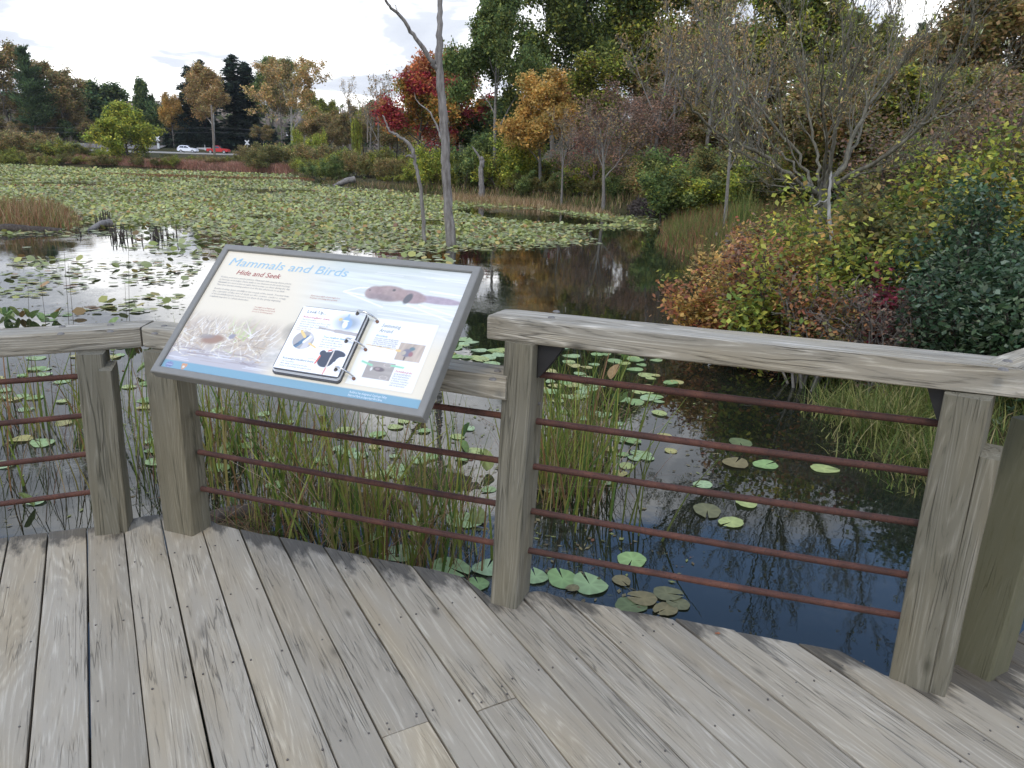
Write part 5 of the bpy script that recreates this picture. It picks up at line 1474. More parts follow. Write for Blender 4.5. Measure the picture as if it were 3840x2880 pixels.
# ------------------------------------------------------------------ willow and bushes on the right bank
def willow():
    Y0 = 11.6
    rng = np.random.default_rng(8)
    K3 = 1400 / 2212
    f = lambda x, y: (2440 + x * K3, y * K3)
    base = at(*f(1000, 1290), Y0)
    g0 = gz1(base[0], Y0)
    r = tag(empty('willow_tree', (base[0], Y0, g0)), 'nearly bare spreading willow with fanned limbs on the right bank', 'tree')
    segs, main = [], MB()
    k_ = mpp(Y0)
    tb = at(*f(1020, 1120), Y0)
    P = smooth_path([(base[0] + 0.03, Y0, g0 - 0.3), base, at(*f(985, 1210), Y0), tb], 10, rng, 0.006)
    tube(main, P, np.linspace(30, 28, 10) * k_, 12)
    limbs = [([(1000, 1190), (940, 1120), (860, 1060), (700, 950), (540, 860), (330, 740), (210, 600), (190, 500)], 15, -1.2),
             ([(985, 1150), (900, 960), (780, 800), (600, 560), (480, 400), (420, 250), (410, 120)], 9, 1.0),
             ([(1010, 1140), (980, 900), (930, 600), (900, 300), (880, 60)], 9, 0.8),
             ([(1030, 1120), (1080, 900), (1120, 600), (1150, 300), (1200, 60), (1210, -120)], 12, -0.6),
             ([(1070, 1100), (1140, 980), (1200, 800), (1350, 550), (1500, 350), (1650, 150), (1780, -40)], 14, 0.5),
             ([(1070, 1110), (1250, 1000), (1420, 900), (1620, 720), (1740, 450), (1900, 180), (1960, 20)], 12, -1.3),
             ([(1560, 770), (1660, 712), (1830, 650), (2000, 555)], 6, -0.6),
             ([(1150, 1060), (1380, 1000), (1600, 930), (1780, 875)], 5, 0.9),
             ([(1000, 1130), (1040, 850), (1010, 560), (1040, 260), (1060, -60)], 8, -1.5),
             ([(1060, 1090), (1220, 850), (1300, 560), (1420, 250), (1480, -60)], 9, 1.6),
             ([(960, 1110), (760, 900), (560, 640), (330, 480), (260, 400)], 7, 1.8),
             ([(930, 1120), (700, 1040), (600, 990), (500, 985)], 5, -1.0)]
    for pix, rad, dr in limbs:
        pts = [at(*f(*q), Y0 + dr * (j / (len(pix) - 1)) ** 1.0 * 1.4) for j, q in enumerate(pix)]
        pts[0] = at(*f(*pix[0]), Y0 + (dr * 0.5 if pix[0][0] > 1500 else 0))
        if pix[0][0] > 1500:
            pts = [at(*f(*q), Y0 - 1.3 * 0.8 + dr * j / 3) for j, q in enumerate(pix)]
        n = 26
        p = smooth_path(pts, n, rng, 0.018)
        rr_ = np.linspace(rad, rad * 0.16, n) * k_ * 0.72
        tube(main, p, rr_, 8)
        # side branches
        cfg = dict(levels=3, n=[7, 6], start=[0.15, 0.15], ang=[30, 30], ratio=[0.52, 0.5], gnarl=[0.09, 0.12, 0.15], trop=[0.09, 0.10, 0.08], tip=0.25, rr=0.55)
        tot = np.linalg.norm(p[-1] - p[0])
        for j in range(int(6 + tot * 1.7)):
            t = rng.uniform(0.18, 0.97)
            q = int(t * (n - 1))
            d = unit(p[min(q + 1, n - 1)] - p[max(q - 1, 0)])
            a, b = frame_of(d)
            az = rng.uniform(0, 6.28); an = math.radians(rng.uniform(22, 48))
            nd = unit(d * math.cos(an) + (a * math.cos(az) + b * math.sin(az)) * math.sin(an) + np.array([0, 0, 0.3]))
            grow(rng, p[q], nd, rng.uniform(0.5, 1.5) * (1.2 - 0.5 * t), max(rr_[q] * 0.5, 0.006), 0, cfg, segs)
    off = np.array([base[0], Y0, g0])
    for q in range(len(main.V)):
        main.V[q] = main.V[q] - off
    main.obj('trunk', BARK_WILLOW, r, True)
    segs = [(l, p - off, rr_) for l, p, rr_ in segs]
    link('twigs', wood_mesh('willow_twigs', segs, BARK_WILLOW, (5, 3, 3), 0.0022), r)
    n = 3000
    c, i = crown_points(rng, segs, (1, 2), n, 0.03)
    col = clump_tint(rng, i, pal_pick(rng, [((0.17, 0.15, 0.05), 4), ((0.13, 0.085, 0.045), 4), ((0.30, 0.28, 0.17), 1.2), ((0.10, 0.11, 0.03), 3)], n), 0.25)
    mb = MB()
    d = rng.normal(0, 0.7, (n, 3)) + np.array([0, 0, 0.5])
    cards(mb, rng, c, rng.uniform(0.025, 0.05, n), col, 0.22, 0.2, direction=d)
    mb.obj('leaf', LEAF, r)['kind'] = 'stuff'
willow()

def bush(name, seed, H, W, pal, nleaf, lsize, px, py_top, Y, label, stems=9, bark_=BARK_BROWN, pal_fn=None, jit=0.08, x=None, spread=0.6, cat='shrub', amt=0.28, rot=0.0, asp=0.62, up=0.5):
    t = at(px, py_top, Y)
    X = t[0] if x is None else x
    z0 = max(gz1(X, Y), WATER)
    h = t[2] - z0
    pr = shrub_proto(name + str(seed), seed, h, W, pal, nleaf, lsize, stems, bark_, jit, amt, spread, pal_fn, asp, 0.0035, up, LEAFN)
    r = tag(empty(name, (X, Y, z0), rot), label, cat)
    link('stems', pr[0], r)
    link('crown', pr[1], r)
    return r
DKLEAF = [((0.018, 0.034, 0.014), 4), ((0.029, 0.048, 0.022), 4), ((0.054, 0.074, 0.042), 3), ((0.09, 0.108, 0.072), 1.5)]
CRIM = [((0.10, 0.016, 0.026), 4), ((0.075, 0.014, 0.02), 3), ((0.14, 0.03, 0.04), 2)]
bush('shrub', 301, 2, 1.45, DKLEAF, 14000, 0.034, 3790, 690, 8.0, 'dark blue green leafy bush filling the right edge above the rail', 14, spread=0.8, jit=0.12)
bush('shrub', 302, 2, 0.85, DKLEAF, 6000, 0.030, 3690, 930, 7.2, 'lower dark green leafy bush in front of the larger dark bush', 11, spread=0.9, jit=0.12)
bush('shrub', 303, 2, 1.3, DKLEAF, 9000, 0.036, 3860, 1000, 6.8, 'dark green bush cut off by the right edge just above the rail end', 11, spread=0.9, jit=0.12)
bush('shrub', 304, 2, 2.4, YGREEN + OLIVE, 12000, 0.040, 3290, 690, 9.3, 'yellow green and amber bush left of the dark leafy bush', 13, pal_fn=mixed_cols, spread=0.8, jit=0.13)
bush('shrub', 305, 2, 2.1, ORANGE, 11000, 0.036, 2880, 880, 9.8, 'orange leaved shrub spreading low over the water by the willow', 14, pal_fn=orange_cols, spread=1.3, jit=0.10)
bush('shrub', 306, 2, 1.5, ORANGE, 6000, 0.034, 2700, 1010, 9.2, 'low orange shrub whose sprays overhang the dark water', 11, spread=1.7, jit=0.08, pal_fn=orange_cols, x=2.85)
bush('shrub', 319, 2, 1.7, ORANGE + RUSSET, 9000, 0.032, 2960, 905, 8.9, 'dense rust orange shrub at the water edge in front of the willow', 13, pal_fn=None, spread=1.0, jit=0.10)
bush('shrub', 307, 2, 1.4, YGREEN, 4000, 0.038, 3010, 930, 8.6, 'small light green shrub between the orange shrub and crimson leaves', 9, spread=0.9, jit=0.10)
bush('shrub', 308, 2, 0.55, CRIM, 700, 0.036, 3340, 975, 7.9, 'crimson leaved shrub before the yellow green bush', 7, spread=0.9, jit=0.07)
bush('shrub', 309, 2, 2.2, ORANGE + OLIVE, 7500, 0.036, 3130, 800, 10.6, 'amber orange shrub right behind the willow trunk base', 11, pal_fn=mixed_cols, spread=0.9, jit=0.13)
bush('shrub', 310, 2, 2.6, YGREEN + OLIVE, 9000, 0.042, 3660, 470, 10.8, 'tall yellow green bush above the dark leafy bush', 12, pal_fn=mixed_cols, spread=0.7, jit=0.15)
bush('shrub', 311, 2, 2.6, OLIVE + GREEN, 8000, 0.042, 3450, 600, 11.5, 'olive green bush behind the amber bush right of the willow', 12, spread=0.7, jit=0.15)
bush('shrub', 312, 2, 3.2, RUSSET + OLIVE, 6500, 0.04, 3620, 270, 14.5, 'tall reddish twiggy shrub behind the yellow green bushes at right', 14, TWIG_RED, spread=0.45, jit=0.15)
bush('shrub', 313, 2, 3.2, RUSSET + BROWN, 6000, 0.04, 3850, 240, 13.5, 'tall brown twiggy shrub at the top right edge', 14, TWIG_RED, spread=0.45, jit=0.15)
bush('shrub', 314, 2, 2.6, YGREEN + OLIVE, 8000, 0.042, 3860, 480, 10.2, 'yellow green bush at the right edge above the dark leaves', 12, pal_fn=mixed_cols, spread=0.7, jit=0.15)
bush('shrub', 315, 2, 1.5, RUSSET + ORANGE, 5000, 0.036, 2890, 800, 13.5, 'rusty red low shrub left of the willow trunk', 12, spread=0.8, jit=0.12)
bush('shrub', 316, 2, 2.4, OLIVE + RUSSET, 6500, 0.04, 3420, 420, 15.5, 'brown olive shrub between the willow limbs and reddish shrub', 13, TWIG_RED, spread=0.5, jit=0.16)
bush('shrub', 317, 2, 1.3, RUSSET, 2600, 0.026, 3340, 1030, 7.7, 'rusty bare stemmed shrub just above the rail below the crimson leaves', 18, BARK_GREY, spread=0.5, jit=0.05)
bush('shrub', 318, 2, 1.2, ORANGE + OLIVE, 2400, 0.03, 3080, 1020, 7.9, 'grey stemmed thin shrub above the rail below the small green shrub', 18, BARK_GREY, spread=0.5, jit=0.06)
# pale lichened sapling in front of the willow trunk
mb = MB(); k_ = mpp(9.4)
pix = [(3150, 1010), (3130, 930), (3118, 880), (3108, 780), (3112, 700), (3118, 640)]
dead_limb(mb, pix, np.array([9, 8, 7.5, 6.5, 5, 3]) * k_, 9.4, 22, 31, 0, 7, 0.006)
dead_limb(mb, [(3110, 745), (3080, 752), (3050, 775)], np.array([3, 2.5, 1.5]) * k_, 9.4, 8, 32, 0, 5)
tag(mb.obj('sapling', BARK_PALE, smooth=True), 'thin pale lichened stem right in front of the willow trunk', 'sapling')
# ------------------------------------------------------------------ boardwalk
DIR = np.array([math.sin(math.radians(-29.5)), math.cos(math.radians(-29.5))])    # along the boards, away from the viewer
NRM = np.array([DIR[1], -DIR[0]])                                                 # across the boards, to the right
EDGE = np.array([(-4.6, 2.0), (-3.0, 2.42), (-2.151, 2.803), (-1.825, 2.923), (-1.676, 3.025), (-1.586, 3.076), (-1.41, 3.07), (-1.30, 2.985), (-1.09, 2.912), (-0.879, 2.854), (-0.672, 2.775), (-0.356, 2.676), (-0.165, 2.609),
                 (-0.078, 2.49), (-0.062, 2.448), (0.036, 2.405), (0.078, 2.505), (0.136, 2.522), (0.185, 2.49), (0.40, 2.425), (0.633, 2.364), (0.956, 2.262), (1.164, 2.201), (1.225, 2.11), (1.262, 2.075), (1.36, 2.03), (1.43, 2.10), (1.62, 2.19), (1.76, 2.24), (1.95, 2.40), (2.6, 3.0), (3.6, 3.8)])
EU, EV = EDGE @ DIR, EDGE @ NRM
def edge_u(v):
    """farthest reach of the deck along a board line"""
    best = None
    for k in range(len(EV) - 1):
        a, b = EV[k], EV[k + 1]
        if (a - v) * (b - v) <= 0 and a != b:
            u = EU[k] + (EU[k + 1] - EU[k]) * (v - a) / (b - a)
            best = u if best is None else max(best, u)
    return best
deck = tag(empty('boardwalk_deck'), kind='structure')
TH, GAP = 0.038, 0.0052
NAILM = tube(MB(), [(0, 0, -0.004), (0, 0, 0.0)], 0.0033, 8).mesh('nail', NAIL)
gaps = [-0.171, -0.029, 0.121, 0.271, 0.419, 0.556, 0.705, 0.847, 0.986, 1.131, 1.272]
W_ = 0.1455
while gaps[0] > -3.2:
    gaps.insert(0, gaps[0] - W_)
while gaps[-1] < 3.6:
    gaps.append(gaps[-1] + W_)
rng = np.random.default_rng(3)
def plank(v0, v1, u0, u1=None, sag=0.0):
    """one board; u1 None = cut to the curved deck edge"""
    wdt = v1 - v0 - GAP - rng.uniform(-0.0015, 0.002)
    vm = (v0 + v1) / 2
    nx = 7
    vs_ = np.linspace(-wdt / 2, wdt / 2, nx)
    uend = [edge_u(vm + q) if u1 is None else u1 for q in vs_]
    known = [q for q in uend if q is not None]
    uend = np.array([known[0] if q is None else q for q in uend])
    org = vm * NRM + DIR * uend.max()
    # cross section rows from side to side: rounded arrises, slightly cupped
    e = 0.004
    cup = rng.normal(0, 0.0007)
    ys = np.concatenate([[-wdt / 2, -wdt / 2 + e * 0.35], vs_[1:-1], [wdt / 2 - e * 0.35, wdt / 2]])
    zt = np.concatenate([[-e, -e * 0.25], np.full(nx - 2, 0.0), [-e * 0.25, -e]]) + cup * (ys / (wdt / 2)) ** 2 * 2
    ue = np.interp(ys, vs_, uend) - uend.max()
    nl = 26
    warp = np.cumsum(rng.normal(0, 0.0004, nl)) + sag
    side = np.cumsum(rng.normal(0, 0.00045, nl)); side -= np.linspace(0, side[-1], nl)
    tt = np.linspace(0, 1, nl)
    u_start = u0 - uend.max()
    V, F = [], []
    m_ = len(ys)
    for k, t in enumerate(tt):
        for j in range(m_):
            x = u_start + (ue[j] - u_start) * t
            V.append((x, ys[j] + side[k] * (1 if j < m_ // 2 else 0.8), zt[j] + warp[k] - (0.002 if k in (0, nl - 1) else 0)))
    for k in range(nl - 1):
        for j in range(m_ - 1):
            a = k * m_ + j
            F.append((a, a + m_, a + m_ + 1, a + 1))
    # underside rim
    nb = len(V)
    rim = [k * m_ for k in range(nl)] + [(nl - 1) * m_ + j for j in range(1, m_)] + [k * m_ + m_ - 1 for k in range(nl - 2, -1, -1)] + [j for j in range(m_ - 2, 0, -1)]
    for q in rim:
        V.append((V[q][0], V[q][1], -TH))
    n = len(rim)
    for k in range(n):
        F.append((rim[k], nb + k, nb + (k + 1) % n, rim[(k + 1) % n]))
    mb = MB().add(V, F)
    ang = math.atan2(DIR[1], DIR[0])
    o = mb.obj('plank', WOOD_DECK if u1 is None else WOOD_DECK2, deck, loc=(org[0], org[1], 0), rot=(0, 0, ang))
    # local y runs to the left of DIR, so mirror: NRM is to the right
    o.data.transform(Matrix.Scale(-1, 4, (0, 1, 0)))
    o.data.flip_normals()
    return o, uend.max(), vm, wdt
JOISTS = [1.72, 1.28, 0.86, 2.2, 2.62, 3.05, 0.42]
for k in range(len(gaps) - 1):
    v0, v1 = gaps[k], gaps[k + 1]
    if edge_u((v0 + v1) / 2) is None:
        continue
    cuts = []
    if abs(v0 - 0.847) < 1e-6:
        cuts = [float(((G(1720, 2684, 0) + G(1878, 2637, 0)) / 2)[:2] @ DIR)]
    elif abs(v0 - 0.556) < 1e-6:
        cuts = [float(((G(1346, 2790, 0) + G(1528, 2737, 0)) / 2)[:2] @ DIR)]
    far = None
    pieces = []
    if cuts:
        pieces = [(cuts[0] + 0.002, None), (-1.6, cuts[0] - 0.002)]
    else:
        pieces = [(-1.6, None)]
    for u0, u1 in pieces:
        o, ue, vm, wd = plank(v0, v1, u0, u1)
        for uj in JOISTS + ([cuts[0] + 0.025, cuts[0] - 0.025] if cuts else []):
            if uj < u0 + 0.01 or uj > ue - 0.05:
                continue
            for s in (-0.33, 0.33):
                q = (uj + rng.normal(0, 0.008) - ue, -s * wd * rng.uniform(0.85, 1.15), 0.0022)
                link('nail', NAILM, o, q)
# framing under the boards
def beam_mesh(p0, p1, wv, w, t, ch=0.006, n=10, wob=0.0015, seed=0, mat=None, caps_=True):
    """timber from p0 to p1; local X along it; wv = direction of its width"""
    p0, p1 = np.array(p0, float), np.array(p1, float)
    X = unit(p1 - p0); ln = np.linalg.norm(p1 - p0)
    Yv = np.array(wv, float); Yv = unit(Yv - X * (Yv @ X)); Z = np.cross(X, Yv)
    rg = np.random.default_rng(seed)
    pr = []
    for sx, sy in ((-1, -1), (1, -1), (1, 1), (-1, 1)):
        cxx, cyy = sx * (w / 2 - ch), sy * (t / 2 - ch)
        a0 = math.atan2(sy, sx)
        for da in (-0.6, 0.0, 0.6):
            pr.append((cxx + ch * math.cos(a0 + da) * 1.25, cyy + ch * math.sin(a0 + da) * 1.25))
    pr = np.array(pr)
    m_ = len(pr)
    V = []
    for k, x in enumerate(np.linspace(0, ln, n)):
        sc = 0.985 if k in (0, n - 1) else 1.0
        j = rg.normal(0, wob, (m_, 2))
        for q in range(m_):
            V.append((x, pr[q, 0] * sc + j[q, 0], pr[q, 1] * sc + j[q, 1]))
    F = [(k * m_ + q, k * m_ + (q + 1) % m_, (k + 1) * m_ + (q + 1) % m_, (k + 1) * m_ + q) for k in range(n - 1) for q in range(m_)]
    mb = MB().add(V, F)
    mb.F.append(np.array([list(range(m_ - 1, -1, -1)), list(range((n - 1) * m_, n * m_))])); mb.M.append(0)
    M = Matrix(((X[0], Yv[0], Z[0], p0[0]), (X[1], Yv[1], Z[1], p0[1]), (X[2], Yv[2], Z[2], p0[2]), (0, 0, 0, 1)))
    return mb, M
def beam(name, parent, p0, p1, wv, w, t, mat, seed=0, ch=0.006, n=10, wob=0.0012):
    mb, M = beam_mesh(p0, p1, wv, w, t, ch, n, wob, seed)
    o = mb.obj(name, mat, parent)
    o.matrix_world = M
    return o
inner = EDGE - 0.0
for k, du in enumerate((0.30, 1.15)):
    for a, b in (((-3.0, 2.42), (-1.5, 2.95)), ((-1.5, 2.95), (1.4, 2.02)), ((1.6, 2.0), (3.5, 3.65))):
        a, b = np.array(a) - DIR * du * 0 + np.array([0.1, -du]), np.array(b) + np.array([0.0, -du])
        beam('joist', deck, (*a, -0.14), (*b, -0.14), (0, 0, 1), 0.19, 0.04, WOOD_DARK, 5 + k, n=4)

# ------------------------------------------------------------------ railing
def rod(parent, p0, p1, sag=0.0, seed=0, r=0.0115):
    n = 14
    t = np.linspace(0, 1, n)
    P = np.array(p0)[None] * (1 - t[:, None]) + np.array(p1)[None] * t[:, None]
    P[:, 2] -= sag * 4 * t * (1 - t)
    mb = tube(MB(), P, r, 10)
    return mb.obj('rod', RUST, parent, True)
def bolt(parent, p, r=0.014, h=0.006, mat=None):
    n = 12
    a = np.linspace(0, 2 * math.pi, n, endpoint=False)
    V = [(r * math.cos(t), r * math.sin(t), 0) for t in a] + [(r * 0.75 * math.cos(t), r * 0.75 * math.sin(t), h * 0.8) for t in a] + [(0, 0, h)]
    F3 = [(n + k, n + (k + 1) % n, 2 * n) for k in range(n)]
    mb = MB().add(V, F3)
    mb.F.append(np.array([(k, (k + 1) % n, n + (k + 1) % n, n + k) for k in range(n)])); mb.M.append(0)
    o = mb.obj('bolt', mat or BOLT, None, True)
    o.parent = parent
    o.matrix_parent_inverse = parent.matrix_world.inverted()
    o.location = p
    return o
def on_post(bl, br, tl, tr, ztop, depth, z0=-0.9):
    """a leaning post from the pixels of its front foot and front top corners; returns axis ends and face direction"""
    b0, b1 = G(*bl, 0.0), G(*br, 0.0)
    t0, t1 = G(*tl, ztop), G(*tr, ztop)
    wv = unit((b1 - b0) * (1, 1, 0))
    back = np.array([-wv[1], wv[0], 0]) * depth / 2
    cb, ct = (b0 + b1) / 2 + back, (t0 + t1) / 2 + back
    return cb + (cb - ct) * (-z0 / ztop), ct, wv, np.linalg.norm(b1 - b0)
RAIL1, RAIL3 = 0.80, 1.00           # undersides of the cap rails
# the cap rails lie flat: 0.14 wide, 0.09 thick
def cap_rail(parent, a, b, z, seed, cut_a=None, cut_b=None, w=0.14, t=0.085, nseg=26):
    """a, b: ends of the front lower edge (xy); the ends may be mitred by the direction of the joint"""
    a, b = np.array(a, float), np.array(b, float)
    X = unit(b - a); Yv = np.array([-X[1], X[0]])
    ln = np.linalg.norm(b - a)
    rg = np.random.default_rng(seed)
    ch = 0.010
    pr = []
    for sx, sy in ((-1, -1), (1, -1), (1, 1), (-1, 1)):
        a0 = math.atan2(sy, sx)
        for da in (-0.65, 0, 0.65):
            pr.append((sx * (w / 2 - ch) + 1.2 * ch * math.cos(a0 + da), sy * (t / 2 - ch) + 1.2 * ch * math.sin(a0 + da)))
    pr = np.array(pr); m_ = len(pr)
    V = []
    bowl = np.cumsum(rg.normal(0, 0.0007, (nseg, m_)), axis=0) * 0.5
    for k in range(nseg):
        for q in range(m_):
            yy = pr[q, 0]
            x0 = 0.0 if cut_a is None else (yy + w / 2) * cut_a
            x1 = ln if cut_b is None else ln + (yy + w / 2) * cut_b
            x = x0 + (x1 - x0) * k / (nseg - 1)
            e = 0.97 if k in (0, nseg - 1) else 1
            V.append((x, yy * e + bowl[k, q], pr[q, 1] * e + bowl[k, (q + 5) % m_] * 0.8))
    F = [(k * m_ + q, k * m_ + (q + 1) % m_, (k + 1) * m_ + (q + 1) % m_, (k + 1) * m_ + q) for k in range(nseg - 1) for q in range(m_)]
    mb = MB().add(V, F)
    mb.F.append(np.array([list(range(m_ - 1, -1, -1)), list(range((nseg - 1) * m_, nseg * m_))])); mb.M.append(0)
    o = mb.obj('top_rail', WOOD_RAIL, parent)
    c = a + Yv * w / 2
    o.location = (c[0], c[1], z + t / 2)
    o.rotation_euler = (0, 0, math.atan2(X[1], X[0]))
    bpy.context.view_layer.update()
    return o
def rail_bolts(rail, pix, z):
    for px, py in pix:
        p = G(px, py, z)
        bolt(rail, p)

# left section
left = tag(empty('railing'), 'left wooden railing with four rusty rods leaving the picture at left', 'railing')
p0, p1, wv, wd = on_post((358, 2008), (452, 1998), (284, 1331), (383, 1327), RAIL1, 0.13)
beam('post', left, p0, p1, wv, 0.098, 0.135, WOOD_POST, 11, 0.007)
q0, q1, wv2, _ = on_post((454, 1998), (500, 1987), (391, 1388), (437, 1386), RAIL1 - 0.055, 0.13)
o_ = unit(np.array([-wv[1], wv[0], 0]))
beam('side_block', left, q0 + o_ * 0.005, q1 + o_ * 0.005, wv, 0.047, 0.125, WOOD_POST, 12, 0.004)
JT = G(532, 1302, RAIL1)[:2]
r1 = cap_rail(left, G(-420, 1372, RAIL1)[:2], JT, RAIL1, 21, None, 0.40, w=0.145)
rail_bolts(r1, ((234, 1226), (228, 1253), (414, 1219), (414, 1244)), RAIL1 + 0.086)
for k, (yl, ya) in enumerate(((1429, 1407), (1585, 1555), (1738, 1699), (1887, 1842))):
    bA = at(300 + 12 * k, ya + 3, 2.93)
    bL = at(0, yl, 2.80)
    d = bL - bA
    rod(left, bA + d * -0.06, bA + d * 3.2, 0.004, k)

# middle section under the sign
mid = tag(empty('railing'), 'lower middle wooden railing carrying the interpretive sign', 'railing')
b0, b1, b2 = G(617, 1987, 0), G(723, 2011, 0), G(793, 1967, 0)
wv = unit((b2 - b1) * (1, 1, 0)); bk = unit((b0 - b1) * (1, 1, 0))
W1, D1 = np.linalg.norm(b2 - b1), np.linalg.norm(b0 - b1)
c = b1 + wv * W1 / 2 + bk * D1 / 2
topB = c + np.array([-0.022, 0.03, RAIL1])
beam('post', mid, c + (c + (0, 0, 0) - topB) * (0.9 / RAIL1), topB, wv, W1, D1, WOOD_POST, 13, 0.008)
JT2 = JT + np.array([0.006, 0.001])
endR2 = G(1893, 1503, RAIL1)[:2]
r2 = cap_rail(mid, JT2, endR2, RAIL1, 22, -0.40, None, w=0.14, t=0.085)
rail_bolts(r2, ((615, 1224), (580, 1252)), RAIL1 + 0.086)
rail_bolts(r2, ((1866, 1392), (1848, 1424)), RAIL1 + 0.086)
for k, (yb, yc) in enumerate(((1392, 1557), (1555, 1725), (1702, 1886), (1839, 2034))):
    pB, pC = at(776 + 6 * k, yb, 2.93), at(1874 - 9 * k, yc, 2.47)
    d = unit(pC - pB)
    rod(mid, pB - d * 0.06, pC + d * 0.05, 0.003, 10 + k)

# right section
right = tag(empty('railing'), 'taller right wooden railing with five rusty rods over the dark water', 'railing')
p0, p1, wvC, _ = on_post((1838, 2256), (1934, 2282), (1899, 1288), (1992, 1292), RAIL3, 0.14)
beam('post', right, p0, p1, wvC, 0.102, 0.145, WOOD_POST, 14, 0.008)
p0d, p1d, wvD, wD = on_post((3332, 2540), (3481, 2598), (3541, 1482), (3716, 1486), RAIL3, 0.14)
beam('post', right, p0d, p1d, wvD, wD * 0.97, 0.14, WOOD_POST, 15, 0.008)
q0, q1, _, _ = on_post((3483, 2598), (3534, 2592), (3668, 1690), (3742, 1662), 0.85, 0.13)
oD = unit(np.array([-wvD[1], wvD[0], 0]))
q1 = np.array([*(p0d + (p1d - p0d) * (0.9 + 0.83) / (0.9 + RAIL3))[:2], 0.83]) + wvD * (wD * 0.97 / 2 + 0.024)
q0 = p0d + wvD * (wD * 0.97 / 2 + 0.024)
beam('side_block', right, q0, q1, wvD, 0.045, 0.12, WOOD_POST, 16, 0.004)
aR = G(1826, 1272, RAIL3)[:2]; bR = G(3872, 1500, RAIL3)[:2]
bR = aR + (bR - aR)
r3 = cap_rail(right, aR, bR, RAIL3, 23, 0.10, 0.55, w=0.15, t=0.082, nseg=34)
rail_bolts(r3, ((2068, 1193), (2086, 1170)), RAIL3 + 0.083)
rail_bolts(r3, ((3778, 1356), (3762, 1388)), RAIL3 + 0.083)
for k, (xc, yc, xd, yd) in enumerate(((2031, 1404, 3521, 1587), (2015, 1579, 3486, 1773), (2001, 1748, 3442, 1961), (1989, 1915, 3398, 2155), (1977, 2062, 3363, 2306))):
    pC, pD = at(xc, yc, 2.49), at(xd, yd, 2.10)
    d = unit(pD - pC)
    rod(right, pC - d * 0.06, pD + d * 0.06, 0.003, 20 + k, 0.0118)
# brackets and bolts at the middle post
oC = unit(np.array([-wvC[1], wvC[0], 0]))
tC = p1
mb = MB()
A = tC + wvC * 0.054 + oC * 0.0 + np.array([0, 0, -0.004])
for yy in (-0.004, 0.004):
    pass
e1, e2, e3 = wvC, oC, np.array([0, 0, 1.0])
def prism(mb, pts, thick, nrm):
    pts = [np.array(p) for p in pts]
    n = len(pts)
    V = [p - nrm * thick / 2 for p in pts] + [p + nrm * thick / 2 for p in pts]
    mb.add(V, [(k, (k + 1) % n, n + (k + 1) % n, n + k) for k in range(n)])
    mb.F.append(np.array([list(range(mb.n - n - 1, mb.n - 2 * n - 1, -1)), list(range(mb.n - n, mb.n))])); mb.M.append(0)
prism(mb, [A, A + e1 * 0.09, A + e1 * 0.02 - e3 * 0.10, A - e3 * 0.12], 0.05, e2)
mb.obj('bracket', BRACKET, right)
A = p1d - wvD * (wD * 0.485 + 0.002) + np.array([0, 0, -0.004])
mb = MB()
prism(mb, [A - wvD * 0.05, A, A - e3 * 0.10, A - wvD * 0.01 - e3 * 0.09], 0.05, oD)
mb.obj('bracket', BRACKET, right)
for px, py in ((2005, 1511), (1990, 1543)):
    p = at(px, py, 2.50)
    mb = tube(MB(), [p - wvC * 0.03, p + wvC * 0.022], 0.006, 8)
    tube(mb, [p - wvC * 0.002, p + wvC * 0.012], 0.013, 6)
    mb.obj('through_bolt', BOLT, right)

# far right section: post with a shoulder and the next rail
fr = tag(empty('railing'), 'mossy end post and rail stub at the right edge of the boardwalk', 'railing')
c0 = (G(3695, 2554, 0) + G(3782, 2508, 0)) / 2 + np.array([-0.035, 0.06, 0])
lean = np.array([0.10, 0.04, 0]) * 0.6
wvE = unit((G(3782, 2508, 0) - G(3695, 2554, 0)) * (1, 1, 0))
beam('post', fr, c0 - lean * 0.9 - np.array([0, 0, 0.9]), np.array([c0[0], c0[1], 0]) + lean * 0.86 + np.array([0, 0, 0.86]), wvE, 0.11, 0.15, WOOD_MOSS, 17, 0.008)
bE = np.array([-wvE[1], wvE[0], 0])
c1 = c0 + bE * 0.04 + wvE * 0.12
beam('side_block', fr, c1 - lean * 0.9 - np.array([0, 0, 0.9]), np.array([c1[0], c1[1], 0]) + lean + np.array([0, 0, RAIL3]), wvE, 0.11, 0.10, WOOD_RAIL, 18, 0.006)
Xr = unit(bR - aR); Yr = np.array([-Xr[1], Xr[0]])
s4 = bR + Xr * 0.012
cap_rail(fr, s4, s4 + np.array([0.80, 0.62]) * 1.9, RAIL3, 24, -0.30, None, w=0.15, t=0.082)
# ------------------------------------------------------------------ interpretive sign
SW, SH = 1.07, 0.5763
kS = 1.07 / 0.94
_P = [EYE + (np.array(p) - EYE) * kS for p in ([-0.994, 2.512, 1.298], [-0.117, 2.173, 1.293], [-0.233, 1.829, 0.939], [-1.109, 2.169, 0.944])]
SO = _P[3]
SU = unit((_P[1] - _P[0]) + (_P[2] - _P[3]))
SV = (_P[0] - _P[3]) + (_P[1] - _P[2]); SV = unit(SV - SU * (SV @ SU))
SN = np.cross(SU, SV)
sign = empty('interpretive_sign')
MS = Matrix(((SU[0], SV[0], SN[0], SO[0]), (SU[1], SV[1], SN[1], SO[1]), (SU[2], SV[2], SN[2], SO[2]), (0, 0, 0, 1)))
sign.matrix_world = MS
tag(sign, 'tilted cream and blue panel titled Mammals and Birds in a grey frame on the railing', 'information sign')
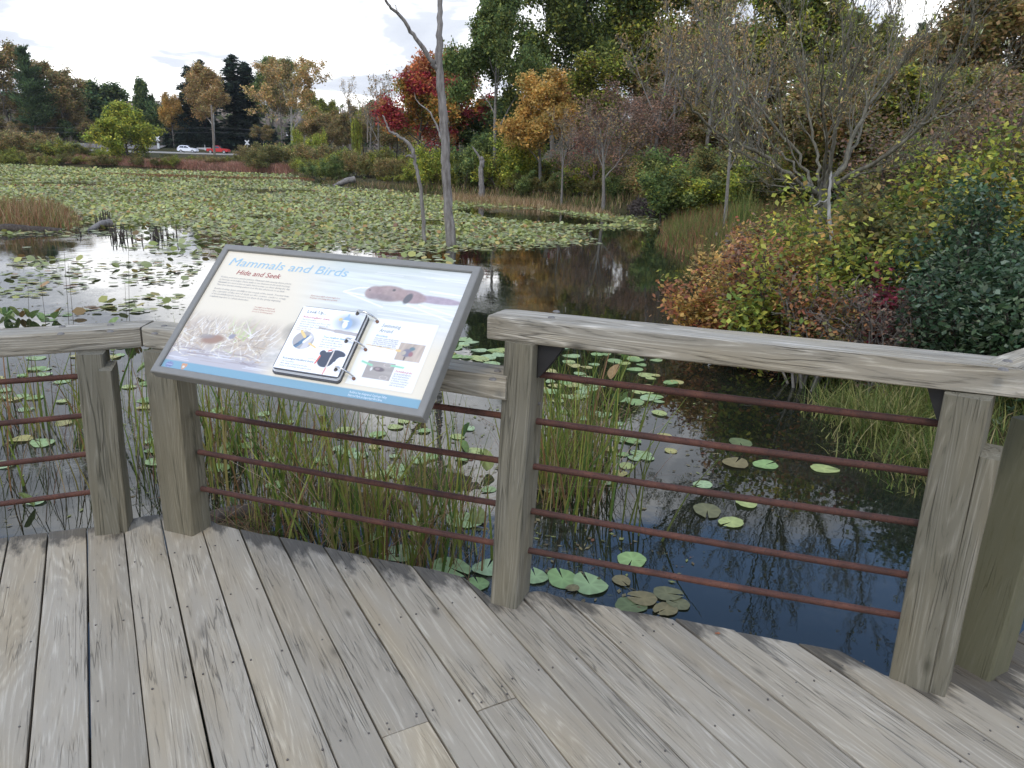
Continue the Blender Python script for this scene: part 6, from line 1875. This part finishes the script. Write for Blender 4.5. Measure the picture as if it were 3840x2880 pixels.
# frame: four mitred channels around the panel; local x right, y up the slope, z out of the face
FB, FD = 0.026, 0.040
def frame():
    mb = MB()
    def quadring(x0, y0, x1, y1, z):
        return [(x0, y0, z), (x1, y0, z), (x1, y1, z), (x0, y1, z)]
    e = 0.003
    rings = [quadring(0, 0, SW, SH, -FD), quadring(0, 0, SW, SH, -e), quadring(e, e, SW - e, SH - e, 0), quadring(FB - e, FB - e, SW - FB + e, SH - FB + e, 0), quadring(FB, FB, SW - FB, SH - FB, -e), quadring(FB, FB, SW - FB, SH - FB, -0.010)]
    V = [p for r in rings for p in r]
    F = [(4 * j + k, 4 * j + (k + 1) % 4, 4 * (j + 1) + (k + 1) % 4, 4 * (j + 1) + k) for j in range(5) for k in range(4)]
    mb.add(V, F)
    return mb.obj('frame', FRAME, sign)
frame()
MB().box((0.004, 0.004, -FD + 0.004), (SW - 0.004, SH - 0.004, -0.014)).obj('backing', FRAME, sign)
for x in (0.26, SW - 0.26):
    mb = MB()
    mb.box((x - 0.03, 0.02, -FD - 0.045), (x + 0.03, SH * 0.78, -FD + 0.002))
    mb.obj('bracket', FRAME, sign)
# support arms from the brackets to the cap rail behind
for x in (0.26, SW - 0.26):
    p = SO + SU * x + SV * SH * 0.42 - SN * (FD + 0.03)
    q = np.array([p[0] + 0.10, p[1] + 0.16, RAIL1 + 0.03])
    mb, M_ = beam_mesh(p, q, SU, 0.05, 0.02, 0.003, 3, 0.0, 3)
    o = mb.obj('support_arm', FRAME, sign)
    o.matrix_parent_inverse = MS.inverted()
    o.matrix_world = M_
# ---- printed picture: colours of a fine grid
NXP, NYP = 430, 232
def lerp(a, b, t):
    return a * (1 - t[..., None]) + np.asarray(b) * t[..., None]
def seg_dist(U, V, a, b, asp):
    ax, ay = a[0] * asp, a[1]; bx, by = b[0] * asp, b[1]
    x, y = U * asp, V
    t = np.clip(((x - ax) * (bx - ax) + (y - ay) * (by - ay)) / ((bx - ax) ** 2 + (by - ay) ** 2 + 1e-9), 0, 1)
    return np.hypot(x - ax - t * (bx - ax), y - ay - t * (by - ay)), t
def stroke(img, U, V, a, b, w, col, asp, alpha=1.0, taper=False):
    d, t = seg_dist(U, V, a, b, asp)
    ww = w * (1 - 0.7 * t) if taper else w
    m_ = np.clip((ww - d) / (0.002) + 0.5, 0, 1) * alpha
    return lerp(img, col, m_)
def ell(U, V, c, r, asp, ang=0.0):
    x, y = (U - c[0]) * asp, V - c[1]
    ca, sa = math.cos(ang), math.sin(ang)
    return ((x * ca + y * sa) / r[0]) ** 2 + ((-x * sa + y * ca) / r[1]) ** 2
def blob(img, U, V, c, r, col, asp, ang=0.0, soft=0.15, alpha=1.0):
    q = np.sqrt(ell(U, V, c, r, asp, ang))
    return lerp(img, col, np.clip((1 - q) / soft, 0, 1) * alpha)
def grid_uv(x0, y0, x1, y1, nx, ny):
    return np.meshgrid(np.linspace(x0, x1, nx), np.linspace(y0, y1, ny))
def paint_panel():
    asp = SW / SH
    x0, y0, x1, y1 = FB / SW, FB / SH, 1 - FB / SW, 1 - FB / SH
    U, V = grid_uv(x0, y0, x1, y1, NXP, NYP)
    rg = np.random.default_rng(1)
    img = np.zeros(U.shape + (3,)) + np.array([0.80, 0.715, 0.545])
    # pond photograph fading in at the upper right
    wv_ = sstep(0.36, 0.62, U + 0.25 * (V - 0.6)) * sstep(0.36, 0.62, V)
    wt = np.zeros(U.shape + (3,)) + np.array([0.66, 0.685, 0.63])
    streak = fbm(U * 5 + V * 2.0, V * 46 + U * 3, 3, 4)
    wt = wt * (0.80 + 0.5 * streak[..., None])
    wt = lerp(wt, (0.47, 0.53, 0.47), sstep(0.80, 1.0, V) * sstep(0.6, 0.3, np.abs(U - 0.55)) * 0.6)
    wt = lerp(wt, (0.80, 0.78, 0.78), sstep(0.72, 1.0, U) * 0.35)
    img = lerp(img, wt[...], wv_) if False else img * (1 - wv_[..., None]) + wt * wv_[..., None]
    # wake and ripples
    for k in range(26):
        a0 = rg.uniform(0.62, 0.97); yy = rg.uniform(0.60, 0.95)
        img = stroke(img, U, V, (a0, yy), (min(0.985, a0 + rg.uniform(0.08, 0.22)), yy + rg.normal(0, 0.006)), rg.uniform(0.0012, 0.0035), (0.88, 0.87, 0.88), asp, 0.55)
    for a, b_ in (((0.558, 0.735), (0.63, 0.70)), ((0.558, 0.737), (0.61, 0.775)), ((0.61, 0.775), (0.68, 0.79)), ((0.63, 0.70), (0.72, 0.655)), ((0.84, 0.70), (0.98, 0.645)), ((0.80, 0.69), (0.97, 0.61)), ((0.56, 0.734), (0.64, 0.722)), ((0.86, 0.80), (0.98, 0.79))):
        img = stroke(img, U, V, a, b_, 0.0045, (0.92, 0.92, 0.92), asp, 0.85)
    # the swimming animal: head, cheek, back, tail end
    fur = fbm(U * 90, V * 60, 8, 3)
    def furcol(c):
        return np.asarray(c)[None, None] * (0.78 + 0.44 * fur[..., None])
    def fblob(img, c, r, col, ang=0.0, soft=0.2, al=0.95):
        q = np.sqrt(ell(U, V, c, r, asp, ang))
        m_ = np.clip((1 - q) / soft, 0, 1) * al
        return img * (1 - m_[..., None]) + furcol(col) * m_[..., None]
    img = fblob(img, (0.885, 0.742), (0.20, 0.028), (0.40, 0.31, 0.36), -0.03)
    img = fblob(img, (0.80, 0.748), (0.12, 0.05), (0.36, 0.25, 0.24), -0.12)
    img = fblob(img, (0.725, 0.755), (0.135, 0.062), (0.37, 0.26, 0.235), -0.05)
    img = fblob(img, (0.668, 0.752), (0.066, 0.052), (0.36, 0.255, 0.24), 0.1)
    img = fblob(img, (0.70, 0.72), (0.12, 0.030), (0.25, 0.19, 0.19), -0.05, 0.4, 0.7)
    img = blob(img, U, V, (0.795, 0.733), (0.028, 0.047), (0.10, 0.095, 0.10), asp, -0.35, 0.3)
    img = blob(img, U, V, (0.735, 0.782), (0.013, 0.011), (0.08, 0.07, 0.07), asp, 0, 0.4)
    img = blob(img, U, V, (0.650, 0.765), (0.009, 0.007), (0.13, 0.10, 0.10), asp, 0, 0.5)
    # marsh photograph fading in at the lower left
    mk = sstep(0.54, 0.40, V + 0.05 * fbm(U * 14, V * 0 + 2, 5)) * sstep(0.47, 0.36, U) 
    ms = np.zeros(U.shape + (3,)) + np.array([0.56, 0.47, 0.37])
    ms = ms * (0.7 + 0.6 * fbm(U * 60, V * 40, 12, 3)[..., None])
    ms = lerp(ms, (0.50, 0.47, 0.48), sstep(0.26, 0.16, V))
    pal = [(0.78, 0.70, 0.52), (0.84, 0.80, 0.70), (0.52, 0.38, 0.24), (0.62, 0.52, 0.36), (0.33, 0.26, 0.20), (0.86, 0.84, 0.80)]
    for k in range(330):
        x = rg.uniform(0.02, 0.40); y = rg.uniform(0.16, 0.36) if k > 90 else rg.uniform(0.28, 0.42)
        an = rg.normal(1.35, 0.35) if k < 90 else rg.uniform(-0.5, 3.6)
        ln = rg.uniform(0.04, 0.14)
        c = pal[rg.integers(len(pal))]
        if 0.20 < x < 0.30 and k < 120 and rg.uniform() < 0.8:
            c = (0.50, 0.66, 0.20)
        ms = stroke(ms, U, V, (x, y), (x + ln * math.cos(an) / asp, y + ln * math.sin(an)), rg.uniform(0.0015, 0.0045), c, asp, 0.85, True)
    # brown rail bird among the straws
    ms = blob(ms, U, V, (0.165, 0.285), (0.105, 0.040), (0.34, 0.20, 0.13), asp, 0.18, 0.4)
    ms = blob(ms, U, V, (0.135, 0.30), (0.07, 0.022), (0.30, 0.26, 0.24), asp, 0.1, 0.5, 0.8)
    ms = blob(ms, U, V, (0.232, 0.322), (0.030, 0.022), (0.30, 0.29, 0.32), asp, 0.3, 0.4)
    ms = stroke(ms, U, V, (0.245, 0.322), (0.275, 0.300), 0.004, (0.55, 0.35, 0.20), asp, 0.9, True)
    for k in range(26):
        y = rg.uniform(0.12, 0.21); x = rg.uniform(0.01, 0.36)
        ms = stroke(ms, U, V, (x, y), (x + rg.uniform(0.04, 0.12), y + rg.normal(0, 0.006)), rg.uniform(0.0015, 0.004), ((0.78, 0.78, 0.80), (0.30, 0.25, 0.26), (0.40, 0.33, 0.30))[k % 3], asp, 0.7)
    img = img * (1 - mk[..., None]) + ms * mk[..., None]
    # small second scene at the left of the flip book
    dk = np.clip(1 - np.sqrt(ell(U, V, (0.445, 0.41), (0.075, 0.075), asp)), 0, 1) ** 0.6
    img = img * (1 - 0.85 * dk[..., None]) + (np.array([0.30, 0.27, 0.22]) * (0.6 + 0.9 * fbm(U * 70, V * 50, 33)[..., None])) * 0.85 * dk[..., None]
    dk = np.clip(1 - np.sqrt(ell(U, V, (0.425, 0.235), (0.11, 0.09), asp)), 0, 1) ** 0.7
    img = img * (1 - 0.8 * dk[..., None]) + (np.array([0.62, 0.60, 0.56]) * (0.55 + 0.9 * fbm(U * 60, V * 60, 34)[..., None])) * 0.8 * dk[..., None]
    img = blob(img, U, V, (0.447, 0.318), (0.028, 0.014), (0.80, 0.55, 0.48), asp, -0.2, 0.5, 0.8)
    # white page printed under the rings
    px0, py0, px1, py1 = 0.710, 0.134, 0.934, 0.577
    ed = np.minimum(np.minimum(U - px0, px1 - U) * asp, np.minimum(V - py0, py1 - V))
    shd = np.clip(1 + ed / 0.016, 0, 1) * np.clip(-ed / 0.002, 0, 1)
    img = img * (1 - 0.10 * shd[..., None])
    img = lerp(img, (0.90, 0.90, 0.885), np.clip(ed / 0.004 + 0.5, 0, 1))
    # wood duck photograph
    m_ = ((U > 0.834) & (U < 0.919) & (V > 0.322) & (V < 0.436)).astype(float)
    ph = np.array([0.52, 0.42, 0.33]) * (0.72 + 0.6 * fbm((U * 1.0 - V * 0.12) * 130, V * 10, 40)[..., None])
    ph = blob(ph, U, V, (0.868, 0.375), (0.036, 0.030), (0.20, 0.19, 0.24), asp, 0, 0.3)
    ph = blob(ph, U, V, (0.882, 0.368), (0.016, 0.018), (0.34, 0.14, 0.15), asp, 0, 0.3)
    ph = blob(ph, U, V, (0.858, 0.372), (0.015, 0.016), (0.50, 0.44, 0.34), asp, 0, 0.3)
    ph = blob(ph, U, V, (0.880, 0.404), (0.020, 0.014), (0.12, 0.20, 0.22), asp, 0, 0.3)
    ph = blob(ph, U, V, (0.866, 0.338), (0.007, 0.016), (0.12, 0.10, 0.10), asp, 0, 0.3)
    img = img * (1 - m_[..., None]) + ph * m_[..., None]
    # grebe photograph
    m_ = ((U > 0.755) & (U < 0.849) & (V > 0.183) & (V < 0.296)).astype(float)
    ph = np.array([0.40, 0.355, 0.31]) * (0.86 + 0.28 * fbm(U * 22, V * 60, 44)[..., None])
    ph = blob(ph, U, V, (0.800, 0.248), (0.042, 0.017), (0.14, 0.11, 0.11), asp, -0.06, 0.3)
    ph = blob(ph, U, V, (0.795, 0.250), (0.018, 0.010), (0.34, 0.27, 0.25), asp, 0, 0.3)
    ph = blob(ph, U, V, (0.775, 0.244), (0.008, 0.014), (0.80, 0.78, 0.75), asp, 0, 0.3)
    for c in ((0.824, 0.279), (0.826, 0.200)):
        q = np.sqrt(ell(U, V, c, (0.024, 0.012), asp))
        ph = lerp(ph, (0.72, 0.62, 0.56), np.clip(1 - np.abs(q - 1) / 0.18, 0, 1) * 0.8)
    img = img * (1 - m_[..., None]) + ph * m_[..., None]
    img = stroke(img, U, V, (0.722, 0.395), (0.838, 0.382), 0.0028, (0.80, 0.56, 0.22), asp)
    img = stroke(img, U, V, (0.832, 0.383), (0.842, 0.381), 0.008, (0.80, 0.56, 0.22), asp)
    img = stroke(img, U, V, (0.735, 0.284), (0.772, 0.267), 0.0062, (0.30, 0.66, 0.42), asp)
    img = stroke(img, U, V, (0.836, 0.281), (0.876, 0.279), 0.0058, (0.30, 0.66, 0.42), asp)
    # yellow shade at the gutter of the flip book
    img = lerp(img, (0.72, 0.64, 0.42), np.clip(1 - np.abs(U - 0.708) / 0.016, 0, 1) * ((V > 0.14) & (V < 0.58)) * 0.5)
    # blue foot band with the two emblems
    bd = np.clip((0.104 - V) / 0.004 + 0.5, 0, 1)
    img = lerp(img, (0.185, 0.365, 0.455), bd)
    img = blob(img, U, V, (0.052, 0.073), (0.030, 0.0215), (0.155, 0.19, 0.36), asp, 0, 0.08)
    q = np.sqrt(ell(U, V, (0.052, 0.073), (0.024, 0.0165), asp))
    img = lerp(img, (0.55, 0.62, 0.74), np.clip(1 - np.abs(q - 1) / 0.07, 0, 1) * 0.7)
    img = stroke(img, U, V, (0.042, 0.073), (0.062, 0.073), 0.003, (0.55, 0.62, 0.74), asp, 0.8)
    ah = (np.abs(U - 0.112) * asp < 0.020 * np.clip((V - 0.050) / 0.030, 0, 1) ** 0.6) & (V > 0.050) & (V < 0.096)
    img[ah] = (0.62, 0.30, 0.14)
    ah = (np.abs(U - 0.112) * asp < 0.013 * np.clip((V - 0.058) / 0.030, 0, 1) ** 0.6) & (V > 0.062) & (V < 0.078)
    img[ah] = (0.75, 0.72, 0.62)
    return U, V, np.clip(0.055 + img * 0.87, 0, 0.92)
def picture(name, U, V, img, sx, sy, z, parent, ox=0.0, oy=0.0):
    ny, nx = U.shape
    P = np.stack([U * sx + ox, V * sy + oy, np.full(U.shape, z)], -1).reshape(-1, 3)
    i = np.arange(nx * ny).reshape(ny, nx)
    F = np.stack([i[:-1, :-1], i[:-1, 1:], i[1:, 1:], i[1:, :-1]], -1).reshape(-1, 4)
    return MB().add(P, F, img.reshape(-1, 3)).obj(name, PRINT, parent)
U, V, img = paint_panel()
panel = picture('printed_panel', U, V, img, SW, SH, -0.0095, sign)

def text(parent, s, u, v, capw=None, size=0.01, col=(0.2, 0.2, 0.2), z=-0.0088, shear=0.2, sx=SW, sy=SH, ox=0.0, oy=0.0, bold=0.0, name='lettering'):
    cu = bpy.data.curves.new(name, 'FONT')
    cu.body = s
    cu.size = 1.0
    cu.shear = shear
    cu.offset = bold
    cu.resolution_u = 3 if size > 0.02 else 1
    cu.space_line = 0.95
    cu.materials.append(ink(col))
    o = bpy.data.objects.new(name, cu)
    COL.objects.link(o)
    o.parent = parent
    o.location = (u * sx + ox, v * sy + oy, z)
    if capw:
        bpy.context.view_layer.update()
        kx = capw * sx / max(o.dimensions.x, 1e-6)
        o.scale = (kx, size / 0.70, 1)
    else:
        o.scale = (size / 0.70 * 0.92, size / 0.70, 1)
    me = bpy.data.meshes.new_from_object(o)
    r = bpy.data.objects.new(name, me)
    COL.objects.link(r)
    r.parent, r.location, r.scale = parent, o.location, o.scale
    bpy.data.objects.remove(o)
    return r
BLUE_T, RED_T, GREY_T = (0.33, 0.51, 0.61), (0.36, 0.055, 0.05), (0.40, 0.38, 0.36)
text(panel, 'Mammals and Birds', 0.052, 0.842, 0.487, 0.0365, BLUE_T, bold=0.0)
text(panel, 'Hide and Seek', 0.108, 0.776, 0.184, 0.0215, RED_T, bold=0.0)
for k, (s, w_) in enumerate((('Reduce your pace and be patient. Mammals hide among dense plants,', 0.296), ('in burrows, or in lodges. Dawn walks to see them are in the early morning.', 0.296), ('Mammals are most active at night, but you may see them during the day.', 0.302), ('Their best known viewing pattern is in the late afternoon or at dusk.', 0.285))):
    text(panel, s, 0.054, 0.741 - 0.0205 * k, w_, 0.0072, GREY_T)
for k, (s, w_) in enumerate((('Besides looking, listen carefully to the sounds of the marsh. You may hear', 0.312), ('the squeaks of the wood duck or the coarse, cuckoo, crazy', 0.305), ('of the pied-billed grebe before you see them. In the spring migrating', 0.290), ('songbirds may have to refresh themselves.', 0.165))):
    text(panel, s, 0.054, 0.648 - 0.0205 * k, w_, 0.0072, GREY_T)
for k, (s, w_) in enumerate((('If you see a ripple, it just might be a', 0.112), ('beaver crossing the pond.', 0.105))):
    text(panel, s, 0.446, 0.676 - 0.017 * k, w_, 0.0058, (0.52, 0.22, 0.18))
for k, (s, w_) in enumerate((('You might see a Virginia rail', 0.082), ('slowly stalking around reeds', 0.088), ('you see in the marsh grasses.', 0.084))):
    text(panel, s, 0.255, 0.546 - 0.0165 * k, w_, 0.0056, (0.52, 0.22, 0.18))
text(panel, 'Audubon has designated Cuyahoga Valley\nNational Park an Important Bird Area.', 0.737, 0.078, 0.128, 0.0085, (0.80, 0.86, 0.88), bold=0.0)
text(panel, 'Swimming', 0.747, 0.522, 0.066, 0.0135, (0.27, 0.33, 0.34), bold=0.0)
text(panel, 'Around', 0.747, 0.487, 0.046, 0.0135, (0.27, 0.33, 0.34), bold=0.0)
text(panel, 'Wood ducks', 0.742, 0.455, 0.040, 0.0075, (0.16, 0.36, 0.55), bold=0.0)
for k, s in enumerate(('Nest in tree cavities through summer.', 'Look when old nest and flooded', 'swim. Females hatch and lead little', 'soft. They nest in tree cavities laying', 'about 11 eggs, sometimes more.')):
    text(panel, s, 0.742, 0.440 - 0.0145 * k * 0.85, 0.085 - 0.004 * (k % 2), 0.0056, (0.30, 0.30, 0.30))
text(panel, 'Pied-billed grebe', 0.856, 0.246, 0.056, 0.0075, (0.60, 0.14, 0.12), bold=0.0)
for k, s in enumerate(('Spring and fall migrants.', 'Like a small submarine,', 'this grebe dives and swims', 'to freshen, sometimes', 'only its head and throat', 'stick out above water.')):
    text(panel, s, 0.854, 0.231 - 0.0145 * k, 0.058 - 0.003 * (k % 3), 0.0058, (0.30, 0.30, 0.30))

# ---- flip book held by three rings
BX0, BX1, BY0, BY1 = 0.456, 0.694, 0.140, 0.578
bz0, bz1 = -0.0085, 0.012
book = MB()
rg = np.random.default_rng(5)
def rrect(x0, y0, x1, y1, r, n=5):
    P = []
    for cx_, cy_, a0 in ((x1 - r, y1 - r, 0), (x0 + r, y1 - r, 1), (x0 + r, y0 + r, 2), (x1 - r, y0 + r, 3)):
        for k in range(n):
            a = (a0 + k / (n - 1)) * math.pi / 2
            P.append((cx_ + r * math.cos(a), cy_ + r * math.sin(a)))
    return P
bk_ = empty('flip_book'); bk_.parent = sign
X0, X1, Y0_, Y1_ = BX0 * SW, BX1 * SW, BY0 * SH, BY1 * SH
def slab(name, x0, y0, x1, y1, z0, z1, mat, parent, r=0.012):
    P = rrect(x0, y0, x1, y1, r); n = len(P)
    V = [(x, y, z0) for x, y in P] + [(x, y, z1) for x, y in P]
    mb = MB().add(V, [(k, (k + 1) % n, n + (k + 1) % n, n + k) for k in range(n)])
    mb.F.append(np.array([list(range(n, 2 * n))])); mb.M.append(0)
    return mb.obj(name, mat, parent)
slab('cover', X0 - 0.006, Y0_ - 0.012, X1 + 0.003, Y1_ - 0.003, bz0, bz0 + 0.007, BLACKPL, bk_)
PAGEW = simple('page_stack', (0.74, 0.74, 0.73), 0.45)
for k in range(3):
    slab('page', X0 - 0.003 + 0.001 * k, Y0_ - 0.007 + 0.0023 * k, X1 + 0.001, Y1_ - 0.001 * (2 - k), bz0 + 0.0074 + 0.0044 * k, bz0 + 0.0112 + 0.0044 * k, PAGEW if k < 2 else BLACKPL, bk_)
ptop = bz0 + 0.0112 + 0.0088
def paint_page():
    asp = (X1 - X0) / (Y1_ - Y0_)
    U, V = grid_uv(0, 0, 1, 1, 150, 150)
    img = np.zeros(U.shape + (3,)) + np.array([0.90, 0.905, 0.90])
    # kingfisher scene
    q = np.sqrt(ell(U, V, (0.80, 0.82), (0.30 * asp, 0.185), asp))
    img = lerp(img, (0.34, 0.40, 0.45), np.clip((1 - q) / 0.7, 0, 1))
    img = blob(img, U, V, (0.79, 0.80), (0.075, 0.095), (0.30, 0.42, 0.58), asp, 0.25, 0.2)
    img = blob(img, U, V, (0.755, 0.785), (0.045, 0.07), (0.86, 0.88, 0.90), asp, 0.2, 0.3)
    img = blob(img, U, V, (0.745, 0.88), (0.05, 0.04), (0.30, 0.45, 0.62), asp, 0.0, 0.3)
    img = blob(img, U, V, (0.755, 0.925), (0.02, 0.04), (0.33, 0.47, 0.63), asp, 0.1, 0.3)
    img = blob(img, U, V, (0.745, 0.845), (0.06, 0.014), (0.88, 0.90, 0.92), asp, 0.0, 0.3)
    img = blob(img, U, V, (0.655, 0.86), (0.035, 0.03), (0.70, 0.56, 0.26), asp, 0, 0.3)
    img = stroke(img, U, V, (0.40, 0.69), (0.70, 0.665), 0.016, (0.50, 0.46, 0.43), asp)
    img = stroke(img, U, V, (0.66, 0.67), (0.99, 0.655), 0.026, (0.46, 0.42, 0.40), asp)
    # swallow in an oval
    q = np.sqrt(ell(U, V, (0.25, 0.465), (0.165 * asp, 0.145), asp))
    k = np.clip((1 - q) / 0.05, 0, 1)
    ov = np.zeros(U.shape + (3,)) + np.array([0.42, 0.40, 0.385])
    ov = stroke(ov, U, V, (0.30, 0.32), (0.36, 0.58), 0.045, (0.60, 0.58, 0.58), asp)
    ov = stroke(ov, U, V, (0.17, 0.36), (0.30, 0.52), 0.030, (0.13, 0.22, 0.32), asp)
    ov = stroke(ov, U, V, (0.27, 0.44), (0.33, 0.53), 0.020, (0.86, 0.87, 0.88), asp)
    ov = stroke(ov, U, V, (0.10, 0.33), (0.20, 0.41), 0.010, (0.12, 0.15, 0.2), asp)
    img = img * (1 - k[..., None]) + ov * k[..., None]
    img = stroke(img, U, V, (0.16, 0.60), (0.25, 0.52), 0.020, (0.82, 0.60, 0.26), asp)
    img = stroke(img, U, V, (0.36, 0.43), (0.48, 0.38), 0.013, (0.82, 0.60, 0.26), asp)
    # blackbird
    for c, r, an in (((0.72, 0.225), (0.135, 0.125), 0.2), ((0.63, 0.315), (0.05, 0.045), 0), ((0.86, 0.335), (0.12, 0.05), -0.15), ((0.80, 0.28), (0.10, 0.09), 0.0)):
        img = blob(img, U, V, c, r, (0.075, 0.085, 0.11), asp, an, 0.1)
    img = blob(img, U, V, (0.93, 0.235), (0.075, 0.06), (0.90, 0.905, 0.90), asp, 0.5, 0.15)
    img = stroke(img, U, V, (0.585, 0.15), (0.61, 0.265), 0.012, (0.72, 0.16, 0.12), asp)
    img = stroke(img, U, V, (0.70, 0.36), (0.74, 0.375), 0.012, (0.72, 0.20, 0.14), asp)
    img = stroke(img, U, V, (0.765, 0.04), (0.78, 0.37), 0.011, (0.66, 0.60, 0.54), asp)
    img = stroke(img, U, V, (0.765, 0.015), (0.77, 0.10), 0.012, (0.72, 0.36, 0.32), asp)
    return U, V, np.clip(img, 0, 0.92)
U, V, img = paint_page()
# rounded corners: drop the cells outside the rounded outline
page = picture('printed_page', U, V, img, X1 - X0 - 0.004, Y1_ - Y0_ - 0.004, ptop + 0.0006, bk_, X0 + 0.002, Y0_ + 0.002)
pt = lambda s, u, v, w_, h, c, b=0.0: text(page, s, u, v, w_, h, c, ptop + 0.0012, 0.15, X1 - X0, Y1_ - Y0_, X0, Y0_, b)
pt('Look Up...', 0.10, 0.895, 0.30, 0.0125, (0.20, 0.22, 0.24), 0.012)
pt('Belted kingfisher (male)', 0.08, 0.815, 0.42, 0.0075, (0.60, 0.14, 0.12), 0.008)
for k, s in enumerate(('Year round resident.', 'Hovers, then plunges nose first to catch', 'fish and other prey. Sounds more like', 'rattlesnake than musical bird.')):
    pt(s, 0.08, 0.775 - 0.036 * k, (0.22, 0.46, 0.45, 0.42)[k], 0.0058, (0.28, 0.28, 0.28))
pt('Iridescent blue back,\nfeathers on males', 0.07, 0.635, 0.22, 0.0055, (0.45, 0.28, 0.1))
pt('Tree swallow (male)', 0.52, 0.545, 0.36, 0.0075, (0.16, 0.36, 0.62), 0.008)
for k, s in enumerate(('March through summer.', 'The acrobatic flyer skims', 'insects near the water and', 'nests in tree cavities.')):
    pt(s, 0.52, 0.505 - 0.036 * k, (0.30, 0.33, 0.33, 0.27)[k], 0.0058, (0.28, 0.28, 0.28))
pt('Listen for song', 0.45, 0.205, 0.12, 0.0045, (0.28, 0.28, 0.28))
pt('Red-winged blackbird (male)', 0.08, 0.155, 0.48, 0.0075, (0.20, 0.26, 0.28), 0.008)
for k, s in enumerate(('Year round resident.', 'Males display red and yellow shoulder', 'patches to attract females and defend territory.')):
    pt(s, 0.08, 0.115 - 0.035 * k, (0.20, 0.42, 0.50)[k], 0.0058, (0.28, 0.28, 0.28))
for (ua, va), (ub, vb) in (((0.660, 0.566), (0.727, 0.550)), ((0.666, 0.374), (0.730, 0.357)), ((0.675, 0.186), (0.734, 0.166))):
    a = np.array([ua * SW, va * SH, ptop - 0.002]); b_ = np.array([ub * SW, vb * SH, -0.0115])
    P = []
    for t in np.linspace(0, math.pi, 16):
        q = a + (b_ - a) * (0.5 - 0.5 * math.cos(t)); q = q + np.array([0, 0.004, 0.030 * math.sin(t) ** 0.8])
        P.append(q)
    mb = tube(MB(), P, 0.0032, 8)
    mb.obj('ring', STEEL, bk_, True)
    hole = tube(MB(), [a + (0, 0, -0.001), a + (0, 0, 0.0042)], 0.0068, 10)
    hole.obj('eyelet', NAIL, bk_)
    tube(MB(), [b_ + (0, 0, 0), b_ + (0, 0, 0.008)], 0.0055, 10).obj('eyelet', simple('rusty_eyelet', (0.25, 0.13, 0.08), 0.6, 0.5), bk_)

# a few fallen leaves on the boards
LEAFM = simple('fallen_leaf', (0.30, 0.10, 0.035), 0.6)
for k, (px, py, r, lb) in enumerate(((2690, 2374, 0.012, 'tiny orange fallen leaf lying on the boards near the deck edge'),)):
    g = G(px, py, 0.004)
    a = np.linspace(0, 2 * math.pi, 11)[:-1]
    q = r * (0.75 + 0.25 * np.cos(5 * a))
    mb = MB().add(np.stack([q * np.cos(a), q * 0.7 * np.sin(a), 0.002 * np.sin(3 * a)], 1), [list(range(10))])
    tag(mb.obj('fallen_leaf', LEAFM, None, loc=(g[0], g[1], 0.004)), lb, 'leaf')

# ------------------------------------------------------------------ tell look-alikes apart by their order from left to right
_same = {}
bpy.context.view_layer.update()
for o in SC.objects:
    if o.parent is None and o.get('label') and o.get('category'):
        _same.setdefault((o['label'], o.get('group')), []).append(o)
ORD = ['leftmost', 'second from left', 'third from left', 'fourth from left', 'fifth from left', 'sixth from left', 'seventh from left', 'eighth from left']
for (lb, gr), os_ in _same.items():
    if 1 < len(os_) <= 8 and len(lb.split()) <= 13:
        os_.sort(key=lambda o: o.location.x / max(o.location.y, 0.1))
        for k, o in enumerate(os_):
            o['label'] = ('rightmost' if k == len(os_) - 1 else ORD[k]) + ' ' + lb

# ------------------------------------------------------------------ thin autumn air over the whole marsh
hm = bpy.data.materials.new('thin_air')
hm.use_nodes = True
hm.node_tree.nodes.clear()
_o = N(hm.node_tree, 'ShaderNodeOutputMaterial')
_v = N(hm.node_tree, 'ShaderNodeVolumePrincipled')
_v.inputs['Color'].default_value = (0.86, 0.90, 0.96, 1)
_v.inputs['Density'].default_value = 0.00009
L(hm.node_tree, _v.outputs[0], _o.inputs['Volume'])
tag(MB().box((-1600, -1600, -3.0), (1600, 1600, 75)).obj('haze', hm), kind='stuff')
